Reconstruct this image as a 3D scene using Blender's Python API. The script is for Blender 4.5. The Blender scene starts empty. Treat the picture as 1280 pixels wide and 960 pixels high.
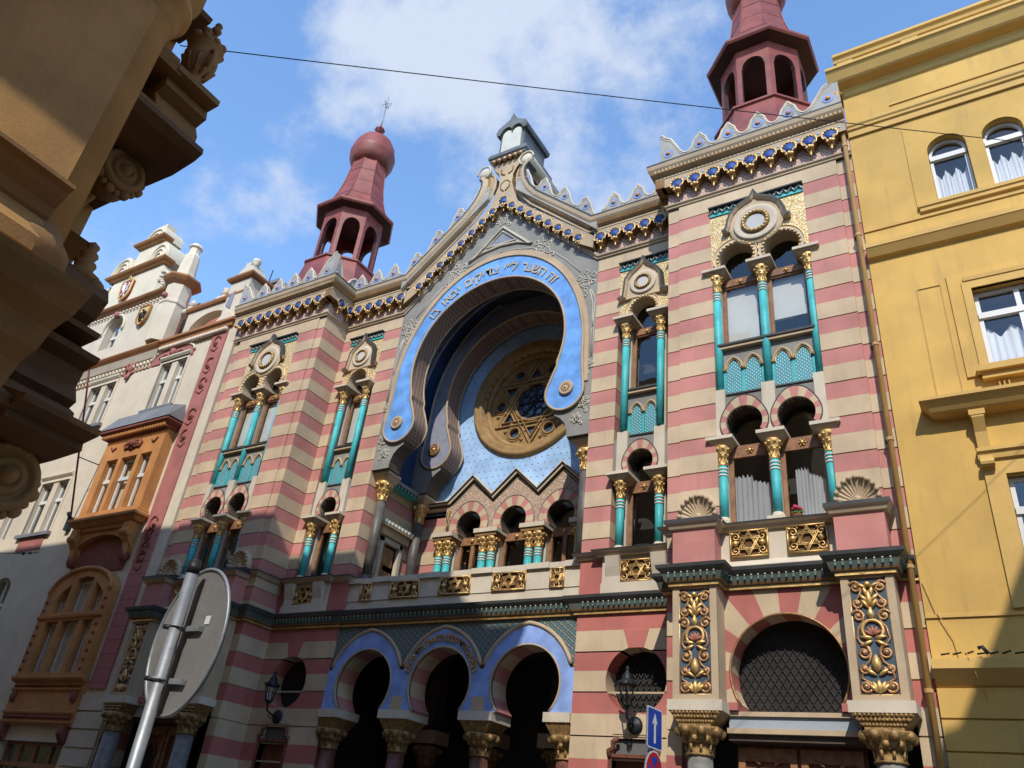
import bpy, bmesh, math, random
from math import pi, sin, cos, radians, sqrt, atan2
from mathutils import Matrix, Vector
from mathutils.geometry import tessellate_polygon
random.seed(7)
SC = bpy.context.scene
COL = SC.collection

# ------------------------------------------------------------------ camera
cd = bpy.data.cameras.new('camera'); cam = bpy.data.objects.new('camera', cd); COL.objects.link(cam)
rt = Vector((0.854409, 0.509252, 0.103183)); dn = Vector((-0.185148, 0.483934, -0.855294)); fw = Vector((-0.485494, 0.711667, 0.507765))
m3 = Matrix((rt, -dn, -fw)).transposed()
cam.matrix_world = Matrix.Translation((11.16378, -14.90386, 1.65)) @ m3.to_4x4()
cd.sensor_width = 36.0; cd.sensor_fit = 'HORIZONTAL'; cd.lens = 36.0 * 996.933 / 1280.0
cd.clip_start = 0.05; cd.clip_end = 4000
SC.camera = cam

# ------------------------------------------------------------------ sky, sun, exposure
SUND = Vector((0.36, -1.0, 0.98)).normalized()          # towards the sun
EL = math.asin(SUND.z); AZ = atan2(SUND.x, SUND.y)
W = bpy.data.worlds.new("World"); SC.world = W; W.use_nodes = True
nt = W.node_tree; N = nt.nodes; L = nt.links; N.clear()
out = N.new('ShaderNodeOutputWorld'); bg = N.new('ShaderNodeBackground'); L.new(bg.outputs[0], out.inputs[0])
sky = N.new('ShaderNodeTexSky'); sky.sky_type = 'NISHITA'; sky.sun_disc = False
sky.sun_elevation = EL; sky.sun_rotation = AZ; sky.altitude = 200; sky.air_density = 1.0; sky.dust_density = 0.15; sky.ozone_density = 3.0
bg.inputs['Strength'].default_value = 0.11
tc = N.new('ShaderNodeTexCoord')
def vec_dot(v, power):
    d = N.new('ShaderNodeVectorMath'); d.operation = 'DOT_PRODUCT'; d.inputs[1].default_value = Vector(v).normalized()
    L.new(tc.outputs['Generated'], d.inputs[0]); return d.outputs['Value']
def wmath(op, a, b=None, clamp=False):
    m = N.new('ShaderNodeMath'); m.operation = op; m.use_clamp = clamp
    for i, x in enumerate((a, b)):
        if x is None: continue
        if isinstance(x, (int, float)): m.inputs[i].default_value = x
        else: L.new(x, m.inputs[i])
    return m.outputs[0]
def wnoise(scale, detail, rough, stretch=(1, 1, 1)):
    mp = N.new('ShaderNodeMapping'); mp.inputs['Scale'].default_value = stretch; L.new(tc.outputs['Generated'], mp.inputs[0])
    n = N.new('ShaderNodeTexNoise'); n.inputs['Scale'].default_value = scale; n.inputs['Detail'].default_value = detail; n.inputs['Roughness'].default_value = rough
    L.new(mp.outputs[0], n.inputs['Vector']); return n.outputs['Fac']
n1 = wnoise(4.2, 10, 0.6, (1, 1, 1.3)); n2 = wnoise(11.0, 6, 0.6)
cl = wmath('ADD', wmath('MULTIPLY', n1, 0.8), wmath('MULTIPLY', n2, 0.2))
tot = None
# banks of cloud: direction, cosine of the radius, strength
BANKS = [((-0.37, 0.485, 0.79), 0.955, 0.66), ((-0.215, 0.55, 0.807), 0.978, 0.52), ((-0.543, 0.51, 0.667), 0.992, 0.36), ((-0.65, 0.393, 0.651), 0.992, 0.32), ((-0.47, 0.48, 0.74), 0.985, 0.18),
         ((-0.9, 0.2, 0.35), 0.9, 0.3), ((0.5, -0.6, 0.6), 0.85, 0.4)]
for v, c0, s in BANKS:
    d = vec_dot(v, 1)
    mr = N.new('ShaderNodeMapRange'); mr.interpolation_type = 'SMOOTHSTEP'
    mr.inputs[1].default_value = c0; mr.inputs[2].default_value = 1.0; mr.inputs[3].default_value = 0; mr.inputs[4].default_value = s
    L.new(d, mr.inputs[0])
    tot = mr.outputs[0] if tot is None else wmath('MAXIMUM', tot, mr.outputs[0])
dens = wmath('SUBTRACT', wmath('ADD', wmath('MULTIPLY', wmath('SUBTRACT', cl, 0.5), 2.6), tot), 0.26)
mr = N.new('ShaderNodeMapRange'); mr.interpolation_type = 'SMOOTHSTEP'; mr.inputs[1].default_value = 0.05; mr.inputs[2].default_value = 0.55
mr.inputs[3].default_value = 0; mr.inputs[4].default_value = 0.92; L.new(dens, mr.inputs[0])
mx = N.new('ShaderNodeMix'); mx.data_type = 'RGBA'; L.new(mr.outputs[0], mx.inputs[0])
tint = N.new('ShaderNodeMix'); tint.data_type = 'RGBA'; tint.blend_type = 'MULTIPLY'; tint.inputs[0].default_value = 1.0
L.new(sky.outputs[0], tint.inputs[6]); tint.inputs[7].default_value = (3.1, 3.45, 3.6, 1)
L.new(tint.outputs[2], mx.inputs[6]); mx.inputs[7].default_value = (6.9, 7.7, 9.2, 1)
L.new(mx.outputs[2], bg.inputs['Color'])

sl = bpy.data.lights.new('sun', 'SUN'); sl.energy = 5.0; sl.angle = radians(0.5); sl.color = (1.0, 0.94, 0.84)
so = bpy.data.objects.new('sun', sl); COL.objects.link(so); so.rotation_euler = SUND.to_track_quat('Z', 'Y').to_euler(); so.location = (20, -40, 40)
vs = SC.view_settings; vs.view_transform = 'Standard'; vs.look = 'None'; vs.exposure = -0.1; vs.gamma = 1.0; vs.use_curve_mapping = False
SC.render.engine = 'CYCLES'; SC.cycles.max_bounces = 6; SC.cycles.transparent_max_bounces = 8; SC.cycles.use_denoising = True

# ------------------------------------------------------------------ materials
MATS = {}
def nodes_of(name):
    m = bpy.data.materials.new(name); m.use_nodes = True
    t = m.node_tree; b = t.nodes['Principled BSDF']; return m, t, b
def nmath(t, op, a, b=None, c=None):
    m = t.nodes.new('ShaderNodeMath'); m.operation = op
    for i, x in enumerate((a, b, c)):
        if x is None: continue
        if isinstance(x, (int, float)): m.inputs[i].default_value = x
        else: t.links.new(x, m.inputs[i])
    return m.outputs[0]
def noise(t, scale, detail=4, rough=0.55, stretch=None):
    co = t.nodes.new('ShaderNodeTexCoord').outputs['Object']
    if stretch:
        mp = t.nodes.new('ShaderNodeMapping'); mp.inputs['Scale'].default_value = stretch; t.links.new(co, mp.inputs[0]); co = mp.outputs[0]
    n = t.nodes.new('ShaderNodeTexNoise'); n.inputs['Scale'].default_value = scale; n.inputs['Detail'].default_value = detail; n.inputs['Roughness'].default_value = rough
    t.links.new(co, n.inputs['Vector']); return n.outputs['Fac']
def mix(t, f, a, b, blend='MIX'):
    m = t.nodes.new('ShaderNodeMix'); m.data_type = 'RGBA'; m.blend_type = blend
    if isinstance(f, (int, float)): m.inputs[0].default_value = f
    else: t.links.new(f, m.inputs[0])
    for i, x in ((6, a), (7, b)):
        if isinstance(x, tuple): m.inputs[i].default_value = (*x[:3], 1)
        else: t.links.new(x, m.inputs[i])
    return m.outputs[2]
def ramp(t, f, lo, hi, a=0.0, b=1.0):
    m = t.nodes.new('ShaderNodeMapRange'); m.interpolation_type = 'SMOOTHSTEP'
    m.inputs[1].default_value = lo; m.inputs[2].default_value = hi; m.inputs[3].default_value = a; m.inputs[4].default_value = b
    t.links.new(f, m.inputs[0]); return m.outputs[0]
ALB = 0.74        # overall reflectance of the painted and stone surfaces
def weather(t, b, col, var, streak, bump, bscale, scale=1.6):
    """broad tone patches, rain streaks and a fine plaster grain on a base colour"""
    if isinstance(col, tuple): col = tuple(x * ALB for x in col)
    c = mix(t, ramp(t, noise(t, scale, 5), 0.3, 0.7), tuple(x * (1 - var) for x in col) if isinstance(col, tuple) else col, tuple(min(1, x * (1 + var)) for x in col) if isinstance(col, tuple) else col)
    if streak:
        f = ramp(t, noise(t, 5.0, 6, 0.65, (1, 1, 0.13)), 0.5, 0.8, 0, streak)
        c = mix(t, f, c, (0.13, 0.11, 0.09))
        f2 = ramp(t, noise(t, 26.0, 4, 0.7), 0.62, 0.8, 0, streak * 0.5)
        c = mix(t, f2, c, (0.16, 0.13, 0.1))
    g = ramp(t, noise(t, 55.0, 3, 0.7), 0.3, 0.7, 0.93, 1.05); g = nmath(t, 'MULTIPLY', g, ramp(t, noise(t, 0.45, 4, 0.6), 0.3, 0.7, 0.93, 1.05))
    g = nmath(t, 'MULTIPLY', g, nmath(t, 'ADD', nmath(t, 'MULTIPLY', t.nodes.new('ShaderNodeObjectInfo').outputs['Random'], 0.1), 0.95))      # no two pieces weather quite alike
    gc = t.nodes.new('ShaderNodeCombineXYZ')
    for i in range(3): t.links.new(g, gc.inputs[i])
    c = mix(t, 1.0, c, gc.outputs[0], 'MULTIPLY')
    t.links.new(c, b.inputs['Base Color'])
    if bump:
        bp = t.nodes.new('ShaderNodeBump'); bp.inputs['Strength'].default_value = bump; bp.inputs['Distance'].default_value = 0.02
        t.links.new(noise(t, bscale, 5, 0.6), bp.inputs['Height']); t.links.new(bp.outputs[0], b.inputs['Normal'])
def mat(name, col, rough=0.8, metal=0.0, var=0.1, streak=0.0, bump=0.15, bscale=40, scale=1.6, spec=0.3):
    m, t, b = nodes_of(name); b.inputs['Roughness'].default_value = rough; b.inputs['Metallic'].default_value = metal
    b.inputs['Specular IOR Level'].default_value = spec
    weather(t, b, col, var, streak, bump, bscale, scale); MATS[name] = m; return m
def obj_xz(t, s, rot=0.0, use_y=True):
    """fractional coordinates on a wall: (u, v) both in -0.5..0.5"""
    co = t.nodes.new('ShaderNodeTexCoord').outputs['Object']
    sp = t.nodes.new('ShaderNodeSeparateXYZ'); t.links.new(co, sp.inputs[0])
    u = nmath(t, 'ADD', sp.outputs[0], sp.outputs[1]) if use_y else sp.outputs[0]
    v = sp.outputs[2]
    if rot:
        c, s_ = cos(rot), sin(rot)
        u2 = nmath(t, 'ADD', nmath(t, 'MULTIPLY', u, c), nmath(t, 'MULTIPLY', v, s_))
        v2 = nmath(t, 'SUBTRACT', nmath(t, 'MULTIPLY', v, c), nmath(t, 'MULTIPLY', u, s_)); u, v = u2, v2
    sx, sz = s
    fu = nmath(t, 'SUBTRACT', nmath(t, 'FRACT', nmath(t, 'MULTIPLY', u, sx)), 0.5)
    fv = nmath(t, 'SUBTRACT', nmath(t, 'FRACT', nmath(t, 'MULTIPLY', v, sz)), 0.5)
    return fu, fv
def setbump(t, b, h, strength=0.5, dist=0.02):
    bp = t.nodes.new('ShaderNodeBump'); bp.inputs['Strength'].default_value = strength; bp.inputs['Distance'].default_value = dist
    t.links.new(h, bp.inputs['Height']); t.links.new(bp.outputs[0], b.inputs['Normal'])

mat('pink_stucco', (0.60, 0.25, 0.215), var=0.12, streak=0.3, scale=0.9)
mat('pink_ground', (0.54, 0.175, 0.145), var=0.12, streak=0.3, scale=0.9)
mat('cream_stucco', (0.66, 0.505, 0.33), var=0.1, streak=0.3, scale=0.9)
mat('tan_stone', (0.56, 0.42, 0.27), var=0.1, streak=0.25)
mat('pale_stone', (0.70, 0.605, 0.465), var=0.08, streak=0.22)
mat('grey_stucco', (0.30, 0.285, 0.255), var=0.12, streak=0.15)
mat('dark_soffit', (0.10, 0.075, 0.055), var=0.2, streak=0.0)
mat('ochre', (0.30, 0.165, 0.06), var=0.2)
mat('dark_cornice', (0.115, 0.12, 0.105), rough=0.55, var=0.2, bump=0.1)
mat('lead', (0.06, 0.06, 0.06), rough=0.6, var=0.2)
mat('gold', (0.78, 0.50, 0.19), rough=0.42, metal=0.65, var=0.25, bump=0.3, bscale=60, scale=9)
mat('dull_gold', (0.36, 0.22, 0.085), rough=0.5, metal=0.4, var=0.35, bump=0.6, bscale=45, scale=12)
mat('copper', (0.48, 0.27, 0.13), rough=0.42, metal=0.55, var=0.25, bump=0.3, scale=10)
mat('teal', (0.07, 0.52, 0.53), rough=0.52, var=0.16, streak=0.15, bump=0.1, scale=4, spec=0.35)
mat('white_band', (0.75, 0.72, 0.62), rough=0.5)
mat('blue_paint', (0.17, 0.40, 0.84), rough=0.75, var=0.22, streak=0.22, scale=2.2)
mat('pale_blue', (0.40, 0.62, 0.93), rough=0.7, var=0.14, streak=0.05, scale=2.2)
mat('sky_blue', (0.24, 0.36, 0.68), rough=0.7, var=0.16, streak=0.1, scale=4)
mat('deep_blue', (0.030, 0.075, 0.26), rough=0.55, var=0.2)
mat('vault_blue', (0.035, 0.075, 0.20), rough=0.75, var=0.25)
mat('wood', (0.32, 0.155, 0.075), rough=0.55, var=0.25, scale=6)
mat('dark_wood', (0.20, 0.075, 0.045), rough=0.5, var=0.25, scale=6)
mat('door_wood', (0.30, 0.16, 0.06), rough=0.55, var=0.25, scale=5)
mat('reveal', (0.62, 0.54, 0.42), var=0.08)
mat('pale_face', (0.29, 0.30, 0.37), var=0.12, streak=0.15, scale=4)
mat('shaft_stone', (0.13, 0.115, 0.105), rough=0.45, var=0.25, scale=5)
mat('red_granite', (0.20, 0.085, 0.055), rough=0.4, var=0.3, scale=9)
mat('grey_granite', (0.23, 0.22, 0.20), rough=0.6, var=0.2, scale=8)
mat('oxide_red', (0.28, 0.07, 0.056), rough=0.5, var=0.2, streak=0.3, bump=0.08, scale=2.5)
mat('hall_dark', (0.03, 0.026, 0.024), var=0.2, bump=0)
mat('interior', (0.05, 0.045, 0.04), var=0.1, bump=0)
mat('blind', (0.70, 0.69, 0.62), rough=0.9, var=0.05)
mat('curtain', (0.42, 0.42, 0.42), rough=0.9, var=0.04)
mat('yellow_stucco', (0.74, 0.46, 0.125), var=0.12, streak=0.3, bump=0.12, scale=0.7)
mat('yellow_trim', (0.72, 0.455, 0.14), var=0.06, streak=0.08, bump=0.08)
mat('orange_trim', (0.62, 0.33, 0.05), var=0.06)
mat('pipe_paint', (0.62, 0.35, 0.11), rough=0.4, var=0.12, bump=0.03, spec=0.5)
mat('white_frame', (0.80, 0.80, 0.77), rough=0.45, var=0.04, bump=0.02)
mat('house_cream', (0.76, 0.655, 0.50), var=0.06, streak=0.12)
mat('house_pink', (0.46, 0.17, 0.15), var=0.12, streak=0.1)
mat('house_brown', (0.42, 0.185, 0.075), var=0.12, streak=0.12)
mat('oriel_orange', (0.58, 0.255, 0.08), var=0.14, streak=0.15)
mat('brown_relief', (0.27, 0.085, 0.05), var=0.2)
mat('sheet_grey', (0.20, 0.20, 0.20), rough=0.45, var=0.15)
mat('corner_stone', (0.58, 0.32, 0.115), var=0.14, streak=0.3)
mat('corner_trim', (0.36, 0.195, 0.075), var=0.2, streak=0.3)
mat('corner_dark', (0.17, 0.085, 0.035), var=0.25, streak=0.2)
mat('cobbles', (0.30, 0.245, 0.19), rough=0.9, var=0.2, bump=0.6, bscale=25)
mat('asphalt', (0.05, 0.05, 0.05), rough=0.9, var=0.25, bump=0.4, bscale=80)
mat('paving', (0.24, 0.23, 0.21), rough=0.85, var=0.15, bump=0.25)
mat('kerb', (0.32, 0.31, 0.29), rough=0.8, var=0.15)
mat('iron', (0.025, 0.03, 0.032), rough=0.5, metal=0.3, var=0.2)
mat('galvanised', (0.34, 0.36, 0.38), rough=0.5, metal=0.5, var=0.12, scale=14, bump=0.05)
mat('sign_back', (0.30, 0.29, 0.28), rough=0.55, metal=0.35, var=0.12, streak=0.12, scale=5, bump=0.03)
mat('sign_blue', (0.012, 0.06, 0.42), rough=0.35, var=0.05, bump=0)
mat('sign_red', (0.55, 0.02, 0.03), rough=0.35, var=0.05, bump=0)
mat('sign_white', (0.78, 0.78, 0.78), rough=0.4, var=0.04, bump=0)
mat('heraldic_red', (0.45, 0.03, 0.06), rough=0.5)
mat('heraldic_gold', (0.75, 0.55, 0.2), rough=0.5)
mat('black_paint', (0.02, 0.02, 0.02), rough=0.5)
mat('cable', (0.015, 0.015, 0.017), rough=0.6, bump=0)
mat('rod_red', (0.13, 0.03, 0.03), rough=0.5)
mat('petal', (0.7, 0.06, 0.15), rough=0.6); mat('leaf', (0.10, 0.28, 0.02), rough=0.6)
mat('lion_white', (0.8, 0.78, 0.76), rough=0.5)
mat('brick_stack', (0.30, 0.24, 0.17), var=0.25, streak=0.2)
mat('strapwork', (0.62, 0.57, 0.46), var=0.06)

mat('stud_green', (0.10, 0.23, 0.21), rough=0.5)
mat('stud_orange', (0.62, 0.27, 0.10), rough=0.5)
mat('grey_crest', (0.42, 0.40, 0.36), var=0.1, streak=0.25)
mat('net', (0.85, 0.87, 0.90), rough=0.9, var=0.04)
mat('sky_white', (0.60, 0.60, 0.58), var=0.05)
mat('panel_blue', (0.06, 0.10, 0.14), rough=0.6, var=0.2); mat('rose_leaf', (0.42, 0.16, 0.10), rough=0.5)
mat('iron_grey', (0.04, 0.04, 0.04), rough=0.6); mat('lintel_blue', (0.40, 0.46, 0.50), var=0.06); mat('house_grey', (0.16, 0.16, 0.16)); mat('oxide_dark', (0.07, 0.03, 0.03), rough=0.6)
mat('letter_gold', (0.60, 0.50, 0.34), rough=0.5, var=0.1)
mat('finial_grey', (0.15, 0.16, 0.165), rough=0.6, var=0.25, streak=0.2); mat('tablet_white', (0.68, 0.66, 0.58), rough=0.6)
mat('rose_stone', (0.38, 0.235, 0.095), rough=0.7, var=0.18, streak=0.1, scale=4)
mat('leading', (0.04, 0.045, 0.06), rough=0.5); mat('stained_blue', (0.06, 0.10, 0.18), rough=0.12, var=0.7, scale=5, bump=0.3, bscale=12, spec=0.6)
mat('zig_brown', (0.16, 0.10, 0.055), var=0.2)
mat('arcade_blue', (0.27, 0.40, 0.76), rough=0.65, var=0.22, streak=0.12, scale=2.5)

# glass: mirror-like sheen over a clear pane, seen dark against the room behind
m, t, b = nodes_of('glass'); t.nodes.remove(b)
tr = t.nodes.new('ShaderNodeBsdfTransparent'); tr.inputs[0].default_value = (0.95, 0.97, 0.98, 1)
gl = t.nodes.new('ShaderNodeBsdfGlossy'); gl.inputs['Roughness'].default_value = 0.03
gm = t.nodes.new('ShaderNodeNewGeometry'); dt = t.nodes.new('ShaderNodeVectorMath'); dt.operation = 'DOT_PRODUCT'
t.links.new(gm.outputs['Incoming'], dt.inputs[0]); t.links.new(gm.outputs['Normal'], dt.inputs[1])
fz = nmath(t, 'ADD', nmath(t, 'MULTIPLY', nmath(t, 'POWER', nmath(t, 'SUBTRACT', 1.0, nmath(t, 'ABSOLUTE', dt.outputs['Value'])), 4.0), 0.8), 0.085)
ms = t.nodes.new('ShaderNodeMixShader'); t.links.new(fz, ms.inputs[0])
t.links.new(tr.outputs[0], ms.inputs[1]); t.links.new(gl.outputs[0], ms.inputs[2])
bp = t.nodes.new('ShaderNodeBump'); bp.inputs['Strength'].default_value = 0.12; bp.inputs['Distance'].default_value = 0.05
t.links.new(noise(t, 1.3, 2), bp.inputs['Height']); t.links.new(bp.outputs[0], gl.inputs['Normal'])
t.links.new(ms.outputs[0], t.nodes['Material Output'].inputs[0]); MATS['glass'] = m

def pattern(name, base, ink, kind, s, rot=0.0, rough=0.6, w=0.36, metal=0.0, ink2=None, bump=0.5):
    m, t, b = nodes_of(name); b.inputs['Roughness'].default_value = rough; b.inputs['Metallic'].default_value = metal
    if kind == 'arabesque':
        v = t.nodes.new('ShaderNodeTexVoronoi'); v.feature = 'DISTANCE_TO_EDGE'; v.inputs['Scale'].default_value = s
        co = t.nodes.new('ShaderNodeTexCoord').outputs['Object']
        wv = t.nodes.new('ShaderNodeTexNoise'); wv.inputs['Scale'].default_value = 9; t.links.new(co, wv.inputs['Vector'])
        ad = t.nodes.new('ShaderNodeMix'); ad.data_type = 'RGBA'; ad.blend_type = 'LINEAR_LIGHT'; ad.inputs[0].default_value = 0.06
        t.links.new(co, ad.inputs[6]); t.links.new(wv.outputs['Color'], ad.inputs[7]); t.links.new(ad.outputs[2], v.inputs['Vector'])
        f = ramp(t, v.outputs['Distance'], w * 0.5, w)
    else:
        fu, fv = obj_xz(t, s if isinstance(s, tuple) else (s, s), rot)
        au, av = nmath(t, 'ABSOLUTE', fu), nmath(t, 'ABSOLUTE', fv)
        if kind == 'lattice': f = ramp(t, nmath(t, 'MAXIMUM', au, av), w, w + 0.06)
        if kind == 'dots':
            d = nmath(t, 'SQRT', nmath(t, 'ADD', nmath(t, 'MULTIPLY', fu, fu), nmath(t, 'MULTIPLY', fv, fv)))
            f = ramp(t, d, w, w + 0.06, 1, 0)
        if kind == 'scales':
            d = nmath(t, 'ADD', nmath(t, 'MULTIPLY', au, 1.2), fv); f = ramp(t, d, 0.0, 0.08)
        if kind == 'rows':
            f = ramp(t, av, w, w + 0.05)
        if kind == 'cols':
            f = ramp(t, au, w, w + 0.05)
    col = mix(t, f, base, ink)
    if ink2:
        fu2, fv2 = obj_xz(t, s if isinstance(s, tuple) else (s, s), rot)
        d = nmath(t, 'SQRT', nmath(t, 'ADD', nmath(t, 'MULTIPLY', fu2, fu2), nmath(t, 'MULTIPLY', fv2, fv2)))
        col = mix(t, ramp(t, d, 0.16, 0.22, 1, 0), col, ink2)
    col = mix(t, ramp(t, noise(t, 3.0, 5), 0.35, 0.75, 0, 0.35), col, mix(t, 0.5, col, (0.1, 0.09, 0.08)))
    t.links.new(col, b.inputs['Base Color']); setbump(t, b, f, bump); MATS[name] = m
pattern('gold_arabesque', (0.42, 0.25, 0.06), (0.80, 0.68, 0.40), 'arabesque', 21.0, w=0.15, rough=0.5, metal=0.2)
pattern('rose_arabesque', (0.34, 0.23, 0.16), (0.54, 0.40, 0.29), 'arabesque', 15.0, w=0.2, rough=0.8)
pattern('teal_lattice', (0.015, 0.30, 0.31), (0.10, 0.06, 0.20), 'dots', 17.0, pi / 4, w=0.3, rough=0.4, ink2=(0.75, 0.8, 0.75))
pattern('tile_lattice', (0.045, 0.085, 0.12), (0.36, 0.28, 0.15), 'lattice', 9.0, pi / 4 + 0.12, w=0.41, rough=0.45, ink2=(0.05, 0.26, 0.27))
pattern('frieze_scale', (0.60, 0.46, 0.38), (0.42, 0.24, 0.21), 'lattice', 13.0, pi / 4, w=0.36, rough=0.8)
pattern('arch_soffit', (0.30, 0.20, 0.14), (0.15, 0.10, 0.09), 'lattice', (7.0, 14.0), 0, w=0.34, rough=0.7)
pattern('roof_tile', (0.42, 0.11, 0.045), (0.13, 0.035, 0.02), 'lattice', (5.5, 4.0), 0, w=0.40, rough=0.75, bump=1.0)
pattern('grille', (0.02, 0.02, 0.022), (0.2, 0.2, 0.2), 'lattice', 5.0, pi / 4, w=0.42, rough=0.5)
pattern('house_ashlar', (0.40, 0.145, 0.13), (0.22, 0.08, 0.075), 'rows', (1.0, 2.6), 0, w=0.45, rough=0.85)

# ------------------------------------------------------------------ mesh building
class B:
    """collects faces for ONE mesh object; sx = -1 mirrors it about the facade's axis"""
    def __init__(s, sx=1): s.v = []; s.f = []; s.m = []; s.sm = []; s.names = []; s.sx = sx
    def mi(s, n):
        if n not in s.names: s.names.append(n)
        return s.names.index(n)
    def add(s, verts, faces, m, smooth=False):
        o = len(s.v); s.v += [(p[0] * s.sx, p[1], p[2]) for p in verts]
        for i, f in enumerate(faces):
            s.f.append([o + k for k in f]); s.m.append(s.mi(m[i] if isinstance(m, list) else m)); s.sm.append(smooth)
    def box(s, x0, x1, y0, y1, z0, z1, m):
        if m == 'glass':        # a pane is one clear sheet
            s.add([(x0, y0, z0), (x1, y0, z0), (x1, y0, z1), (x0, y0, z1)], [(0, 1, 2, 3)], m); return
        s.add([(x0, y0, z0), (x1, y0, z0), (x1, y1, z0), (x0, y1, z0), (x0, y0, z1), (x1, y0, z1), (x1, y1, z1), (x0, y1, z1)],
              [(0, 1, 5, 4), (1, 2, 6, 5), (2, 3, 7, 6), (3, 0, 4, 7), (4, 5, 6, 7), (3, 2, 1, 0)], m)
    def hexa(s, a, b, m):      # two quads of four points, joined
        s.add(list(a) + list(b), [(0, 1, 2, 3), (7, 6, 5, 4), (0, 4, 5, 1), (1, 5, 6, 2), (2, 6, 7, 3), (3, 7, 4, 0)], m)
    def panel(s, outer, holes, y0, y1, m, ms=None, mh=None, plane='xz', back=True):
        """polygon with holes in the XZ plane (or YZ / XY) given thickness y0..y1"""
        ms = ms or m; mh = mh or ms
        loops = [outer] + list(holes)
        tri = tessellate_polygon([[Vector((p[0], p[1], 0)) for p in lp] for lp in loops])
        flat = [p for lp in loops for p in lp]; n = len(flat)
        def P(p, d): return (p[0], d, p[1]) if plane == 'xz' else ((d, p[0], p[1]) if plane == 'yz' else (p[0], p[1], d))
        s.add([P(p, y0) for p in flat], [tuple(q) for q in tri], m)
        if back: s.add([P(p, y1) for p in flat], [tuple(reversed(q)) for q in tri], m)
        for li, lp in enumerate(loops):
            k = len(lp)
            s.add([P(p, y0) for p in lp] + [P(p, y1) for p in lp], [(i, (i + 1) % k, k + (i + 1) % k, k + i) for i in range(k)], ms if li == 0 else mh)
    def ring(s, a, b, y0, y1, m, mi_=None, mo=None, closed=False, seg=None):
        """band between two matching curves a (inner) and b (outer) of (x, z) points"""
        n = len(a); r = range(n if closed else n - 1)
        mi_ = mi_ or m; mo = mo or m
        V = [(p[0], y0, p[1]) for p in a] + [(p[0], y0, p[1]) for p in b] + [(p[0], y1, p[1]) for p in a] + [(p[0], y1, p[1]) for p in b]
        F = []; M = []
        for i in r:
            j = (i + 1) % n; c = seg[i] if seg else m
            F += [(i, j, n + j, n + i), (2 * n + i, 3 * n + i, 3 * n + j, 2 * n + j), (i, 2 * n + i, 2 * n + j, j), (n + i, n + j, 3 * n + j, 3 * n + i)]
            M += [c, c, (seg[i] if (seg and mi_ == 'seg') else mi_), mo]
        if not closed:
            F += [(0, n, 3 * n, 2 * n), (n - 1, 2 * n + n - 1, 4 * n - 1, 2 * n - 1)]; M += [m, m]
        s.add(V, F, M)
    def lathe(s, cx, cy, cz, prof, n, m, axis='z', smooth=True, a0=0.0, ms=None, caps=True):
        V = []; F = []; M = []
        for r, h in prof:
            for k in range(n):
                a = a0 + 2 * pi * k / n; c, d = r * cos(a), r * sin(a)
                V.append((cx + c, cy + d, cz + h) if axis == 'z' else ((cx + c, cy + h, cz + d) if axis == 'y' else (cx + h, cy + c, cz + d)))
        for i in range(len(prof) - 1):
            for k in range(n):
                F.append((i * n + k, i * n + (k + 1) % n, (i + 1) * n + (k + 1) % n, (i + 1) * n + k)); M.append(ms[i] if ms else m)
        if caps and prof[0][0] > 1e-4: F.append(tuple(range(n - 1, -1, -1))); M.append(ms[0] if ms else m)
        if caps and prof[-1][0] > 1e-4: F.append(tuple(range((len(prof) - 1) * n, len(prof) * n))); M.append(ms[-1] if ms else m)
        s.add(V, F, M, smooth)
    def ball(s, x, y, z, r, m, n=8, rz=None):
        rz = rz or r
        s.lathe(x, y, z, [(r * sin(pi * k / 6) + (1e-5 if k in (0, 6) else 0), -rz * cos(pi * k / 6)) for k in range(7)], n, m)
    def tube(s, pts, r, m, n=6, closed=False, flat=None):
        pts = [Vector(p) for p in pts]; k = len(pts); V = []; F = []
        for i, p in enumerate(pts):
            a = pts[(i - 1) % k] if (closed or i) else p; b_ = pts[(i + 1) % k] if (closed or i < k - 1) else p
            d = (b_ - a).normalized() if (b_ - a).length > 1e-9 else Vector((1, 0, 0))
            u = d.cross(Vector((0, 1, 0)));  u = u.normalized() if u.length > 1e-3 else Vector((1, 0, 0))
            w = d.cross(u).normalized(); rr = r[i] if isinstance(r, list) else r
            for j in range(n):
                an = 2 * pi * j / n + pi / n
                V.append(p + u * rr * cos(an) + w * rr * sin(an) * (flat or 1.0))
        for i in range(k if closed else k - 1):
            for j in range(n):
                F.append((i * n + j, i * n + (j + 1) % n, ((i + 1) % k) * n + (j + 1) % n, ((i + 1) % k) * n + j))
        if not closed: F += [tuple(range(n - 1, -1, -1)), tuple(range((k - 1) * n, k * n))]
        s.add([tuple(p) for p in V], F, m, True)
    def sweep(s, path, prof, normal, m, closed=False, flip=1, cap=True, ms=None):
        """moulding: profile (out, up) swept along a path; 'normal' is the up direction, out lies in the plane of the path"""
        up = Vector(normal).normalized(); P = [Vector(p) for p in path]; k = len(P); q = len(prof); V = []; F = []; M = []
        for i, p in enumerate(P):
            d0 = (p - P[i - 1]).normalized() if (i or closed) else None
            d1 = (P[(i + 1) % k] - p).normalized() if (i < k - 1 or closed) else None
            o0 = d0.cross(up).normalized() * flip if d0 else None; o1 = d1.cross(up).normalized() * flip if d1 else None
            o = o0 or o1 if not (o0 and o1) else (o0 + o1) / max(0.35, 1 + o0.dot(o1))
            V += [tuple(p + o * a + up * c) for a, c in prof]
        for i in range(k if closed else k - 1):
            for j in range(q - 1):
                F.append((i * q + j, i * q + j + 1, ((i + 1) % k) * q + j + 1, ((i + 1) % k) * q + j)); M.append(ms[j] if ms else m)
        if cap and not closed: F += [tuple(range(q)), tuple(range((k - 1) * q, k * q))]; M += [ms[0] if ms else m] * 2
        s.add(V, F, M)
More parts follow.
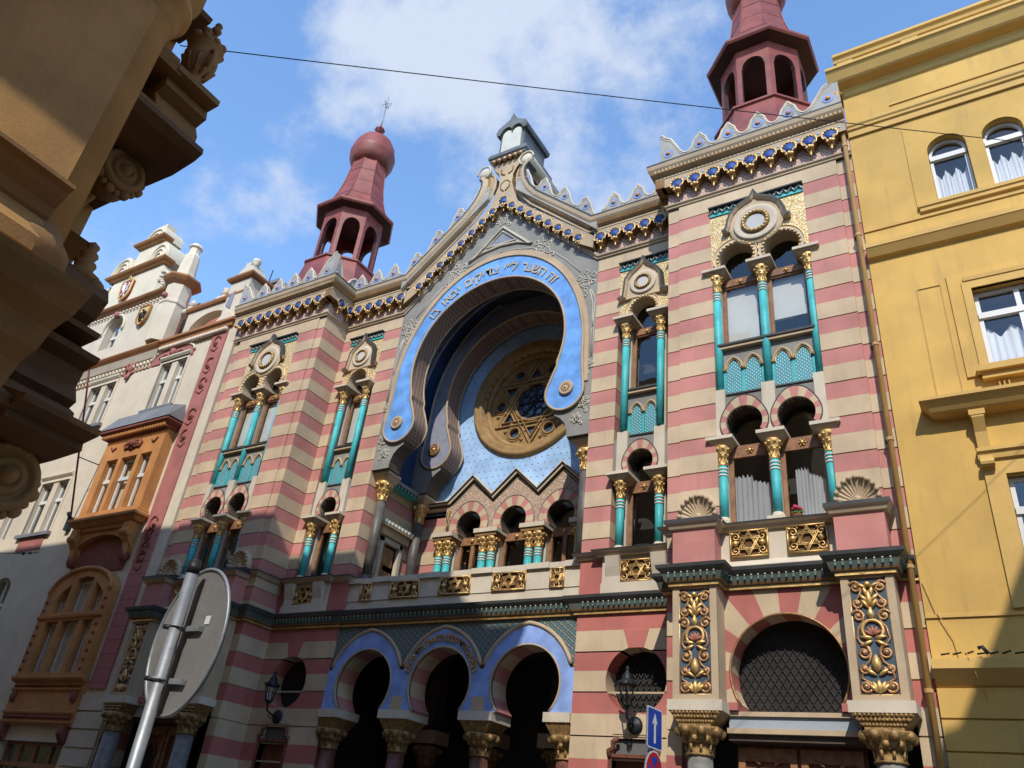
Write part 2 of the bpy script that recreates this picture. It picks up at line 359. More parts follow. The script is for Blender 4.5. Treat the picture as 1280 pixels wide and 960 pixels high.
    def glyph(s, ch, cx, cz, size, ang, y, m, depth=0.03):
        """one letter standing on the wall (its own real relief), rotated by ang in the plane of the facade"""
        c = bpy.data.curves.new('g', 'FONT'); c.body = ch; c.size = size; c.extrude = depth / 2; c.offset = size * 0.012
        o = bpy.data.objects.new('g', c); COL.objects.link(o); dg = bpy.context.evaluated_depsgraph_get(); dg.update()
        me = o.evaluated_get(dg).to_mesh(); co = [v.co.copy() for v in me.vertices]; fs = [tuple(p.vertices) for p in me.polygons]
        if co:
            x0 = min(v.x for v in co); x1 = max(v.x for v in co); mid = (x0 + x1) / 2
            V = []
            for v in co:
                a, h = v.x - mid, v.y - size * 0.3
                V.append((cx + a * cos(ang) - h * sin(ang), y - v.z - depth / 2, cz + a * sin(ang) + h * cos(ang)))
            s.add(V, fs, m)
        o.evaluated_get(dg).to_mesh_clear(); bpy.data.objects.remove(o); bpy.data.curves.remove(c)
    def mesh(s, name):
        me = bpy.data.meshes.new(name); me.from_pydata(s.v, [], s.f)
        for n in s.names: me.materials.append(MATS[n])
        me.polygons.foreach_set('material_index', s.m); me.polygons.foreach_set('use_smooth', s.sm)
        bm = bmesh.new(); bm.from_mesh(me); bmesh.ops.recalc_face_normals(bm, faces=bm.faces); bm.to_mesh(me); bm.free(); me.update(); return me
    def build(s, name, parent=None, loc=None, rz=0.0):
        return put(s.mesh(name), name, parent, loc, rz)
def put(me, name, parent=None, loc=None, rz=0.0):
    o = bpy.data.objects.new(name, me); COL.objects.link(o)
    if loc: o.location = loc
    if rz: o.rotation_euler = (0, 0, rz)
    if parent: o.parent = parent
    return o
def tag(o, label, cat, group=None, kind=None):
    if kind: o['kind'] = kind
    if label: o['label'] = label
    if cat: o['category'] = cat
    if group: o['group'] = group
    return o
def thing(name, label, cat, loc=(0, 0, 0), rz=0.0, group=None):
    o = bpy.data.objects.new(name, None); COL.objects.link(o); o.location = loc; o.rotation_euler = (0, 0, rz); o.empty_display_size = 0.3
    return tag(o, label, cat, group)
def arc(cx, cz, rx, rz, a0, a1, n):
    return [(cx + rx * cos(radians(a0 + (a1 - a0) * k / n)), cz + rz * sin(radians(a0 + (a1 - a0) * k / n))) for k in range(n + 1)]
def circ(cx, cz, r, n=24): return arc(cx, cz, r, r, 0, 360, n)[:-1]
def P3(pts, y): return [(p[0], y, p[1]) for p in pts]
def rect(x0, x1, z0, z1): return [(x0, z0), (x1, z0), (x1, z1), (x0, z1)]
# ================================================================== THE SYNAGOGUE
SYN = thing('synagogue', 'striped pink and cream synagogue with blue keyhole arch, rose window and two red lantern turrets', 'synagogue')
ZJ = [15.277 - 0.75 * k for k in range(0, 13)]
PK, CR, PG = 'pink_stucco', 'cream_stucco', 'pink_ground'
UP = [(15.70, ZJ[0], CR, 0)]
for k in range(12):
    UP += [(ZJ[k], ZJ[k] - 0.375, PK, 1), (ZJ[k] - 0.375, ZJ[k + 1], CR, 0)]
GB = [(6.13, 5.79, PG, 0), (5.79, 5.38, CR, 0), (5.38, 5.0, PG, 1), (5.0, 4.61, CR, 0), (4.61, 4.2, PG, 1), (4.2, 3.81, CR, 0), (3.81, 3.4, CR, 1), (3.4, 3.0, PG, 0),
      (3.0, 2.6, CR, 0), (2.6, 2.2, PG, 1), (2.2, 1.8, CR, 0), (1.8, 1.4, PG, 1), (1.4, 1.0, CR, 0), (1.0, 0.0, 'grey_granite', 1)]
GR = 0.026
def bands(lst, zt, zb):
    o = []
    for a, b, m, g in lst:
        a2, b2 = min(a, zt), max(b, zb)
        if a2 - b2 > 0.01: o.append((a2 - (GR if g and a2 == a else 0), b2, m))
    return o
def courses(P, x0, x1, y0, y1, zt, zb, lst=UP):
    """rusticated block wall: banded courses with sunk joints, solid"""
    i = 0.028
    P.box(x0 + i, x1 - i, y0 + i, y1, zb, zt - 0.004, 'tan_stone')
    for a, b, m in bands(lst, zt, zb): P.box(x0, x1, y0, y1 - 0.004, b, a, m)
# ---------------------------------------------------------------- repeated small parts, made once, copied with shared meshes
def column_proto(r, z0, z1, shaft, cap_h=0.36, rings=True, base=True, cap='gold', bs=0.13):
    """shaft with its own capital and base as sub-parts; origin at the axis, z absolute"""
    P = B()
    prof = [(r, z0), (r * 0.97, z1)]
    P.lathe(0, 0, 0, prof, 14, shaft)
    if rings:
        for k, dz in enumerate((0.06, 0.13, 0.20)):
            P.lathe(0, 0, 0, [(r, z1 - dz - 0.018), (r + 0.013, z1 - dz - 0.012), (r + 0.013, z1 - dz + 0.012), (r, z1 - dz + 0.018)], 14, 'white_band')
    sh = P.mesh('column')
    P = B(); c0 = z1
    P.lathe(0, 0, 0, [(r * 1.02, c0), (r * 1.18, c0 + 0.02), (r * 0.98, c0 + 0.05), (r * 0.95, c0 + cap_h * 0.42), (r * 1.25, c0 + cap_h * 0.46), (r * 1.2, c0 + cap_h * 0.52), (r * 1.45, c0 + cap_h * 0.7), (r * 1.85, c0 + cap_h * 0.93), (r * 1.75, c0 + cap_h)], 12, cap, smooth=True)
    for k in range(8):
        a = pi / 8 + k * pi / 4
        P.ball(r * 1.62 * cos(a), r * 1.62 * sin(a), c0 + cap_h * 0.83, r * 0.42, cap, 6)
        P.ball(r * 1.2 * cos(a + 0.39), r * 1.2 * sin(a + 0.39), c0 + cap_h * 0.58, r * 0.3, cap, 6)
        P.tube([(r * 0.98 * cos(a), r * 0.98 * sin(a), c0 + 0.05), (r * 1.04 * cos(a), r * 1.04 * sin(a), c0 + cap_h * 0.4)], r * 0.14, cap, 4)
    cp = P.mesh('capital')
    bm_ = None
    if base:
        P = B(); P.lathe(0, 0, 0, [(r * 1.5, z0 - bs), (r * 1.55, z0 - bs * 0.7), (r * 1.2, z0 - bs * 0.5), (r * 1.3, z0 - bs * 0.25), (r * 1.02, z0)], 14, 'pale_stone' if rings else shaft); bm_ = P.mesh('base')
    return sh, cp, bm_
def place_col(pr, x, y, parent):
    o = put(pr[0], 'column', parent, (x, y, 0)); put(pr[1], 'capital', o)
    if pr[2]: put(pr[2], 'base', o)
    return o
def abacus(P, x, yf, yb, z0, z1, hw, m='tan_stone', flare=0.22):
    """slab with a flared underside over a capital"""
    P.box(x - hw, x + hw, yf, yb, z1 - 0.07, z1, 'pale_stone')
    i = 0.03; j = hw * 0.42; d = 0.0
    a = [(x - hw + i, yf + i, z1 - 0.07), (x + hw - i, yf + i, z1 - 0.07), (x + hw - i, yb, z1 - 0.07), (x - hw + i, yb, z1 - 0.07)]
    c = [(x - hw + j, yf + j, z0), (x + hw - j, yf + j, z0), (x + hw - j, yb, z0), (x - hw + j, yb, z0)]
    P.hexa(c, a, m)

def corbel_mesh():
    P = B()
    P.lathe(0, 0, 0, [(0.15, -0.325), (0.148, -0.27), (0.12, -0.235), (0.06, -0.21), (1e-4, -0.2)], 14, 'deep_blue', axis='y')
    P.tube(P3(arc(0, 0, 0.17, 0.17, -40, 220, 18), -0.34), 0.016, 'gold', 5)
    for k in range(9):
        a = radians(-30 + k * 30); P.ball(0.15 * cos(a), -0.335, 0.15 * sin(a), 0.02, 'gold', 6)
    P.lathe(0, -0.2, 0, [(1e-4, -0.38), (0.02, -0.36), (0.03, -0.33), (0.02, -0.30), (0.04, -0.27), (0.05, -0.24), (0.035, -0.22), (0.07, -0.18), (0.075, -0.15)], 10, 'gold')
    P.box(-0.07, 0.07, -0.335, -0.02, -0.19, -0.14, 'gold')
    for x in (-0.075, 0.075): P.ball(x, -0.33, -0.19, 0.03, 'gold', 6)
    P.ball(0, -0.345, -0.17, 0.045, 'gold', 6)
    P.tube([(0, -0.02, -0.42), (0, -0.02, -0.30)], 0.02, 'pink_stucco', 4)
    P.ball(0.223, -0.325, 0.13, 0.032, 'pale_blue', 7)
    return P.mesh('corbel')
CORBEL = corbel_mesh(); CORBEL.transform(Matrix.Diagonal((1.0, 0.72, 1.0, 1.0)))
def corbel_plate(P, xs, zf, y=0.0, y_is='x', dz_top=0.27, slope_dir=None, ends=(0.22, 0.22)):
    """pierced plate carried by the corbels: scalloped lower edge, one round hole over each corbel"""
    pts = [(x, zf(x)) for x in xs]; low = []
    def S(x, dz): return (x, zf(x) + dz)
    x0, x1 = xs[0] - ends[0], xs[-1] + ends[1]
    low.append(S(x0, -0.02)); low.append(S(xs[0] - 0.055, -0.02)); low.append(S(xs[0] - 0.055, -0.15))
    for a, b in zip(xs[:-1], xs[1:]):
        low.append(S(a + 0.055, -0.15)); m_ = (a + b) / 2; r = (b - a) / 2 - 0.06
        for k in range(1, 8):
            t_ = pi - pi * k / 8; x = m_ + r * cos(t_); low.append((x, zf(x) - 0.15 + 1.15 * r * sin(t_)))
        low.append(S(b - 0.055, -0.15))
    low += [S(xs[-1] + 0.055, -0.15), S(xs[-1] + 0.055, -0.02), S(x1, -0.02)]
    topx = [x for x in ([x0] + [x for x in xs] + [x1])]
    outer = low + [S(x, dz_top) for x in reversed(topx)]
    holes = [circ(p[0], p[1] + 0.0, 0.15, 14) for p in pts]
    return outer, holes
MERL_H = 0.62
def merlon_curve(x0, x1, n, z0, endl=0, endr=0, zv=0.13, zp=0.66):
    """upper outline of the crest between x0 and x1 with n peaks; ends may rise into a corner horn"""
    pts = []; w = (x1 - x0) / n
    def h(t):  # t from -.5 (valley) to .5
        a = abs(t) * 2
        s = [(0.0, 1.0), (0.07, 0.97), (0.10, 0.86), (0.22, 0.80), (0.26, 0.72), (0.40, 0.66), (0.46, 0.48), (0.58, 0.26), (0.72, 0.09), (0.88, 0.01), (1.0, 0.0)]
        for (p, q), (u, v) in zip(s[:-1], s[1:]):
            if p <= a <= u: return q + (v - q) * (a - p) / (u - p)
        return 0
    for i in range(n):
        for k in range(25 if i == n - 1 else 24):
            t_ = -0.5 + k / 24; pts.append((x0 + w * (i + 0.5 + t_), z0 + zv + (zp - zv) * h(t_)))
    return pts
def horn(x0, x1, z0, zv, zt, up_at_start):
    s = [(0, 1.0), (0.10, 0.99), (0.2, 0.86), (0.42, 0.74), (0.5, 0.62), (0.66, 0.36), (0.8, 0.14), (0.92, 0.03), (1, 0)]
    pts = [(x0 + (x1 - x0) * a, z0 + zv + (zt - zv) * b) for a, b in s]
    return pts if up_at_start else [(x1 - (x1 - x0) * a, z0 + zv + (zt - zv) * b) for a, b in reversed(s)]
def crest(P, top, zb, y0, y1, studs, plane='xz'):
    poly = [(top[0][0], zb)] + top + [(top[-1][0], zb)]
    if poly[0][0] < poly[-1][0]: poly = list(reversed(poly))
    P.panel(poly, [], y0, y1, 'grey_crest', 'pale_stone', plane=plane)
    w = lambda p, d: (p[0], d, p[1]) if plane == 'xz' else (d, p[0], p[1])
    P.tube([w(p, y0 + 0.01) for p in top], 0.034, 'pale_stone', 5)
    P.tube([w((p[0], p[1] - 0.085), y0 - 0.002) for p in top], 0.012, 'strapwork', 4)
    ax = 'y' if plane == 'xz' else 'x'
    for x, z in studs:
        q = w((x, z), y0)
        P.lathe(*q, [(0.13, -0.012), (0.13, 0.0)], 14, 'sky_blue', axis=ax, smooth=False)
        P.lathe(*q, [(1e-4, -0.06), (0.045, -0.05), (0.068, -0.02), (0.07, 0.0)], 10, 'stud_orange', axis=ax)
CORN = [(0.22, 0.0), (0.25, 0.02), (0.25, 0.07), (0.22, 0.10), (0.35, 0.16), (0.36, 0.24), (0.40, 0.30), (0.42, 0.40), (0.42, 0.46), (0.0, 0.50)]
CORNM = ['tan_stone', 'tan_stone', 'ochre', 'tan_stone', 'ochre', 'tan_stone', 'tan_stone', 'lead', 'lead']

COL_UP = column_proto(0.088, 10.33, 12.86, 'teal', 0.45, base=False)
COL_LO = column_proto(0.088, 7.55, 8.62, 'teal', 0.42, bs=0.12)
COL_TRI = column_proto(0.105, 7.0, 8.62, 'teal', 0.42, rings=True)
COL_LOG = column_proto(0.135, 7.55, 9.62, 'shaft_stone', 0.55, rings=False, bs=0.2)
COL_ARC = column_proto(0.20, 0.55, 3.36, 'red_granite', 0.44, rings=False, cap='dull_gold', bs=0.3)
COL_PIER = column_proto(0.21, 0.55, 3.36, 'grey_granite', 0.44, rings=False, cap='dull_gold', bs=0.3)

def pointed(cx, z0, R, off, a_lo=0.0, n=12):
    """pointed arch outline from right foot over the apex to left foot"""
    apex = math.acos(off / R)
    r_ = [(cx - off + R * cos(a_lo + (apex - a_lo) * k / n), z0 + R * sin(a_lo + (apex - a_lo) * k / n)) for k in range(n + 1)]
    return r_ + [(2 * cx - p[0], p[1]) for p in reversed(r_[:-1])]
def star_grille(w, h, name='star_grille'):
    """gilded pierced panel with a six pointed star, centred on the origin"""
    P = B()
    P.box(-w / 2, w / 2, 0.03, 0.05, -h / 2, h / 2, 'corner_dark')
    for a, b in (((-w / 2, -h / 2), (w / 2, -h / 2)), ((w / 2, -h / 2), (w / 2, h / 2)), ((w / 2, h / 2), (-w / 2, h / 2)), ((-w / 2, h / 2), (-w / 2, -h / 2))):
        P.tube(P3([a, b], -0.0), 0.022, 'gold', 4)
    R = min(w, h) * 0.48
    for s_ in (0, pi):
        for r_ in (R, R * 0.78):
            t_ = [(r_ * cos(pi / 2 + s_ + 2 * pi * k / 3), r_ * sin(pi / 2 + s_ + 2 * pi * k / 3)) for k in range(3)]
            P.tube(P3(t_, -0.005), 0.017, 'gold', 4, closed=True)
    if w > h * 1.2:
        for sx in (-1, 1):
            for sz in (-1, 1):
                c = (sx * w * 0.36, sz * h * 0.26)
                P.tube(P3([(c[0] + 0.09 * (1 - k / 14) * cos(k * 0.75) * sx, c[1] + 0.09 * (1 - k / 14) * sin(k * 0.75) * sz) for k in range(13)], 0.0), 0.017, 'gold', 4)
                P.ball(sx * w * 0.45, 0.0, sz * h * 0.4, 0.035, 'gold', 6); P.ball(sx * w * 0.25, 0.01, sz * h * 0.42, 0.028, 'copper', 6)
            P.ball(sx * w * 0.36, -0.01, 0, 0.06, 'gold', 7); P.ball(sx * w * 0.30, 0.0, 0.02, 0.035, 'copper', 6)
    else:
        for sz in (-1, 1):
            P.tube(P3(circ(0, sz * h * 0.36, w * 0.2, 8), 0.0), 0.015, 'gold', 4, closed=True)
            for sx in (-1, 1): P.tube(P3(circ(sx * w * 0.33, sz * h * 0.36, w * 0.12, 6), 0.0), 0.014, 'copper', 4, closed=True)
            for sx in (-1, 1): P.tube(P3(circ(sx * w * 0.36, sz * h * 0.1, w * 0.1, 6), 0.0), 0.014, 'gold', 4, closed=True)
    return P.mesh(name)
STAR_T = star_grille(0.67, 0.48); STAR_B = star_grille(0.72, 0.44); STAR_M = star_grille(0.88, 0.40); STAR_N = star_grille(0.33, 0.42)

# ---------------------------------------------------------------- one window group (upper and lower window with its columns)
def window_group(s, yf, wins, x0, x1, hw, twin):
    """wins: window axes; x0..x1 the recess; hw half distance between columns"""
    cols = sorted(set(round(c + d * hw, 3) for c in wins for d in (-1, 1))); cx = sum(wins) / len(wins)
    # gilded field over the arches, with the arch openings cut through
    P = B(s); r = hw - 0.12; zc = 13.66
    outer = [(x1, 13.45), (x1, 15.04), (x0, 15.04), (x0, 13.45)]
    for c in wins:
        a = arc(c, zc, r, r * 1.06, 212, -32, 22); outer += [(a[0][0], 13.45)] + a + [(a[-1][0], 13.45)]
    P.panel(outer, [], yf - 0.0, yf + 0.36, 'gold_arabesque', 'tan_stone')
    P.build('gilded_field', SYN)
    P = B(s)
    for c in wins:
        a = arc(c, zc, r + 0.005, r * 1.06, 205, -25, 24); b = arc(c, zc, r + 0.125, (r + 0.125) * 1.05, 205, -25, 24)
        P.ring(a, b, yf - 0.045, yf + 0.01, 'pale_stone')
        P.tube(P3(arc(c, zc, r + 0.12, (r + 0.12) * 1.05, 200, -20, 22), yf - 0.05), 0.016, 'gold', 4)
        for k in range(17):
            t_ = radians(-20 + 220 * k / 16); P.ball(c + (r + 0.025) * cos(t_), yf - 0.05, zc + (r * 1.06 + 0.02) * sin(t_), 0.036, 'gold', 6)
    P.build('arch_ring', SYN)
    # medallion and its hood
    P = B(s); ym = yf - 0.05; mz = 14.47; R = 0.50 if twin else 0.36
    P.lathe(cx, ym - 0.0, mz, [(R, 0.0), (R, -0.06), (R - 0.03, -0.075), (R - 0.1, -0.06), (R - 0.17, -0.05)], 30, 'pale_stone', axis='y', caps=False)
    P.lathe(cx, ym, mz, [(R + 0.11, 0.0), (R + 0.10, -0.02), (R - 0.02, -0.025)], 30, 'cream_stucco', axis='y', caps=False)
    P.tube(P3(circ(cx, mz, R * 0.55, 24), ym - 0.06), R * 0.115, 'dull_gold', 6, closed=True)
    for k in range(20): P.ball(cx + R * 0.55 * cos(k * pi / 10), ym - 0.10, mz + R * 0.55 * sin(k * pi / 10), R * 0.075, 'gold', 5)
    P.lathe(cx, ym - 0.0, mz, [(R * 0.9, -0.045), (1e-4, -0.05)], 24, 'pale_stone', axis='y', smooth=False, caps=False)
    P.lathe(cx, ym, mz, [(R * 0.42, -0.066), (1e-4, -0.068)], 20, 'sky_white', axis='y', smooth=False, caps=False)
    P.build('medallion', SYN)
    P = B(s); hh = R + 0.12
    half = [(0.76, 14.40), (0.66, 14.42), (0.62, 14.52), (0.60, 14.66), (0.53, 14.86), (0.40, 15.02), (0.22, 15.12), (0.08, 15.18), (0.03, 15.26), (0, 15.34)]
    if not twin: half = [(0.66, mz - 0.42), (0.5, mz - 0.36), (hh + 0.0, mz - 0.2), (hh * 0.97, mz), (hh * 0.93, mz + hh * 0.38), (hh * 0.72, mz + hh * 0.72), (hh * 0.42, mz + hh * 0.98), (hh * 0.16, mz + hh * 1.2), (0, mz + hh * 1.5)]
    pth = [(cx + a, b) for a, b in half] + [(cx - a, b) for a, b in reversed(half[:-1])]
    ol = pth if pth[0][0] < pth[-1][0] else pth[::-1]
    P.panel(ol, [], yf - 0.075, yf + 0.02, 'cream_stucco')
    P.sweep(P3(pth, yf), [(-0.045, 0.0), (-0.045, 0.11), (0.0, 0.16), (0.05, 0.16), (0.07, 0.10), (0.07, 0.0)], (0, -1, 0), 'tan_stone', ms=['tan_stone', 'tan_stone', 'lead', 'lead', 'lead'])
    P.build('hood_mould', SYN)
    # dentil cresting in teal and white
    P = B(s); n = 13 if twin else 9; w = (x1 - x0) / n
    P.box(x0, x1, yf - 0.03, yf + 0.3, 15.04, 15.09, 'teal')
    P.box(x0, x1, yf - 0.015, yf + 0.3, 15.09, 15.24, 'teal')
    P.box(x0 - 0.01, x1 + 0.01, yf - 0.13, yf + 0.3, 15.24, 15.275, 'lead')
    for k in range(n):
        c = x0 + w * (k + 0.5)
        P.tube(P3([(c - w * 0.48, 15.10), (c, 15.235), (c + w * 0.48, 15.10)], yf - 0.05), 0.022, 'white_band', 4)
    P.build('dentil_crest', SYN)
    # white jambs, spandrels and sill ledges between the two storeys
    P = B(s)
    for c in cols:
        P.box(max(c - 0.13, x0), min(c + 0.13, x1), yf - 0.015, yf + 0.5, 9.25, 10.30, 'pale_stone')
        P.box(c - 0.07, c + 0.07, yf + 0.2, yf + 0.5, 10.30, 13.40, 'reveal')
        P.box(c - 0.07, c + 0.07, yf + 0.2, yf + 0.5, 7.42, 9.25, 'reveal')
        P.box(c - 0.16, c + 0.16, yf - 0.07, yf + 0.3, 7.34, 7.44, 'pale_stone')
    P.box(x0, x1, yf + 0.09, yf + 0.5, 10.1, 10.19, 'grey_stucco')
    P.build('window_jamb', SYN)
    for c in cols:
        P = B(s); abacus(P, c, yf - (0.11 if twin else 0.25), yf + 0.45, 13.29, 13.45, 0.27); P.build('abacus', SYN)
        P = B(s); abacus(P, c, yf - (0.10 if twin else 0.24), yf + 0.45, 9.03, 9.21, 0.27); P.build('abacus', SYN)
    for c in cols:
        yc_ = yf + (0.12 if twin else 0.02); place_col(COL_UP, s * c, yc_, SYN); place_col(COL_LO, s * c, yc_, SYN)
    # lower pointed horseshoe arches with radial voussoirs
    P = B(s)
    out_lo = [(x1, 9.21)]
    rr = min(0.36, hw - 0.14); R_ = hw - 0.02
    out2 = [(x1, 9.21), (x1, 10.10), (x0, 10.10), (x0, 9.21)]
    for c in wins:
        a = arc(c, 9.48, rr, rr, 215, -35, 20); out2 += [(a[0][0], 9.21)] + a + [(a[-1][0], 9.21)]
    P.panel(out2, [], yf + 0.02, yf + 0.42, 'grey_stucco', 'dark_soffit')
    P.build('arch_spandrel', SYN)
    for c in wins:
        P = B(s); n = 26; A0, A1 = -32, 212
        a = arc(c, 9.48, rr, rr, A1, A0, n); b = []
        for k in range(n + 1):
            t_ = radians(A1 + (A0 - A1) * k / n); q = R_ * (1 + 0.27 * max(0, sin(t_)) ** 5)
            b.append((c + q * cos(t_), 9.48 + q * sin(t_)))
        seg = [PK if (k // 2) % 2 == 0 else CR for k in range(n)]
        P.ring(a, b, yf - 0.035, yf + 0.12, PK, mi_='tan_stone', mo='lead', seg=seg)
        P.tube(P3(b, yf - 0.03), 0.014, 'lead', 4)
        P.build('voussoir_arch', SYN)
    # glazing: oak frame and transom, glass above and below
    for c in wins:
        e = hw - 0.12
        P = B(s); yg = yf + 0.30
        P.box(c - e - 0.05, c + e + 0.05, yg - 0.02, yg + 0.06, 13.06, 13.30, 'wood'); P.box(c - e, c + e, yg - 0.05, yg + 0.02, 13.10, 13.24, 'wood')
        P.ball(c, yg - 0.06, 13.17, 0.045, 'gold', 6)
        for k in range(6): P.ball(c + 0.055 * cos(k * pi / 3), yg - 0.055, 13.17 + 0.055 * sin(k * pi / 3), 0.018, 'gold', 5)
        for d in (-1, 1): P.box(c + d * e - 0.035, c + d * e + 0.035, yg, yg + 0.06, 11.45, 13.06, 'wood')
        P.box(c - e - 0.12, c + e + 0.12, yf + 0.02, yg + 0.08, 11.40, 11.45, 'lead'); P.box(c - e - 0.1, c + e + 0.1, yf + 0.05, yg + 0.08, 11.33, 11.40, 'tan_stone')
        f = P.build('window_frame', SYN)
        P = B(s); P.box(c - e, c + e, yg + 0.02, yg + 0.028, 11.4, 13.08, 'glass'); P.box(c - e, c + e, yg + 0.02, yg + 0.028, 13.3, 14.4, 'glass'); P.build('pane', f)
        P = B(s); zb = {True: 11.45, False: 11.45}[twin]
        top_lit = not (twin and s > 0 and c > cx)
        if twin or s < 0:
            zl = 11.45 if top_lit else 12.05
            if s < 0: zl = 11.75
            P.box(c - e, c + e, yg + 0.12, yg + 0.13, zl, 13.08, 'blind'); P.build('roller_blind', f)
        # lancet balustrade below the sill
        P = B(s); yl = yf + 0.14
        P.box(c - e - 0.12, c + e + 0.12, yl + 0.02, yl + 0.1, 10.2, 11.33, 'grey_stucco')
        for d in (-0.5, 0.5):
            cc = c + d * (e + 0.02) ; w2 = (e + 0.02) / 2
            po = pointed(cc, 10.83, w2 * 1.62, w2 * 0.70, 0.0, 8)
            P.panel([(cc + w2 * 0.92, 10.24)] + [(cc + (p[0] - cc) * 0.92, p[1]) for p in po] + [(cc - w2 * 0.92, 10.24)], [], yl, yl + 0.05, 'teal_lattice')
            P.tube(P3(po, yl - 0.02), 0.032, 'tan_stone', 5); P.tube(P3([(cc + (p[0] - cc) * 0.84, p[1] - 0.04) for p in po], yl - 0.015), 0.014, 'gold', 4)
        for dd in (-1, 0, 1):
            x = c + dd * (e + 0.02); P.ball(x, yl - 0.03, 10.82, 0.05, 'dull_gold', 6); P.box(x - 0.03, x + 0.03, yl - 0.025, yl + 0.02, 10.24, 10.8, 'teal')
        P.box(c - e - 0.12, c + e + 0.12, yf + 0.06, yl + 0.12, 10.19, 10.225, 'lead')
        P.build('lancet_panel', SYN)
        # lower window
        P = B(s); yg = yf + 0.30
        P.box(c - e - 0.05, c + e + 0.05, yg - 0.02, yg + 0.06, 8.86, 9.12, 'wood'); P.ball(c, yg - 0.03, 8.99, 0.05, 'gold', 6)
        for k in range(6): P.ball(c + 0.06 * cos(k * pi / 3), yg - 0.03, 8.99 + 0.06 * sin(k * pi / 3), 0.02, 'gold', 5)
        for d in (-1, 1): P.box(c + d * e - 0.04, c + d * e + 0.04, yg, yg + 0.06, 7.4, 8.86, 'wood')
        f = P.build('window_frame', SYN)
        P = B(s); P.box(c - e, c + e, yg + 0.02, yg + 0.028, 7.4, 8.88, 'glass'); P.box(c - e, c + e, yg + 0.02, yg + 0.028, 9.1, 9.95, 'glass'); P.build('pane', f)
        if twin and s > 0:
            P = B(s); n = 26; x_a, x_b = (c - e, c + e) if c < cx else (c - e * 0.55, c + e * 0.8)
            V = []
            for k in range(n + 1):
                u = x_a + (x_b - x_a) * k / n; yy = yg + 0.16 + 0.03 * sin(k * 1.9); zt = 8.42 + 0.04 * sin(k * 2.3) + (0.1 if k < n / 2 else -0.05 * (k - n / 2) / n * 6)
                V += [(u, yy, 7.4), (u, yy, zt)]
            P.add(V, [(2 * k, 2 * k + 2, 2 * k + 3, 2 * k + 1) for k in range(n)], 'curtain', True); P.build('curtain', f)
    # room behind
    P = B(s)
    P.box(x0, x1, yf + 1.15, yf + 1.2, 6.5, 15.1, 'interior'); P.box(x0 - 0.05, x0, yf + 0.4, yf + 1.2, 6.5, 15.1, 'interior'); P.box(x1, x1 + 0.05, yf + 0.4, yf + 1.2, 6.5, 15.1, 'interior')
    P.box(x0, x1, yf + 0.5, yf + 1.2, 10.0, 11.3, 'interior')
    P.build('room', SYN)

PANEL = None
def scroll_panel():
    """gilded arabesque relief of the portal piers, 0.56 x 1.8 m, centred; one mesh shared by the four piers"""
    P = B(); P.box(-0.28, 0.28, 0.0, 0.03, -0.9, 0.9, 'panel_blue')
    for a, b in (((-0.28, -0.9), (0.28, -0.9)), ((0.28, -0.9), (0.28, 0.9)), ((0.28, 0.9), (-0.28, 0.9)), ((-0.28, 0.9), (-0.28, -0.9))): P.tube(P3([a, b], -0.0), 0.018, 'gold', 4)
    def spiral(cx, cz, r, turns, a0, sg, m='gold', t=0.024):
        n = int(14 * turns); P.tube(P3([(cx + sg * r * (1 - 0.85 * k / n) * cos(a0 + 2 * pi * turns * k / n), cz + r * (1 - 0.85 * k / n) * sin(a0 + 2 * pi * turns * k / n)) for k in range(n + 1)], -0.012), t, m, 5)
        P.ball(cx, -0.02, cz, t * 1.7, m, 6)
    def leaf(x, z, l, a, w=0.045, m='gold'):
        n = 6; pts = [(x + l * k / n * cos(a), -0.015 - 0.012 * sin(pi * k / n), z + l * k / n * sin(a)) for k in range(n + 1)]
        P.tube(pts, [w * (0.25 + sin(pi * (k + 0.6) / (n + 1.2))) * 0.6 for k in range(n + 1)], m, 6)
    for sg in (-1, 1):
        for z, r, a in ((0.74, 0.10, 0.4), (0.48, 0.085, 2.6), (0.28, 0.1, 0.2), (-0.28, 0.115, 1.2), (-0.52, 0.08, 2.8), (-0.78, 0.09, 3.6)):
            spiral(sg * (0.185 if r < 0.105 else 0.16), z, r, 1.5, a, sg, 'gold' if int(z * 100) % 2 else 'copper')
        P.tube(P3([(sg * x, z) for x, z in ((0.02, -0.85), (0.1, -0.74), (0.235, -0.66), (0.2, -0.5), (0.1, -0.42), (0.06, -0.3), (0.13, -0.16), (0.2, -0.13), (0.235, -0.06), (0.2, 0.1), (0.13, 0.19), (0.1, 0.3), (0.2, 0.38), (0.23, 0.5), (0.14, 0.6), (0.1, 0.7), (0.2, 0.84))], -0.01), 0.022, 'copper', 5)
        for z, a in ((0.4, 1.0), (0.5, 0.8), (0.58, 1.3), (-0.86, 0.75), (-0.86, 1.15), (-0.06, 0.1), (-0.1, -0.5), (0.72, 0.5), (-0.62, 0.6)):
            leaf(sg * 0.02, z, 0.17, a if sg > 0 else pi - a)
    P.tube(P3(arc(0, 0.06, 0.15, 0.15, -60, 240, 22), -0.015), 0.03, 'gold', 6)
    for k in range(5): leaf(0, -0.02, 0.14, radians(30 + 30 * k), 0.04, 'rose_leaf')
    P.lathe(0, -0.02, 0, [(1e-4, -0.58), (0.06, -0.52), (0.075, -0.44), (0.05, -0.37), (1e-4, -0.3)], 10, 'gold'); P.lathe(0, -0.02, 0, [(1e-4, 0.2), (0.05, 0.26), (0.06, 0.32), (0.03, 0.38), (1e-4, 0.44)], 10, 'gold')
    P.ball(0, -0.03, 0.78, 0.05, 'gold', 8); leaf(0, -0.88, 0.2, pi / 2, 0.06); leaf(0, 0.42, 0.26, pi / 2, 0.06)
    return P.mesh('gilded_relief')
PANEL = scroll_panel()
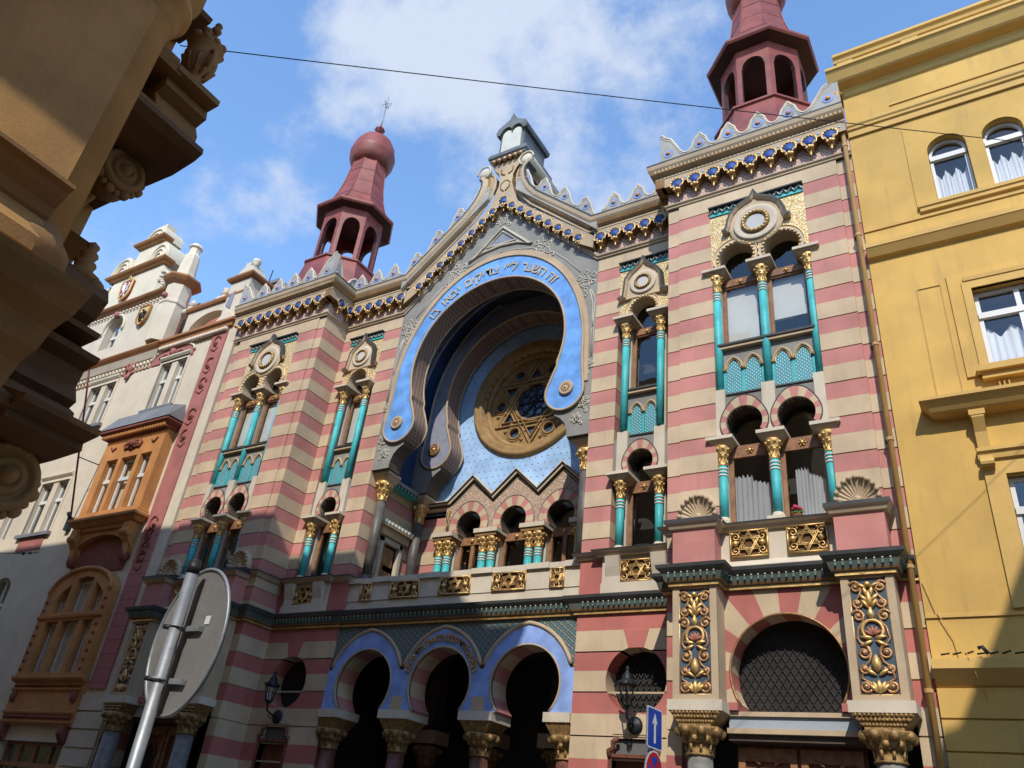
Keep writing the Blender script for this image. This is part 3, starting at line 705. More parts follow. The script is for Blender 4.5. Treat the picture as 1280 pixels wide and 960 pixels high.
def shell(P, x, y, z, w):
    """fluted shell hollowed into a projecting half dome, beads round its rim"""
    nA, nT, V, F = 65, 8, [], []
    for i in range(nA):
        a = pi * i / (nA - 1)
        for k in range(nT + 1):
            u = 0.06 + 0.94 * k / nT; f = 0.022 * cos(13 * 2 * a / 2 * 2) * u
            V.append((x + w * u * cos(a), y - 0.015 - 0.13 * u * u + f, z + 0.04 + w * 1.2 * u * sin(a)))
    for i in range(nA - 1):
        for k in range(nT): q_ = i * (nT + 1) + k; F.append((q_, q_ + 1, q_ + nT + 2, q_ + nT + 1))
    P.add(V, F, 'cream_stucco', True)
    P.ring(arc(x, z + 0.04, w * 0.99, w * 1.19, 0, 180, 24), arc(x, z + 0.04, w * 1.1, w * 1.32, 0, 180, 24), y - 0.14, y, 'cream_stucco')
    for k in range(11):
        a = radians(4 + 172 * k / 10); P.ball(x + w * 1.0 * cos(a), y - 0.15, z + 0.04 + w * 1.2 * sin(a), 0.045, 'tan_stone', 7)
    P.ball(x, y - 0.06, z + 0.08, 0.06, 'cream_stucco', 8); P.box(x - w * 1.1, x + w * 1.1, y - 0.14, y, z, z + 0.045, 'cream_stucco')
DC = [(0.0, 0.0), (0.06, 0.0), (0.06, 0.05), (0.10, 0.07), (0.12, 0.10), (0.16, 0.24), (0.2, 0.26), (0.24, 0.30), (0.25, 0.36), (0.0, 0.39)]
DCM = ['ochre', 'gold', 'dark_cornice', 'ochre', 'dark_cornice', 'dark_cornice', 'dark_cornice', 'lead', 'lead']
def studs(P, x0, x1, y, z, step=0.115, ax='x'):
    n = max(1, int((x1 - x0) / step))
    for k in range(n):
        t_ = x0 + (x1 - x0) * (k + 0.5) / n
        if ax == 'x': P.box(t_ - 0.016, t_ + 0.016, y - 0.02, y + 0.01, z - 0.06, z + 0.0, 'stud_green'); P.ball(t_, y - 0.02, z + 0.02, 0.016, 'white_band', 5)
        else: P.box(y - 0.01, y + 0.02, t_ - 0.016, t_ + 0.016, z - 0.06, z + 0.0, 'stud_green'); P.ball(y + 0.02, t_, z + 0.02, 0.016, 'white_band', 5)
# ---------------------------------------------------------------- the two mirrored halves
def half(s):
    yt = -1.0; X0, XA, XW0, XW1, XB, XE = 5.69, 5.97, 6.74, 8.87, 9.62, 9.95
    # --- tower walls
    for xa, xb, ya, yb in ((X0, XA, yt + 0.04, 0.4), (XA, XW0, yt, -0.3), (XW1, XB, yt, -0.3), (XB, XE, yt + 0.06, -0.3)):
        P = B(s); courses(P, xa, xb, ya, yb, 15.70, 6.55); P.build('striped_wall', SYN)
    P = B(s); P.box(XW0, XW1, yt, -0.2, 15.275, 15.70, CR); P.build('wall_band', SYN)
    for xa, xb, ya, yb in ((X0, XA - 0.002, yt + 0.045, 0.4), (XB, XE, yt + 0.05, -0.3)):
        P = B(s); courses(P, xa, xb, ya, yb, 6.5, 0, GB); P.build('striped_wall', SYN)
    window_group(s, yt, [7.303, 8.303], XW0, XW1, 0.5, True)
    # --- bay walls
    for xa, xb in ((3.34, 4.0), (5.34, 5.70)):
        P = B(s); courses(P, xa, xb, 0.0, 0.6, 15.70, 7.35); P.box(xa, xb, 0.0, 0.6, 6.48, 7.35, PG); P.build('striped_wall', SYN)
    P = B(s); P.box(4.0, 5.34, 0.0, 0.6, 15.275, 15.70, CR); P.build('wall_band', SYN)
    window_group(s, 0.0, [4.67], 4.0, 5.34, 0.45, False)
    # sill mouldings and the star grilles under the windows
    SM = [(0.0, 0.0), (0.05, 0.02), (0.09, 0.09), (0.15, 0.12), (0.16, 0.15), (0.0, 0.18)]; SMM = ['tan_stone', 'tan_stone', 'pale_stone', 'lead', 'lead']
    P = B(s)
    P.sweep([(3.34, 0.5, 7.27), (3.34, 0.0, 7.27), (3.86, 0, 7.27), (3.86, -0.13, 7.27), (5.42, -0.13, 7.27), (5.42, 0, 7.27), (5.69, 0, 7.27), (5.69, -0.96, 7.27), (5.9, -0.96, 7.27)], SM, (0, 0, 1), 'tan_stone', flip=1, ms=SMM)
    P.box(3.9, 5.42, -0.13, 0.3, 6.48, 6.72, 'pale_stone'); P.box(3.9, 5.42, -0.07, 0.3, 6.72, 7.3, 'pale_stone')
    for a, b in ((4.02, 4.34), (5.04, 5.36)):
        P.panel([(-0.24, 7.27), (-0.07, 7.27), (-0.07, 6.72), (-0.13, 6.72), (-0.13, 6.86), (-0.19, 7.05)], [], a, b, 'pale_stone', plane='yz')
    P.build('window_sill', SYN)
    put(STAR_B, 'star_grille', SYN, (s * 4.69, -0.11, 6.96))
    P = B(s)
    P.sweep([(XA + 0.8, -1.4, 7.17), (XA + 0.8, yt - 0.06, 7.17), (XW1 - 0.05, yt - 0.06, 7.17)], SM, (0, 0, 1), 'tan_stone', ms=SMM)
    P.box(6.77, 8.83, yt - 0.05, -0.5, 6.45, 7.34, 'pale_stone')
    P.panel([(yt - 0.22, 6.45), (yt - 0.22, 6.5), (yt - 0.05, 6.64), (yt, 6.64), (yt, 6.45)], [], 6.77, 8.83, 'pale_stone', plane='yz')
    P.build('window_sill', SYN)
    for c in (7.30, 8.32): put(STAR_T, 'star_grille', SYN, (s * c, yt - 0.10, 6.94))
    # pedestals with caps and carved shells
    for a, b in ((5.97, 6.77), (8.83, 9.63)):
        P = B(s); P.box(a + 0.0, b - 0.0, -1.4, yt, 6.5, 7.2, PK)
        P.sweep([(a, yt, 7.18), (a, -1.4, 7.18), (b, -1.4, 7.18), (b, yt, 7.18)], [(0, 0), (0.05, 0.02), (0.09, 0.1), (0.13, 0.12), (0.13, 0.19), (0.0, 0.21)], (0, 0, 1), 'tan_stone', ms=['tan_stone', 'tan_stone', 'pale_stone', 'lead', 'lead'])
        P.panel([(-1.5, 7.375), (-1.4, 7.4), (yt - 0.02, 7.55), (yt - 0.02, 7.375)], [], a, b, 'lead', plane='yz')
        P.build('pedestal', SYN)
        P = B(s); shell(P, (a + b) / 2 - 0.02, yt, 7.5, 0.35); P.build('carved_shell', SYN)
    # --- portal: piers, relief panels, capitals, arch
    for a, b in ((5.97, 6.77), (8.83, 9.63)):
        c = (a + b) / 2
        P = B(s); P.box(a, b, -1.37, yt + 0.3, 4.2, 6.14, 'tan_stone')
        P.ring([(c + x, z) for x, z in ((-0.28, 4.29), (0.28, 4.29), (0.28, 6.09), (-0.28, 6.09))], [(c + x, z) for x, z in ((-0.4, 4.2), (0.4, 4.2), (0.4, 6.14), (-0.4, 6.14))], -1.40, -1.36, 'tan_stone', closed=True)
        pr = P.build('portal_pier', SYN); put(PANEL, 'gilded_relief', pr, (s * c, -1.375, 5.19))
        P = B(s); P.box(a - 0.07, b + 0.07, -1.47, yt + 0.3, 4.03, 4.2, 'pale_stone')
        P.hexa([(c - 0.24, -1.44, 3.78), (c + 0.24, -1.44, 3.78), (c + 0.24, -0.95, 3.78), (c - 0.24, -0.95, 3.78)], [(a - 0.05, -1.45, 4.03), (b + 0.05, -1.45, 4.03), (b + 0.05, -0.9, 4.03), (a - 0.05, -0.9, 4.03)], 'dull_gold')
        for k in range(13):
            for j in range(3): P.ball(a + 0.02 + 0.76 * k / 12 * (1 - 0.13 * j) + 0.05 * j, -1.455 + 0.0 * j, 4.0 - 0.07 * j, 0.03, 'dull_gold', 5)
        P.box(c - 0.27, c + 0.27, -1.46, -0.95, 3.77, 3.83, 'dull_gold')
        P.build('pier_capital', SYN)
        place_col(COL_PIER, s * c, -1.2, SYN)
    xc, zc, r = 7.80, 4.73, 0.955
    P = B(s); A = [-32.5] + [-25.5 + 17 * k for k in range(14)] + [212.5]
    fine = []; 
    for a, b in zip(A[:-1], A[1:]): fine += [(a + (b - a) * k / 4, a, b) for k in range(4)]
    fine.append((A[-1], A[-2], A[-1]))
    def wall_pt(t_):
        c_, s_ = cos(radians(t_)), sin(radians(t_)); k = 9
        if abs(c_) > 1e-6: k = min(k, 1.06 / abs(c_))
        if s_ > 1e-6: k = min(k, (6.15 - zc) / s_)
        if s_ < -1e-6: k = min(k, (zc - 4.0) / -s_)
        return (xc + k * c_, zc + k * s_)
    angs = sorted(set([f[0] for f in fine] + [math.degrees(atan2(6.15 - zc, d * 1.06)) for d in (1, -1)] ))
    a_ = [(xc + r * cos(radians(t_)), zc + r * sin(radians(t_))) for t_ in angs]; b_ = [wall_pt(t_) for t_ in angs]
    seg = [PG if int((t_ + 25.5) // 17) % 2 == 0 else CR for t_ in [(p + q) / 2 for p, q in zip(angs[:-1], angs[1:])]]
    seg = [CR if x == PG else PG for x in seg] if False else seg
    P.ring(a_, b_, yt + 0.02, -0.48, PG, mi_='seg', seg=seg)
    P.tube(P3(arc(xc, zc, r, r, -33, 213, 40), yt + 0.015), 0.022, 'copper', 6)
    for d in (-1, 1): P.box(xc + d * 0.94 - 0.13, xc + d * 0.94 + 0.13, yt - 0.12, -0.5, 4.1, 4.22, PG)
    P.build('portal_arch', SYN)
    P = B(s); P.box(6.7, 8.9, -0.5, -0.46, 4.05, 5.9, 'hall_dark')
    for k in range(-26, 27):
        for sg in (-1, 1):
            pts = []
            for j in range(13):
                z = 4.1 + 1.65 * j / 12; x = xc + k * 0.135 + sg * (z - 4.1) * 0.62
                if (x - xc) ** 2 + (z - zc) ** 2 < 1.0: pts.append((x, -0.52, z))
            if len(pts) > 1: P.tube(pts, 0.009, 'iron_grey', 4)
    P.build('window_grille', SYN)
    P = B(s)
    P.box(6.77, 8.85, yt - 0.05, -0.45, 4.02, 4.09, 'tan_stone'); P.box(6.8, 8.85, yt + 0.0, -0.45, 3.84, 4.02, 'lintel_blue'); P.box(6.77, 8.85, yt - 0.03, -0.45, 3.76, 3.84, 'tan_stone'); P.box(6.77, 8.85, yt + 0.05, -0.45, 3.66, 3.76, 'dark_soffit')
    P.build('portal_lintel', SYN)
    P = B(s); P.box(6.8, 8.82, -0.6, -0.52, 0.1, 3.7, 'dark_wood')
    for c in (7.3, 8.3):
        P.ring([(c - 0.36, 0.3), (c - 0.36, 3.4), (c + 0.36, 3.4), (c + 0.36, 0.3)], [(c - 0.47, 0.15), (c - 0.47, 3.6), (c + 0.47, 3.6), (c + 0.47, 0.15)], -0.66, -0.6, 'wood')
        P.panel(pointed(c, 2.9, 0.34, 0.16, 0, 8) + [(c - 0.18, 2.3), (c + 0.18, 2.3)], [], -0.615, -0.6, 'hall_dark'); P.tube(P3(pointed(c, 2.9, 0.37, 0.16, 0, 8), -0.63), 0.025, 'dark_wood', 5)
        for sg in (-1, 1): P.tube([(c + sg * 0.12, -0.65, 3.36), (c + sg * 0.25, -0.66, 3.44), (c + sg * 0.33, -0.65, 3.4)], 0.02, 'wood', 5)
    P.build('portal_door', SYN)
    # --- ground floor bay with its horseshoe window and side door
    P = B(s); xc, zc, r = 4.68, 4.82, 0.63
    def hw_(z):
        if not 4.23 <= z <= zc + r: return 0
        return sqrt(max(0, r * r - (z - zc) ** 2))
    for zt, zb, m in bands(GB, 6.13, 0):
        zs = [zt]; n = max(1, int((zt - zb) / 0.035))
        zs = [zt + (zb - zt) * k / n for k in range(n + 1)]
        if zb < zc + r < zt: zs = sorted(zs + [zc + r], reverse=True)
        for a, b in zip(zs[:-1], zs[1:]):
            ha, hb = hw_(a - 1e-4), hw_(b + 1e-4)
            dz = 0.4 if b < 3.84 else 0
            if dz: ha = hb = 0.43
            if ha + hb == 0: P.add([(3.34, 0, a), (5.72, 0, a), (5.72, 0, b), (3.34, 0, b)], [(0, 1, 2, 3)], m)
            else:
                P.add([(3.34, 0, a), (xc - ha, 0, a), (xc - hb, 0, b), (3.34, 0, b)], [(0, 1, 2, 3)], m); P.add([(xc + ha, 0, a), (5.72, 0, a), (5.72, 0, b), (xc + hb, 0, b)], [(0, 1, 2, 3)], m)
                P.add([(xc - ha, 0, a), (xc - ha, 0.45, a), (xc - hb, 0.45, b), (xc - hb, 0, b)], [(0, 1, 2, 3)], m); P.add([(xc + ha, 0, a), (xc + ha, 0.45, a), (xc + hb, 0.45, b), (xc + hb, 0, b)], [(0, 1, 2, 3)], m)
        P.add([(3.34, 0.03, zt + GR), (5.72, 0.03, zt + GR), (5.72, 0.03, zt - 0.01), (3.34, 0.03, zt - 0.01)], [(0, 1, 2, 3)], 'tan_stone') if abs(zt - 5.45) > 0.75 else None
        P.add([(3.34, 0, zt), (3.34, 0.7, zt), (3.34, 0.7, zb), (3.34, 0, zb)], [(0, 1, 2, 3)], m)
    P.box(xc - hw_(4.24), xc + hw_(4.24), 0.015, 0.45, 3.9, 4.23, CR); P.box(xc - 0.5, xc + 0.5, 0.015, 0.45, 3.81, 3.9, CR)
    P.add([(xc - 0.27, -0.012, 5.785), (xc + 0.27, -0.012, 5.785), (xc + 0.16, -0.012, 5.43), (xc - 0.16, -0.012, 5.43), (xc - 0.27, 0.02, 5.785), (xc + 0.27, 0.02, 5.785), (xc + 0.16, 0.02, 5.43), (xc - 0.16, 0.02, 5.43)], [(0, 1, 2, 3), (0, 4, 5, 1), (1, 5, 6, 2), (3, 2, 6, 7), (0, 3, 7, 4)], PG)
    P.build('striped_wall', SYN)
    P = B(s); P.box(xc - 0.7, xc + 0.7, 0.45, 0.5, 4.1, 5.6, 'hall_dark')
    if s > 0:
        for row in range(9):
            for k in range(-5, 6):
                x, z = xc + (k + 0.5 * (row % 2)) * 0.125, 4.26 + row * 0.135
                if (x - xc) ** 2 + (z - zc) ** 2 < 0.4: P.tube([(x - 0.055, 0.42, z + 0.11), (x - 0.02, 0.41, z + 0.04), (x, 0.4, z), (x + 0.02, 0.41, z + 0.04), (x + 0.055, 0.42, z + 0.11)], 0.014, 'iron_grey', 4)
    P.build('window_grille', SYN)
    P = B(s); P.box(xc - 0.44, xc + 0.44, 0.16, 0.22, 0.1, 3.8, 'dark_wood'); P.box(xc - 0.47, xc + 0.47, -0.03, 0.3, 3.44, 3.5, 'dark_wood'); P.box(xc - 0.4, xc + 0.4, 0.1, 0.16, 3.5, 3.75, 'house_grey')
    for sg in (-1, 1):
        P.tube([(xc + sg * 0.30, -0.03, 3.76), (xc + sg * 0.42, -0.03, 3.7), (xc + sg * 0.40, -0.03, 3.6), (xc + sg * 0.5, -0.03, 3.55), (xc + sg * 0.46, -0.03, 3.45)], 0.045, 'dark_wood', 6)
        P.box(xc + sg * 0.47 - 0.04, xc + sg * 0.47 + 0.04, -0.02, 0.2, 0.3, 3.46, 'dark_wood')
    P.build('side_door', SYN)
    # --- dark studded cornice over the ground floor
    P = B(s); z0 = 6.115
    pth = [(3.34, 0.3), (3.34, 0.0), (5.69, 0.0), (5.69, yt + 0.04), (5.97, yt + 0.04), (5.97, -1.4), (6.77, -1.4), (6.77, yt), (8.83, yt), (8.83, -1.4), (9.63, -1.4), (9.63, yt + 0.06), (9.95, yt + 0.06)]
    P.sweep([(x, y, z0) for x, y in pth], DC, (0, 0, 1), 'dark_cornice', ms=DCM)
    for (xa, ya), (xb, yb) in zip(pth[:-1], pth[1:]):
        if ya == yb: studs(P, min(xa, xb) - (0.08 if ya < -1.2 else -0.14), max(xa, xb) + (0.08 if ya < -1.2 else -0.12), ya - 0.15, z0 + 0.2)
        elif xa > 6.5: studs(P, min(ya, yb) - 0.1, max(ya, yb) - 0.15, xa + (0.15 if (xa in (6.77, 9.63)) else -0.15), z0 + 0.2, ax='y')
    P.build('studded_cornice', SYN)
    # --- upper string, frieze, corbels and cornice of the tower
    yo = yt
    P = B(s); pth = [(X0, 0.3), (X0, yo), (XE, yo)]
    P.sweep([(x, y, 15.69) for x, y in pth], [(0, 0), (0.03, 0.02), (0.03, 0.05), (0.07, 0.09), (0.07, 0.12), (0.0, 0.15)], (0, 0, 1), 'tan_stone'); P.build('string_course', SYN)
    P = B(s); P.box(X0, XE, yo + 0.01, 1.0, 15.80, 16.5, 'frieze_scale'); P.build('scale_frieze', SYN)
    xs = [7.80 + 0.45 * k for k in range(-4, 5)]
    P = B(s)
    o, h = corbel_plate(P, xs, lambda x: 16.28, ends=(0.40, 0.35)); P.panel(o, h, yo - 0.235, yo + 0.0, 'tan_stone', 'ochre', 'ochre')
    ys = [-0.72 + 0.0, -0.27]
    o2, h2 = corbel_plate(P, ys, lambda x: 16.28, ends=(0.55, 0.27)); P.panel(o2, h2, X0 - 0.235, X0 - 0.0, 'tan_stone', 'ochre', 'ochre', plane='yz')
    P.build('corbel_table', SYN)
    for x in xs: put(CORBEL, 'corbel', SYN, (s * x, yo, 16.28))
    for y in ys: put(CORBEL, 'corbel', SYN, (s * X0, y, 16.28), rz=-pi / 2 * s)
    P = B(s); P.sweep([(X0, -0.05, 16.54), (X0, yo, 16.54), (XE, yo, 16.54)], CORN, (0, 0, 1), 'tan_stone', ms=CORNM)
    n = 46
    for k in range(n): P.box(5.45 + 4.5 * (k + 0.2) / n, 5.45 + 4.5 * (k + 0.62) / n, yo - 0.375, yo - 0.33, 16.70, 16.78, 'tan_stone')
    P.build('cornice', SYN)
    # crest with horns at the corners
    P = B(s); z0 = 17.02; yc = -1.33
    xa, xb = 5.60, 9.93
    top = horn(xa, xa + 0.68, z0, 0.12, 1.0, True)[:-1] + merlon_curve(6.28, 9.15, 4, z0) + horn(9.15, xb, z0, 0.13, 0.95, False)[1:]
    studs_ = [(xa + 0.22, z0 + 0.28)] + [(6.28 + 2.87 / 4 * (k + 0.5), z0 + 0.27) for k in range(4)] + [(xb - 0.25, z0 + 0.3)]
    crest(P, top, z0 - 0.02, yc, yc + 0.16, studs_)
    y2 = yc + 0.163; top2 = [(y, z - 0.1) for y, z in horn(y2, yc + 0.6, z0, 0.22, 0.98, True)[:-1]] + merlon_curve(yc + 0.6, 0.2, 1, z0)
    P.panel([(top2[0][0], z0 - 0.02)] + [(p[0], p[1]) for p in top2] + [(top2[-1][0], z0 - 0.02)], [], 5.605, 5.76, 'grey_crest', 'pale_stone', plane='yz')
    P.tube([(5.61, p[0], p[1]) for p in top2], 0.034, 'pale_stone', 5); P.lathe(5.60, yc + 0.22, z0 + 0.28, [(0.1, -0.012), (0.1, 0)], 14, 'sky_blue', axis='x', smooth=False); P.ball(5.59, yc + 0.22, z0 + 0.28, 0.055, 'copper')
    P.build('crest', SYN)
    # --- upper storey of the bay: string, frieze, corbels (cornice and crest run on into the gable)
    P = B(s); P.box(3.1, X0, 0.01, 0.8, 15.80, 16.5, 'frieze_scale'); P.build('scale_frieze', SYN)
    xs = [3.44 + 0.43 * k for k in range(5)]
    P = B(s); o, h = corbel_plate(P, xs, lambda x: 16.28, ends=(0.18, 0.5)); P.panel(o, h, -0.235, 0.0, 'tan_stone', 'ochre', 'ochre'); P.build('corbel_table', SYN)
    for x in xs: put(CORBEL, 'corbel', SYN, (s * x, 0, 16.28))
    P = B(s); z0 = 17.02
    top = merlon_curve(3.50, 5.62, 3, z0); crest(P, top, z0 - 0.02, -0.33, -0.18, [(3.50 + 2.12 / 3 * (k + 0.5), z0 + 0.27) for k in range(3)]); P.build('crest', SYN)
    # --- body of the tower and bay behind the facade
    P = B(s); P.box(5.75, 9.94, 0.3, 7, 0, 16.9, 'cream_stucco'); P.box(5.75, 9.9, -0.88, 0.3, 15.5, 17.0, 'lead'); P.box(3.4, 5.75, 1.25, 7, 0, 16.9, 'cream_stucco'); P.box(3.3, 5.75, 0.05, 1.3, 15.5, 16.95, 'lead')
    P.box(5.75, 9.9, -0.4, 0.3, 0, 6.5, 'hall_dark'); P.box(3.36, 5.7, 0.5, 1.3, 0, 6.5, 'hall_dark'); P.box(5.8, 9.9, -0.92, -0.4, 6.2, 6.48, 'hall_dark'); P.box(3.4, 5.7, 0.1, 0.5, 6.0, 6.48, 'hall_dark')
    P.build('building_body', SYN)
    # --- lantern turret: skirt, open octagonal arcade, eaves, concave roof, onion, knob, finial
    tx, ty = s * 7.8, 0.9; a0 = radians(22.5)
    T = B(); T.lathe(0, 0, 0, [(1.95, 16.9), (1.62, 17.9), (1.42, 18.9), (1.36, 19.2), (1.42, 19.23), (1.42, 19.3), (1.2, 19.34)], 8, 'oxide_red', smooth=False, a0=a0)
    tur = T.build('lantern_turret', SYN, (tx, ty, 0))
    T = B(); Rl = 1.17
    for k in range(8):
        a = a0 + k * pi / 4; b = a0 + (k + 1) * pi / 4
        p, q = (Rl * cos(a), Rl * sin(a)), (Rl * cos(b), Rl * sin(b)); wdt = sqrt((p[0] - q[0]) ** 2 + (p[1] - q[1]) ** 2)
        n_ = 14; low = [(0, 19.3), (0.12, 19.3), (0.12, 20.85)] 
        arch_ = [(wdt / 2 - (wdt / 2 - 0.15) * cos(pi * j / n_), 20.95 + 0.36 * sin(pi * j / n_)) for j in range(n_ + 1)]
        poly = [(0, 19.3), (0.13, 19.3), (0.13, 20.90)] + arch_ + [(wdt - 0.13, 20.90), (wdt - 0.13, 19.3), (wdt, 19.3), (wdt, 21.78), (0, 21.78)]
        Q = B(); Q.panel(poly, [], 0, 0.14, 'oxide_red', 'oxide_dark')
        ux, uy = (q[0] - p[0]) / wdt, (q[1] - p[1]) / wdt; nx, ny = -uy, ux
        T.add([(p[0] + ux * v[0] + nx * v[1], p[1] + uy * v[0] + ny * v[1], v[2]) for v in Q.v], Q.f, [Q.names[i] for i in Q.m])
    T.build('lantern_arcade', tur)
    T = B(); T.lathe(0, 0, 0, [(1e-4, 21.7), (1.1, 21.72), (1.52, 21.78), (1.57, 21.84), (1.57, 21.92), (1.47, 21.95), (1.30, 22.10), (1.10, 22.45), (0.94, 22.95), (0.82, 23.55), (0.74, 24.2), (0.68, 24.75), (0.62, 25.2)], 8, 'oxide_red', smooth=False, a0=a0, ms=['oxide_dark', 'oxide_dark'] + ['oxide_red'] * 10)
    for k in range(8):
        a = a0 + k * pi / 4
        T.tube([(r_ * cos(a), r_ * sin(a), z) for r_, z in ((1.49, 21.95), (1.32, 22.10), (1.11, 22.45), (0.95, 22.95), (0.83, 23.55), (0.75, 24.2), (0.69, 24.75))], 0.018, 'oxide_red', 4)
    for z, r_ in ((22.72, 1.02), (23.55, 0.82), (24.2, 0.745)): T.tube([(r_ * cos(a0 + k * pi / 4) * 1.005, r_ * sin(a0 + k * pi / 4) * 1.005, z) for k in range(8)], 0.006, 'oxide_red', 4, closed=True)
    T.build('turret_roof', tur)
    T = B(); T.lathe(0, 0, 0, [(0.62, 24.82), (0.80, 24.95), (0.89, 25.2), (0.91, 25.42), (0.925, 25.5), (0.90, 25.58), (0.83, 25.95), (0.66, 26.3), (0.42, 26.52), (0.16, 26.62), (0.07, 26.75), (0.06, 26.95)], 24, 'oxide_red'); T.build('onion_dome', tur)
    T = B(); T.lathe(0, 0, 0, [(0.06, 26.9), (0.14, 26.98), (0.19, 27.1), (0.14, 27.22), (0.05, 27.32), (0.03, 27.5)], 12, 'oxide_red')
    for k in range(8): T.ball(0.17 * cos(k * pi / 4), 0.17 * sin(k * pi / 4), 27.1, 0.06, 'oxide_red', 6)
    T.tube([(0, 0, 27.4), (0, 0, 28.2)], 0.03, 'galvanised', 6); T.tube([(0, 0, 28.2), (0, 0, 29.2)], 0.016, 'galvanised', 6)
    for k in range(4):
        a = k * pi / 2 + 0.3; T.tube([(0, 0, 28.5), (0.16 * cos(a), 0.16 * sin(a), 28.62), (0.22 * cos(a), 0.22 * sin(a), 28.74)], 0.012, 'galvanised', 4); T.tube([(0, 0, 28.75), (0.22 * cos(a), 0.22 * sin(a), 28.72)], 0.012, 'galvanised', 4)
    T.build('finial', tur)
for s in (1, -1): half(s)

# ---------------------------------------------------------------- the gable with the great keyhole arch
def keyhole():
    o = arc(0, 13.0, 3.05, 3.82, -24, 204, 60)
    sd = [(3.055, 12.75), (3.075, 12.4), (3.10, 12.1), (3.125, 11.9)]
    o = list(reversed(sd)) + [p for p in o if p[1] > 13.0] + [(-x, z) for x, z in sd]
    i_ = [p for p in arc(0, 13.5, 2.5, 2.52, 200, -20, 54) if p[1] > 12.62]
    lefts = [(-2.36, 12.5), (-2.28, 12.3), (-2.21, 12.12), (-2.145, 11.94)]
    inn = [(p[0], p[1]) for p in reversed(lefts)] + i_ + [(-p[0], p[1]) for p in lefts]
    sc = lambda sg, a0, a1: [(sg * (2.62 + 0.53 * cos(radians(a))) , 11.70 + 0.54 * sin(radians(a))) for a in range(a0, a1 + (1 if a1 > a0 else -1), 10 if a1 > a0 else -10)]
    right_scroll = sc(1, -10, -190)      # outer right, round below, to the inner side
    left_scroll = [(-p[0], p[1]) for p in right_scroll]
    # start right outer -> over the top to the left -> round left scroll -> inner back to right -> right scroll
    o = [(3.143, 11.75)] + o + [(-3.143, 11.75)]
    return o, left_scroll, inn, list(reversed(right_scroll))
KO, KL, KI, KR = keyhole()
KEY = KO + KL + KI + KR
def keyhole_arch(y0, y1, face, name, letters=False):
    P = B(); P.panel(KEY, [], y0, y1, face, 'arch_soffit')
    o = P.build(name, SYN)
    P = B()
    P.tube(P3(KEY, y0 - 0.005), 0.035, 'tan_stone', 6, closed=True); P.tube(P3(KEY, y1 + 0.0), 0.03, 'tan_stone', 6, closed=True)
    for sg in (-1, 1):
        P.lathe(sg * 2.68, y0, 11.76, [(0.2, 0.0), (0.2, -0.05), (0.17, -0.07), (0.15, -0.055), (0.10, -0.07), (0.06, -0.06), (0.04, -0.09), (1e-4, -0.1)], 18, 'copper' if not letters else 'tan_stone', axis='y')
        for k in range(10): P.ball(sg * 2.68 + 0.1 * cos(k * pi / 5), y0 - 0.07, 11.76 + 0.1 * sin(k * pi / 5), 0.022, 'copper', 5)
    P.build('arch_moulding', o); return o
MA = keyhole_arch(-0.06, 0.55, 'blue_paint', 'keyhole_arch', True)
keyhole_arch(1.75, 2.38, 'pale_face', 'keyhole_arch')
# inscription, gilded capitals standing on the blue band, read from the right
P = B()
TXT = "זה השער ל״י צדיקים יבאו בו"
A0, A1 = 41.0, 141.5
wd = {' ': 0.62, 'ו': 0.6, 'י': 0.55, 'ז': 0.65, '״': 0.6}
tot_w = sum(wd.get(c, 1.0) for c in TXT); acc = 0
for c in TXT:
    w = wd.get(c, 1.0); t_ = radians(A0 + (A1 - A0) * (acc + w / 2) / tot_w); acc += w
    if c != ' ':
        # midline of the band, slightly taller than round
        x, z = 2.78 * cos(t_), 13.28 + 3.10 * sin(t_)
        tx_, tz_ = -2.78 * sin(t_), 3.10 * cos(t_)
        P.glyph(c, x, z, 0.44, atan2(-tz_, -tx_), -0.068, 'letter_gold', 0.02)
P.build('inscription', MA)
# grey gable wall with the tan band round the arch and the brackets under the scrolls
brk = [(-3.34, 10.42), (-2.74, 10.42), (-2.73, 10.6), (-2.66, 10.82), (-2.52, 10.98), (-2.36, 11.08), (-2.36, 11.2), (-2.7, 11.25), (-3.05, 11.45), (-3.02, 12.2)]
inner_edge = [(p[0] * 0.985, 13.0 + (p[1] - 13.0) * 0.985) for p in reversed(arc(0, 13.0, 3.02, 3.79, -10, 190, 50))]
gp = brk[:-1] + [p for p in inner_edge] + [(-p[0], p[1]) for p in reversed(brk[:-1])] + [(3.34, 15.72), (0, 18.86), (-3.34, 15.72)]
P = B(); P.panel(gp, [], 0.0, 0.5, 'grey_stucco', 'dark_soffit'); P.build('gable_wall', SYN)
P = B(); a_ = [(3.14, 11.9), (3.09, 12.4)] + arc(0, 13.0, 3.06, 3.83, 0, 180, 60) + [(-3.09, 12.4), (-3.14, 11.9)]; b_ = [(3.24, 11.9), (3.22, 12.4)] + arc(0, 13.02, 3.20, 4.02, 0, 180, 60) + [(-3.22, 12.4), (-3.24, 11.9)]
P.ring(a_, b_, -0.035, 0.01, 'tan_stone'); P.build('arch_band', SYN)
P = B(); P.panel(brk[:-1] + [(-3.05, 12.0), (-3.34, 12.0)], [], 1.77, 2.36, 'grey_stucco', 'dark_soffit'); P.panel([(-p[0], p[1]) for p in reversed(brk[:-1] + [(-3.05, 12.0), (-3.34, 12.0)])], [], 1.77, 2.36, 'grey_stucco', 'dark_soffit')
o2 = arc(0, 13.0, 3.0, 3.7, 200, -20, 40)
P.panel([(-3.34, 11.9)] + o2 + [(3.34, 11.9), (3.34, 17.4), (-3.34, 17.4)], [], 1.8, 2.34, 'vault_blue'); P.build('inner_arch_wall', SYN)
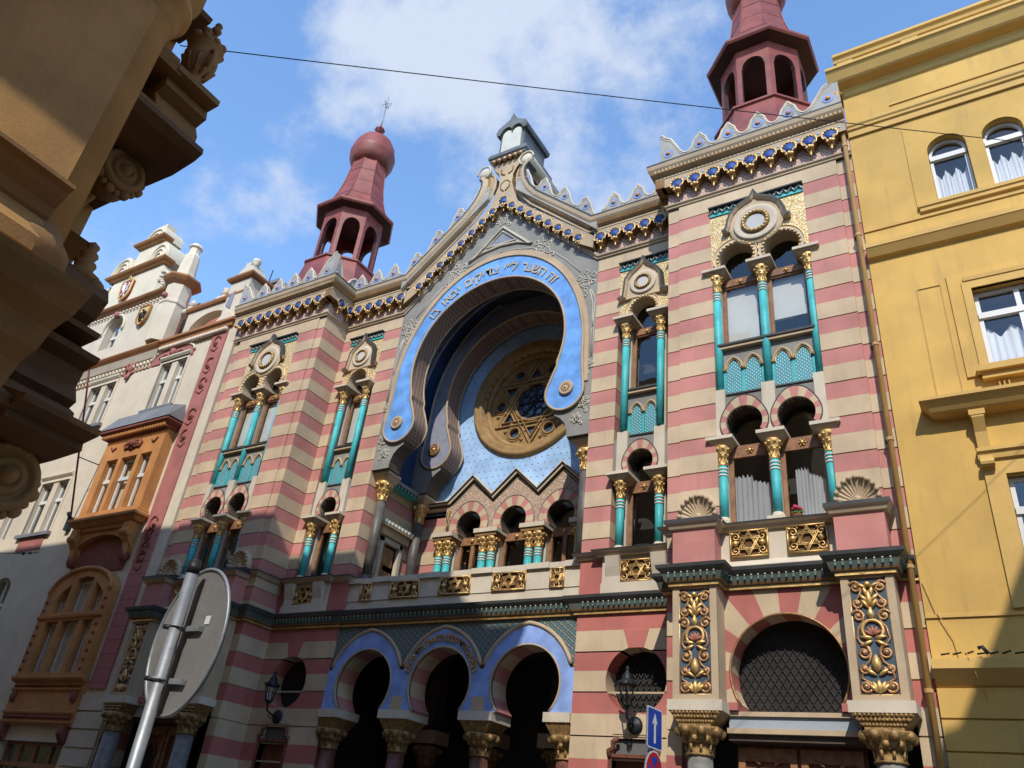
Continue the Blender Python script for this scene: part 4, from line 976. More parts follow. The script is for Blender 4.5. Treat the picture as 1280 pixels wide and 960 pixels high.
# strapwork drawn in raised plaster on the grey wall
def knot(cx, cz, sc_, ang):
    P = B()
    c_, s_ = cos(ang), sin(ang)
    def T(pts): return P3([(cx + sc_ * (x * c_ - z * s_), cz + sc_ * (x * s_ + z * c_)) for x, z in pts], -0.005)
    for pts in (circ(0, 0, 0.42, 14), arc(0, 0.0, 0.2, 0.75, 0, 360, 16)[:-1], arc(0, 0, 0.75, 0.2, 0, 360, 16)[:-1], [(0, 0.75), (0.22, 1.0), (0, 1.25), (-0.22, 1.0)], [(0, -0.75), (0.22, -1.0), (0, -1.25), (-0.22, -1.0)], [(0.6, 0.35), (0.85, 0.6), (0.6, 0.85), (0.35, 0.6)], [(-0.6, 0.35), (-0.85, 0.6), (-0.6, 0.85), (-0.35, 0.6)]):
        P.tube(T(pts), 0.02, 'strapwork', 4, closed=True)
    P.build('strapwork_knot', SYN)
P = B()
for sg in (-1, 1):
    knot(sg * 3.0, 15.0, 0.37, 0.0); knot(sg * 3.22, 12.3, 0.17, 0); knot(sg * 3.16, 11.25, 0.20, 0.3 * sg); knot(sg * 1.55, 16.72, 0.40, sg * 0.75); knot(sg * 3.0, 10.85, 0.16, sg * 0.8)
    P.tube(P3([(sg * (3.26 - 0.0), 12.6), (sg * 3.24, 13.4), (sg * 3.27, 13.5), (sg * 3.30, 14.4), (sg * 3.16, 14.75)], -0.005), 0.016, 'strapwork', 4)
    P.tube(P3([(sg * 3.30, 12.6), (sg * 3.31, 13.4), (sg * 3.27, 13.5), (sg * 3.23, 14.3), (sg * 3.12, 14.75)], -0.005), 0.016, 'strapwork', 4)
    P.tube(P3([(sg * 2.8, 15.45), (sg * 2.4, 15.95), (sg * 1.95, 16.4)], -0.005), 0.016, 'strapwork', 4)
    P.tube(P3([(sg * 1.2, 16.85), (sg * 0.6, 17.03), (0, 17.10)], -0.005), 0.016, 'strapwork', 4)
P.build('strapwork', SYN); P = B()
knot(0, 18.36, 0.28, pi / 4)
tri = [(-1.1, 17.05), (0, 18.08), (1.1, 17.05), (0.6, 17.28), (0, 17.35), (-0.6, 17.28)]
P.tube(P3(tri, -0.02), 0.045, 'pale_stone', 6, closed=True)
P.panel([(-0.5, 17.42), (0.5, 17.42), (0, 17.9)], [], -0.015, 0.0, 'pale_face'); P.tube(P3([(-0.5, 17.42), (0.5, 17.42), (0, 17.9)], -0.02), 0.035, 'pale_stone', 6, closed=True)
P.build('gable_triangle', SYN)
# lower string along bay, gable, bay
gx, gz = 3.30, 15.70
P = B(); pth = [(-5.69, gz), (-gx, gz), (0, 18.84), (gx, gz), (5.69, gz)]
P.sweep(P3(pth, 0.0), [(-0.0, 0.0), (0.0, 0.05), (0.05, 0.05), (0.06, 0.09), (0.11, 0.1), (0.15, 0.06), (0.16, 0.0)], (0, -1, 0), 'tan_stone', flip=-1, ms=['pale_stone', 'tan_stone', 'pale_stone', 'tan_stone', 'pale_stone', 'tan_stone']); P.build('string_course', SYN)
# corbel table up the two slopes
zf = lambda x: 18.96 - 0.90 * abs(x)
xs = [0.345 * k for k in range(-8, 9)]
P = B(); P.panel([(-3.3, 15.8), (0, 18.9), (3.3, 15.8), (3.3, 16.5), (0.7, 19.0), (0.3, 19.5), (-0.3, 19.5), (-0.7, 19.0), (-3.3, 16.5)], [], 0.012, 0.6, 'frieze_scale', 'tan_stone'); P.build('scale_frieze', SYN)
P = B()
def gplate():
    low = []
    def S(x, dz): return (x, zf(x) + dz)
    e = 0.05
    low.append(S(-3.25, -0.06)); 
    for i, x in enumerate(xs):
        low += [S(x - e, -0.16), S(x + e, -0.16)]
        if i < len(xs) - 1:
            m_ = (x + xs[i + 1]) / 2; r = (xs[i + 1] - x) / 2 - e - 0.01
            for k in range(1, 6):
                t_ = pi - pi * k / 6; low.append(S(m_ + r * cos(t_), -0.14 + 1.25 * r * sin(t_)))
    low.append(S(3.25, -0.06))
    low = sorted(low, key=lambda p: 0) 
    up = [(3.25, zf(3.25) + 0.36), (1.0, zf(1.0) + 0.30), (0.55, zf(0.55) + 0.33), (0.36, 19.3), (0.24, 19.7), (0.24, 20.05), (0.34, 20.3), (0.55, 20.55), (0.6, 20.8)]
    outer = low + up + [(-p[0], p[1]) for p in reversed(up)]
    return outer, [circ(x, zf(x) + 0.02, 0.115, 12) for x in xs if x != 0] + [circ(0, zf(0) + 0.05, 0.15, 14)]
o, h = gplate(); P.panel(o, h, -0.235, 0.3, 'tan_stone', 'ochre', 'ochre')
for sg in (-1, 1):
    P.tube(P3([(sg * 0.03, 19.4), (sg * 0.16, 19.55), (sg * 0.17, 19.75), (sg * 0.02, 19.88)], -0.245), 0.02, 'ochre', 5); P.tube(P3([(sg * 0.06, 20.12), (sg * 0.2, 20.2), (sg * 0.22, 20.4)], -0.245), 0.025, 'ochre', 5)
P.build('corbel_table', SYN)
SMALL = CORBEL.copy(); SMALL.name = 'small_corbel'; SMALL.transform(Matrix.Diagonal((0.84, 1.0, 0.84, 1.0)))
for x in xs:
    if x != 0: put(SMALL, 'corbel', SYN, (x, 0, zf(x) + 0.02))
put(CORBEL, 'corbel', SYN, (0, 0, zf(0) + 0.05))
# raking cornice, turning up into the neck of the finial
ck = [(5.69, 16.54), (3.07, 16.54), (1.0, 18.44), (0.68, 18.86), (0.46, 19.3), (0.36, 19.7), (0.36, 20.0), (0.44, 20.25), (0.60, 20.42)]
for sg in (1, -1):
    P = B(sg)
    P.sweep(P3(ck, 0.0), [(0.0, 0.22), (0.02, 0.25), (0.07, 0.25), (0.10, 0.22), (0.15, 0.33), (0.24, 0.36), (0.30, 0.40), (0.40, 0.42), (0.46, 0.42), (0.50, 0.0)], (0, -1, 0), 'tan_stone', flip=1, ms=CORNM); P.build('cornice', SYN)
    # scroll: a long roll running back from the front
    P = B(sg)
    P.lathe(0.78, 0, 20.36, [(1e-4, -0.42), (0.1, -0.42), (0.19, -0.38), (0.21, -0.33), (0.21, 1.5), (1e-4, 1.5)], 18, 'pale_stone', axis='y')
    P.tube(P3(arc(0.78, 20.36, 0.25, 0.25, 250, -10, 16), -0.40), 0.03, 'pale_stone', 6)
    P.build('scroll', SYN)
    # crest stepping down the slope
    P = B(sg); st = []; z_of = lambda x: 17.06 + 0.93 * (3.05 - x)
    for k in range(4):
        xc_ = 0.86 + 0.72 * k; tp = merlon_curve(xc_ - 0.36, xc_ + 0.36, 1, 0)
        st += [(x, z_of(x) + z + 0.08) for x, z in tp]
    poly = [(st[0][0], z_of(st[0][0]) - 0.25)] + st + [(st[-1][0], z_of(st[-1][0]) - 0.25)]
    P.panel(list(reversed(poly)), [], -0.36, -0.22, 'grey_crest', 'pale_stone'); P.tube(P3(st, -0.35), 0.032, 'pale_stone', 5); P.tube(P3([(x, z - 0.09) for x, z in st], -0.362), 0.011, 'strapwork', 4)
    for k in range(4):
        x = 0.86 + 0.72 * k; P.lathe(x, -0.36, z_of(x) + 0.37, [(0.12, -0.012), (0.12, 0)], 12, 'sky_blue', axis='y', smooth=False); P.ball(x, -0.37, z_of(x) + 0.39, 0.06, 'stud_orange', 6)
    P.build('crest', SYN)
# finial: dark base, tablets under an ogee hood
P = B(); P.lathe(0, 0, 0, [(1e-4, 0)], 4, 'lead') if False else None
P.sweep([(-0.62, 1.3, 20.78), (-0.62, -0.3, 20.78), (0.62, -0.3, 20.78), (0.62, 1.3, 20.78)], [(0, 0), (0.05, 0.03), (0.05, 0.1), (0.1, 0.14), (0.1, 0.24), (0.06, 0.34), (0.0, 0.4)], (0, 0, 1), 'finial_grey')
P.box(-0.62, 0.62, -0.3, 1.3, 20.78, 21.17, 'finial_grey')
for k in range(6): P.ball(-0.5 + 0.2 * k, -0.34, 20.76, 0.085, 'copper', 8)
fin = P.build('gable_finial', SYN)
P = B(); P.box(-0.46, 0.46, -0.22, 1.1, 21.15, 22.2, 'finial_grey')
P.panel([(0.36, 21.2), (0.36, 21.95)] + arc(0.18, 21.95, 0.18, 0.22, 0, 180, 8)[1:] + arc(-0.18, 21.95, 0.18, 0.22, 0, 180, 8)[1:] + [(-0.36, 21.2)], [], -0.27, -0.2, 'tablet_white')
P.build('law_tablets', fin)
hood = [(0.56, 22.0), (0.6, 22.12), (0.52, 22.32), (0.3, 22.46), (0.12, 22.58), (0.04, 22.78), (0, 22.86)]
P = B(); pl = hood + [(-x, z) for x, z in reversed(hood[:-1])] + [(-0.44, 21.98), (-0.42, 22.1)] + arc(-0.19, 22.06, 0.2, 0.2, 180, 20, 8) + [(0, 21.98)] + arc(0.19, 22.06, 0.2, 0.2, 160, 0, 8) + [(0.42, 22.1), (0.44, 21.98)]
P.panel(pl, [], -0.34, -0.2, 'finial_grey', 'finial_grey'); P.panel(hood + [(-x, z) for x, z in reversed(hood[:-1])], [], -0.2, 1.2, 'finial_grey'); P.build('finial_hood', fin)
# roof over the gable and the loggia vault
P = B(); P.panel([(-3.6, 16.6), (3.6, 16.6), (0.3, 19.4), (-0.3, 19.4)], [], 0.3, 8, 'lead'); P.box(-3.36, 3.36, 2.45, 8, 0, 17.4, 'hall_dark') if False else None
P.build('gable_roof', SYN)
P = B()
v_ = [(3.34, 10.4), (3.34, 12.5)] + arc(0, 13.0, 3.32, 3.9, 0, 180, 40) + [(-3.34, 12.5), (-3.34, 10.4)]
for ya, yb in ((0.5, 1.82), (2.3, 2.56)):
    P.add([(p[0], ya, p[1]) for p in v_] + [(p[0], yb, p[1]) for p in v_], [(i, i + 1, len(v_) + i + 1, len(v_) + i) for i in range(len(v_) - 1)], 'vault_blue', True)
for r_ in (0.96, 0.92): P.tube(P3(arc(0, 13.0, 3.32 * r_, 3.9 * r_, 0, 180, 36), 1.15), 0.05, 'pale_face', 6)
P.build('loggia_vault', SYN)

# ---------------------------------------------------------------- loggia: back wall, rose window, triple window, side walls, columns, balustrade
YB = 2.5
P = B(); P.panel([(-3.4, 9.9), (3.4, 9.9), (3.4, 17.3), (-3.4, 17.3)], [circ(0, 13.46, 1.66, 40)], YB, YB + 0.35, 'pale_blue', 'pale_blue', 'tan_stone')
for i in range(-17, 18):
    for j in range(0, 34):
        x, z = i * 0.2 + (0.1 if j % 2 else 0), 10.2 + j * 0.2
        if abs(x) < 3.3 and x * x + (z - 13.46) ** 2 > 4.2: P.lathe(x, YB, z, [(0.024, 0.0), (0.018, -0.006)], 6, 'dull_gold', axis='y', smooth=False)
P.build('starry_wall', SYN)
P = B(); rp = [(1.66, 0.3), (1.66, -0.05), (1.72, -0.12), (1.80, -0.06), (1.86, -0.14), (1.94, -0.10), (1.99, -0.02), (2.0, 0.0)]
P.lathe(0, YB, 13.46, rp, 48, 'rose_stone', axis='y', caps=False)
P.lathe(0, YB, 13.46, [(1.50, 0.3), (1.50, 0.12), (1.56, 0.1), (1.66, 0.14)], 48, 'rose_stone', axis='y', caps=False)
rose = P.build('rose_window', SYN)
P = B(); R = 1.46; zc = 13.46; yr = YB + 0.26
hx = [(R * cos(pi / 2 + k * pi / 3), R * sin(pi / 2 + k * pi / 3)) for k in range(6)]
holes = []
def tri_at(k):  # star point k: apex at hx[k], base on the inner hexagon; inset
    a = pi / 2 + k * pi / 3; ri = R / sqrt(3)
    p = [(R * cos(a), R * sin(a)), (ri * cos(a - pi / 6), ri * sin(a - pi / 6)), (ri * cos(a + pi / 6), ri * sin(a + pi / 6))]
    c = (sum(q[0] for q in p) / 3, sum(q[1] for q in p) / 3); return [(c[0] + (q[0] - c[0]) * 0.50, c[1] + (q[1] - c[1]) * 0.50 + zc) for q in p]
for k in range(6):
    holes.append(tri_at(k)); a = k * pi / 3; holes.append(circ(1.16 * cos(a), zc + 1.16 * sin(a), 0.17, 14))
holes.append([(0.62 * cos(k * pi / 12) * (1 if k % 4 else 0.93), zc + 0.62 * sin(k * pi / 12) * (1 if k % 4 else 0.93)) for k in range(24)])
P.panel(circ(0, zc, 1.52, 48), holes, yr, yr + 0.1, 'rose_stone')
for off in (0, pi):
    for k_ in (1.0, 0.83):
        P.tube([(k_ * R * cos(pi / 2 + off + 2 * pi * k / 3), yr - 0.02, zc + k_ * R * sin(pi / 2 + off + 2 * pi * k / 3)) for k in range(3)], 0.045, 'rose_stone', 5, closed=True)
for k in range(6):
    a = k * pi / 3; P.tube(P3(circ(1.16 * cos(a), zc + 1.16 * sin(a), 0.19, 14), yr - 0.02), 0.035, 'rose_stone', 5, closed=True); P.tube(P3(circ(1.16 * cos(a), zc + 1.16 * sin(a), 0.26, 14), yr - 0.01), 0.022, 'rose_stone', 4, closed=True)
    for d in (-0.27, 0.27):
        for rr_ in (1.0, 1.28): P.ball(rr_ * cos(a + d), yr - 0.01, zc + rr_ * sin(a + d), 0.06, 'rose_stone', 6)
P.tube(P3(circ(0, zc, 0.66, 30), yr - 0.02), 0.035, 'rose_stone', 5, closed=True)
for k in range(8):
    a = k * pi / 4; P.tube([(0, yr + 0.05, zc), (0.62 * cos(a), yr + 0.05, zc + 0.62 * sin(a))], 0.025, 'leading', 4)
    P.tube(P3(circ(0.36 * cos(a + pi / 8), zc + 0.36 * sin(a + pi / 8), 0.13, 10), yr + 0.05), 0.018, 'leading', 4, closed=True)
P.build('tracery', rose)
P = B(); P.box(-1.5, 1.5, yr + 0.08, yr + 0.09, zc - 1.5, zc + 1.5, 'stained_blue'); P.build('pane', rose)
# triple window
WX = [-1.46, 0.0, 1.46]
P = B(); yw = YB - 0.06
low = [(3.4, 7.0), (3.4, 10.2), (-3.4, 10.2), (-3.4, 7.0)]
outer = [(2.06, 9.26), (2.06, 10.15), (1.46, 10.72), (0.73, 10.1), (0, 10.72), (-0.73, 10.1), (-1.46, 10.72), (-2.06, 10.15), (-2.06, 9.26)]
for c in WX:
    a = arc(c, 9.50, 0.41, 0.41, 215, -35, 18); outer += [(a[0][0], 9.26)] + a + [(a[-1][0], 9.26)]
P.panel(outer, [], yw - 0.12, YB + 0.3, 'rose_arabesque', 'dark_soffit')
for sg in (-1, 1): P.box(sg * 2.19 - 0.13, sg * 2.19 + 0.13, yw - 0.12, YB + 0.2, 9.26, 10.15, 'rose_arabesque'); P.tube([(sg * 2.19, yw - 0.14, 9.4), (sg * 2.19 + 0.05, yw - 0.15, 9.6), (sg * 2.19 - 0.04, yw - 0.15, 9.8), (sg * 2.19, yw - 0.14, 10.0)], 0.05, 'dull_gold', 6)
P.build('triple_window_wall', SYN)
for c in WX:
    P = B(); n = 26; A0, A1 = -30, 210
    a = arc(c, 9.50, 0.41, 0.41, A1, A0, n); b = []
    for k in range(n + 1):
        t_ = radians(A1 + (A0 - A1) * k / n); q = 0.655 * (1 + 0.1 * max(0, sin(t_)) ** 6); b.append((c + q * cos(t_), 9.50 + q * sin(t_)))
    P.ring(a, b, yw - 0.16, yw - 0.05, PK, mi_='tan_stone', mo='tan_stone', seg=[PK if (k // 2) % 2 == 0 else CR for k in range(n)])
    P.tube(P3(b, yw - 0.16), 0.016, 'grey_stucco', 4); P.build('voussoir_arch', SYN)
    P = B(); P.box(c - 0.5, c + 0.5, YB + 0.1, YB + 0.2, 9.02, 9.24, 'wood'); P.ball(c, YB + 0.08, 9.13, 0.06, 'gold', 7)
    for x in (c - 0.42, c, c + 0.42) if c != 0 else (c - 0.42, c + 0.42): P.box(x - 0.055, x + 0.055, YB + 0.12, YB + 0.2, 7.0, 9.02, 'wood')
    f = P.build('window_frame', SYN); P = B(); P.box(c - 0.5, c + 0.5, YB + 0.17, YB + 0.178, 7.0, 9.05, 'glass'); P.box(c - 0.42, c + 0.42, YB + 0.17, YB + 0.178, 9.24, 10.0, 'glass'); P.build('pane', f)
for c, h_ in ((-2.19, 0.36), (-0.73, 0.38), (0.73, 0.38), (2.19, 0.36)):
    P = B(); P.box(c - h_, c + h_, YB - 0.42, YB + 0.2, 9.15, 9.27, 'pale_stone'); P.box(c - h_ + 0.04, c + h_ - 0.04, YB - 0.38, YB + 0.2, 9.05, 9.15, 'ochre'); P.box(c - 0.27, c + 0.27, YB - 0.02, YB + 0.2, 7.0, 9.05, 'reveal'); P.build('abacus', SYN)
for c in (-2.19, -0.73, 0.73, 2.19):
    for d in (-0.145, 0.145): place_col(COL_TRI, c + d, YB - 0.2, SYN)
P = B(); zz = [(-3.1, 10.15), (-2.19, 10.15), (-1.46, 10.83), (-0.73, 10.15), (0, 10.83), (0.73, 10.15), (1.46, 10.83), (2.19, 10.15), (3.1, 10.15)]
P.sweep(P3(zz, YB), [(-0.06, 0.0), (-0.06, 0.13), (-0.02, 0.17), (0.02, 0.17), (0.03, 0.26), (0.07, 0.28), (0.1, 0.34), (0.12, 0.34), (0.13, 0.0)], (0, -1, 0), 'zig_brown', flip=-1, ms=['pale_stone', 'pale_stone', 'zig_brown', 'zig_brown', 'pale_stone', 'zig_brown', 'pale_stone', 'pale_stone'])
P.build('zigzag_pediment', SYN)
P = B()
P.box(-2.2, 2.2, YB + 1.2, YB + 1.25, 6.5, 15.2, 'interior'); P.box(-3.4, 3.4, YB + 0.35, YB + 1.25, 15.2, 17.3, 'interior'); P.box(-3.4, -2.2, YB + 0.36, YB + 1.2, 6.5, 17, 'interior'); P.box(2.2, 3.4, YB + 0.36, YB + 1.2, 6.5, 17, 'interior'); P.box(-2.2, 2.2, YB + 0.36, YB + 1.2, 6.5, 6.9, 'interior'); P.box(-2.2, 2.2, YB + 0.5, YB + 1.2, 10.2, 11.3, 'interior')
P.box(-3.4, 3.4, YB + 1.3, 8, 0, 17.2, 'lead')
P.build('room', SYN)
for s in (1, -1):
    P = B(s)
    courses(P, 2.32, 3.4, YB, YB + 0.36, 10.16, 6.8)
    for ya, yb, zt, zb in ((0.6, 0.92, 10.3, 6.8), (1.75, YB, 10.3, 6.8), (0.92, 1.75, 10.3, 8.9)):
        i = 0.03; P.box(3.34 + i, 3.7, ya, yb, zb, zt, 'tan_stone')
        for a, b, m in bands(UP, zt, zb): P.box(3.34, 3.69, ya, yb, b, a, m)
    P.build('striped_wall', SYN)
    P = B(s)
    for ya, yb, za, zb in ((0.88, 1.0, 6.8, 8.85), (1.68, 1.8, 6.8, 8.85), (0.88, 1.8, 8.72, 8.86)): P.box(3.27, 3.6, ya, yb, za, zb, 'reveal')
    P.box(3.2, 3.4, 0.75, 1.95, 8.88, 9.1, 'tan_stone'); P.box(3.1, 3.4, 0.66, 2.05, 9.1, 9.16, 'tan_stone'); P.box(3.12, 3.34, 0.66, 2.05, 9.16, 9.22, 'teal')
    for k in range(9): P.box(3.08, 3.14, 0.7 + 0.15 * k, 0.77 + 0.15 * k, 9.17, 9.25, 'white_band')
    f = P.build('loggia_door', SYN); P = B(s); P.box(3.4, 3.46, 1.0, 1.68, 6.8, 8.72, 'door_wood')
    for z in (7.5, 8.15): P.box(3.385, 3.4, 1.08, 1.6, z, z + 0.5, 'wood')
    P.build('door_leaf', f)
    P = B(s); P.box(3.0, 3.4, 0.5, 1.78, 10.28, 10.42, 'grey_stucco'); P.box(2.98, 3.3, 0.52, 1.76, 10.22, 10.28, 'teal')
    for k in range(8): P.box(2.95, 3.0, 0.58 + 0.15 * k, 0.65 + 0.15 * k, 10.22, 10.30, 'lead')
    P.build('loggia_entablature', SYN)
    for y in (0.40, 2.12):
        P = B(s); abacus(P, 3.12, y - 0.27, y + 0.28, 10.18, 10.42, 0.31); P.build('abacus', SYN)
        place_col(COL_LOG, s * 3.12, y, SYN)
P = B(); P.box(-3.34, 3.34, 0.3, YB, 6.5, 6.9, 'paving'); P.build('loggia_floor', SYN)
P = B(); yb_ = 0.12
P.box(-3.34, 3.34, yb_, yb_ + 0.25, 6.46, 6.78, 'pale_stone'); P.box(-3.34, 3.34, yb_ + 0.02, yb_ + 0.2, 6.78, 7.22, 'pale_stone')
for a, b in ((-3.34, -2.92), (-2.56, -1.94), (-1.06, -0.44), (0.44, 1.06), (1.94, 2.56), (2.92, 3.34)): P.box(a, b, yb_ - 0.02, yb_ + 0.05, 6.78, 7.22, 'pale_stone'); P.box(a + 0.02, b - 0.02, yb_ - 0.09, yb_ + 0.3, 7.225, 7.355, 'pale_stone')
P.box(-3.34, 3.34, yb_ - 0.05, yb_ + 0.28, 7.22, 7.35, 'pale_stone'); bal = P.build('balustrade', SYN)
for c in (-1.5, 0, 1.5): put(STAR_M, 'star_grille', bal, (c, yb_ - 0.035, 7.0))
for c in (-2.74, 2.74): put(STAR_N, 'star_grille', bal, (c, yb_ - 0.035, 7.0))

# ---------------------------------------------------------------- entrance arcade
AX = [-2.2, 0.0, 2.2]
P = B(); top = []
for c in reversed(AX):
    pt = pointed(c, 4.69, 1.3, 0.2, radians(17), 12); top += [p for p in pt]
poly = [(3.34, 4.2), (3.34, 5.07)] + top + [(-3.34, 5.07), (-3.34, 4.2)]
op = []
for c in AX:
    a = arc(c, 4.76, 0.84, 0.80, 222, -42, 30); op += [(a[0][0], 4.2)] + a + [(a[-1][0], 4.2)]
P.panel([(3.34, 4.2), (3.34, 6.2), (-3.34, 6.2), (-3.34, 4.2)] + op, [], 0.055, 0.1, 'tile_lattice', 'dark_soffit'); P.build('tile_spandrel', SYN)
P = B()
P.panel(poly + op, [], 0.0, 0.06, 'arcade_blue', 'tan_stone', 'tan_stone')
for c in (-1.1, 1.1): P.box(c - 0.16, c + 0.16, -0.004, 0.02, 4.2, 4.5, 'tan_stone')
ab = P.build('blue_arcade', SYN)
P = B()
for c in AX:
    pt = pointed(c, 4.69, 1.34, 0.2, radians(20), 12); P.tube(P3(pt, 0.01), 0.05, 'tan_stone', 6)
    P.tube(P3(arc(c, 4.76, 0.84, 0.80, 222, -42, 30), -0.0), 0.022, 'tan_stone', 6)
P.build('arcade_moulding', SYN)
for c in AX:
    P = B(); a = arc(c, 4.76, 0.842, 0.802, 222, -42, 33); b = arc(c, 4.76, 1.0, 0.95, 222, -42, 33)
    P.ring(a, b, 0.06, 0.66, PK, mi_='seg', seg=[PK if (k // 3) % 2 == 0 else CR for k in range(33)]); P.build('striped_soffit', SYN)
# gilded verse round the middle arch
P = B(); TX2 = "הלא אב אחד לכלנו הלא אל אחד בראנו"
acc = 0; tw = sum(wd.get(c, 1.0) for c in TX2)
for c in TX2:
    w = wd.get(c, 1.0); t_ = radians(14 + 152 * (acc + w / 2) / tw); acc += w
    if c != ' ': P.glyph(c, 0.955 * cos(t_), 4.78 + 0.985 * sin(t_), 0.235, t_ - pi / 2, -0.015, 'gold', 0.025)
P.build('inscription', ab)
for a, b in ((-3.34, -2.74), (-1.52, -0.68), (0.68, 1.52), (2.74, 3.34)):
    P = B(); P.box(a, b, -0.07, 0.72, 4.02, 4.2, 'pale_stone'); c = (a + b) / 2 if abs((a + b) / 2) < 2 else (a + b) / 2 + (0.12 if a > 0 else -0.12)
    P.hexa([(max(a, c - 0.26), 0.03, 3.8), (min(b, c + 0.26), 0.03, 3.8), (min(b, c + 0.26), 0.6, 3.8), (max(a, c - 0.26), 0.6, 3.8)], [(a + 0.03, -0.04, 4.02), (b - 0.03, -0.04, 4.02), (b - 0.03, 0.7, 4.02), (a + 0.03, 0.7, 4.02)], 'dull_gold'); P.build('impost', SYN)
for x in (-3.13, -1.1, 1.1, 3.13): place_col(COL_ARC, x, 0.3, SYN)
for x in (-2.0, -0.2, 1.7, 3.0): place_col(COL_ARC, x, 2.6, SYN)
P = B()
for x in (-2.0, -0.2, 1.7, 3.0): P.box(x - 0.4, x + 0.4, 2.3, 2.9, 3.85, 4.15, 'tan_stone'); P.box(x - 0.2, x + 0.2, 2.4, 2.8, 4.15, 6.0, 'dark_soffit')
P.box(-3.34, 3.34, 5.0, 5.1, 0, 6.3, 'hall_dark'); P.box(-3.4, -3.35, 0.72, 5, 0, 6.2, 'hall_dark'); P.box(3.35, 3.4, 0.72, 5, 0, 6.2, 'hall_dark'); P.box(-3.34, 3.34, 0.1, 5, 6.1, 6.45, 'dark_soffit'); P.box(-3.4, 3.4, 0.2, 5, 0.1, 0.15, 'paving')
P.build('entrance_hall', SYN)
P = B(); P.sweep([(-3.34, 0.04, 6.115), (3.34, 0.04, 6.115)], DC, (0, 0, 1), 'dark_cornice', ms=DCM); studs(P, -3.2, 3.2, 0.04 - 0.15, 6.315, 0.125); P.build('studded_cornice', SYN)
# ================================================================== NEIGHBOURS, STREET AND STREET FURNITURE
def sash(parent, s, x0, x1, z0, z1, y, name='window', mull=1, transom=None, frame='white_frame', fw=0.07, arched=False, drape=False):
    """window as a part with its panes, seen set back in its opening"""
    P = B(s)
    if arched:
        c, r = (x0 + x1) / 2, (x1 - x0) / 2; zt = z1 - r
        o = [(x1, z0), (x1, zt)] + arc(c, zt, r, r, 0, 180, 14)[1:] + [(x0, z0)]
        i = [(x1 - fw, z0 + fw), (x1 - fw, zt)] + arc(c, zt, r - fw, r - fw, 0, 180, 14)[1:] + [(x0 + fw, z0 + fw)]
        P.panel(o, [i], y, y + 0.07, frame)
    else: P.panel(rect(x0, x1, z0, z1), [rect(x0 + fw, x1 - fw, z0 + fw, z1 - fw)], y, y + 0.07, frame)
    tz = transom if transom else None
    for k in range(mull):
        x = x0 + (x1 - x0) * (k + 1) / (mull + 1); P.box(x - fw * 0.6, x + fw * 0.6, y - 0.02, y + 0.05, z0 + fw, (tz if (arched and tz) else z1 - fw * 0.9), frame)
    if tz: P.box(x0 + 0.01, x1 - 0.01, y - 0.04, y + 0.05, tz, tz + 0.12, frame)
    f = P.build(name, parent)
    P = B(s); P.box(x0, x1, y + 0.03, y + 0.036, z0, z1 - ((x1 - x0) * 0.13 if arched else 0), 'glass'); P.build('pane', f)
    if drape:
        P = B(s); n = 40; V = []
        for k in range(n + 1):
            u = x0 + (x1 - x0) * k / n; zt_ = z0 + (z1 - z0) * (0.52 + 0.06 * sin(k * 0.55)); V += [(u, y + 0.16 + 0.025 * sin(k * 1.7), z0), (u, y + 0.16 + 0.025 * sin(k * 1.7), zt_)]
        P.add(V, [(2 * k, 2 * k + 2, 2 * k + 3, 2 * k + 1) for k in range(n)], 'net', True); P.build('net_curtain', f)
    P = B(s); P.box(x0 - 0.1, x1 + 0.1, y + 0.6, y + 0.65, z0 - 0.1, z1 + 0.1, 'interior'); P.build('room', f)
    return f
# ---------------------------------------------------------------- yellow house on the right
YH = thing('yellow_house', 'plain yellow rendered house with white framed windows right of the striped synagogue', 'house')
Y = 'yellow_stucco'; x0, x1 = 9.96, 24.0; yf = -1.0
wins_a = [(11.38, 12.09), (12.38, 13.09)]
op = []
xs_a = [11.38, 12.38, 14.6, 15.6, 17.8, 18.8]
for x in xs_a: c, r = x + 0.355, 0.355; op.append([(x, 13.77), (x + 0.71, 13.77), (x + 0.71, 15.1)] + arc(c, 15.1, r, r, 0, 180, 12)[1:])
xs_b = [11.58, 14.8, 18.0]
for x in xs_b: op.append(rect(x, x + 1.35, 9.75, 11.45))
for x in xs_b: op.append(rect(x - 0.12, x + 1.35, 6.0, 7.75))
P = B(); P.panel(rect(x0, x1, 0, 17.6), op, yf, yf + 0.3, Y, Y); P.build('wall', YH)
for x in xs_a: sash(YH, 1, x + 0.01, x + 0.70, 13.79, 15.44, yf + 0.14, mull=0, transom=14.93, arched=True, drape=True, fw=0.06)
for x in xs_b: sash(YH, 1, x + 0.01, x + 1.34, 9.77, 11.43, yf + 0.13, mull=1, transom=10.85, drape=True)
for x in xs_b: sash(YH, 1, x - 0.11, x + 1.34, 6.02, 7.73, yf + 0.13, mull=1, transom=7.1, drape=True)
T_ = 'yellow_trim'
def ymould(z, prof, xa=x0, xb=x1, m=T_, ms=None, name='moulding'):
    P = B(); P.sweep([(xa, yf + 0.2, z), (xa, yf, z), (xb, yf, z)] if xa > x0 else [(xa, yf, z), (xb, yf, z)], prof, (0, 0, 1), m, flip=1, ms=ms); return P.build(name, YH)
ymould(17.50, [(0, 0), (0.04, 0.03), (0.06, 0.14), (0.1, 0.2), (0.3, 0.26), (0.34, 0.3), (0.46, 0.52), (0.5, 0.54), (0.5, 0.62), (0.0, 0.68)], xa=9.72, xb=x1, name='cornice')
P = B(); P.box(9.9, x1, yf + 0.03, yf + 0.35, 17.6, 18.85, Y)
P.sweep([(9.88, yf + 0.0, 18.72), (x1, yf + 0.0, 18.72)], [(0, 0), (0.05, 0.02), (0.08, 0.12), (0.14, 0.16), (0.14, 0.24), (0, 0.27)], (0, 0, 1), T_, flip=1)
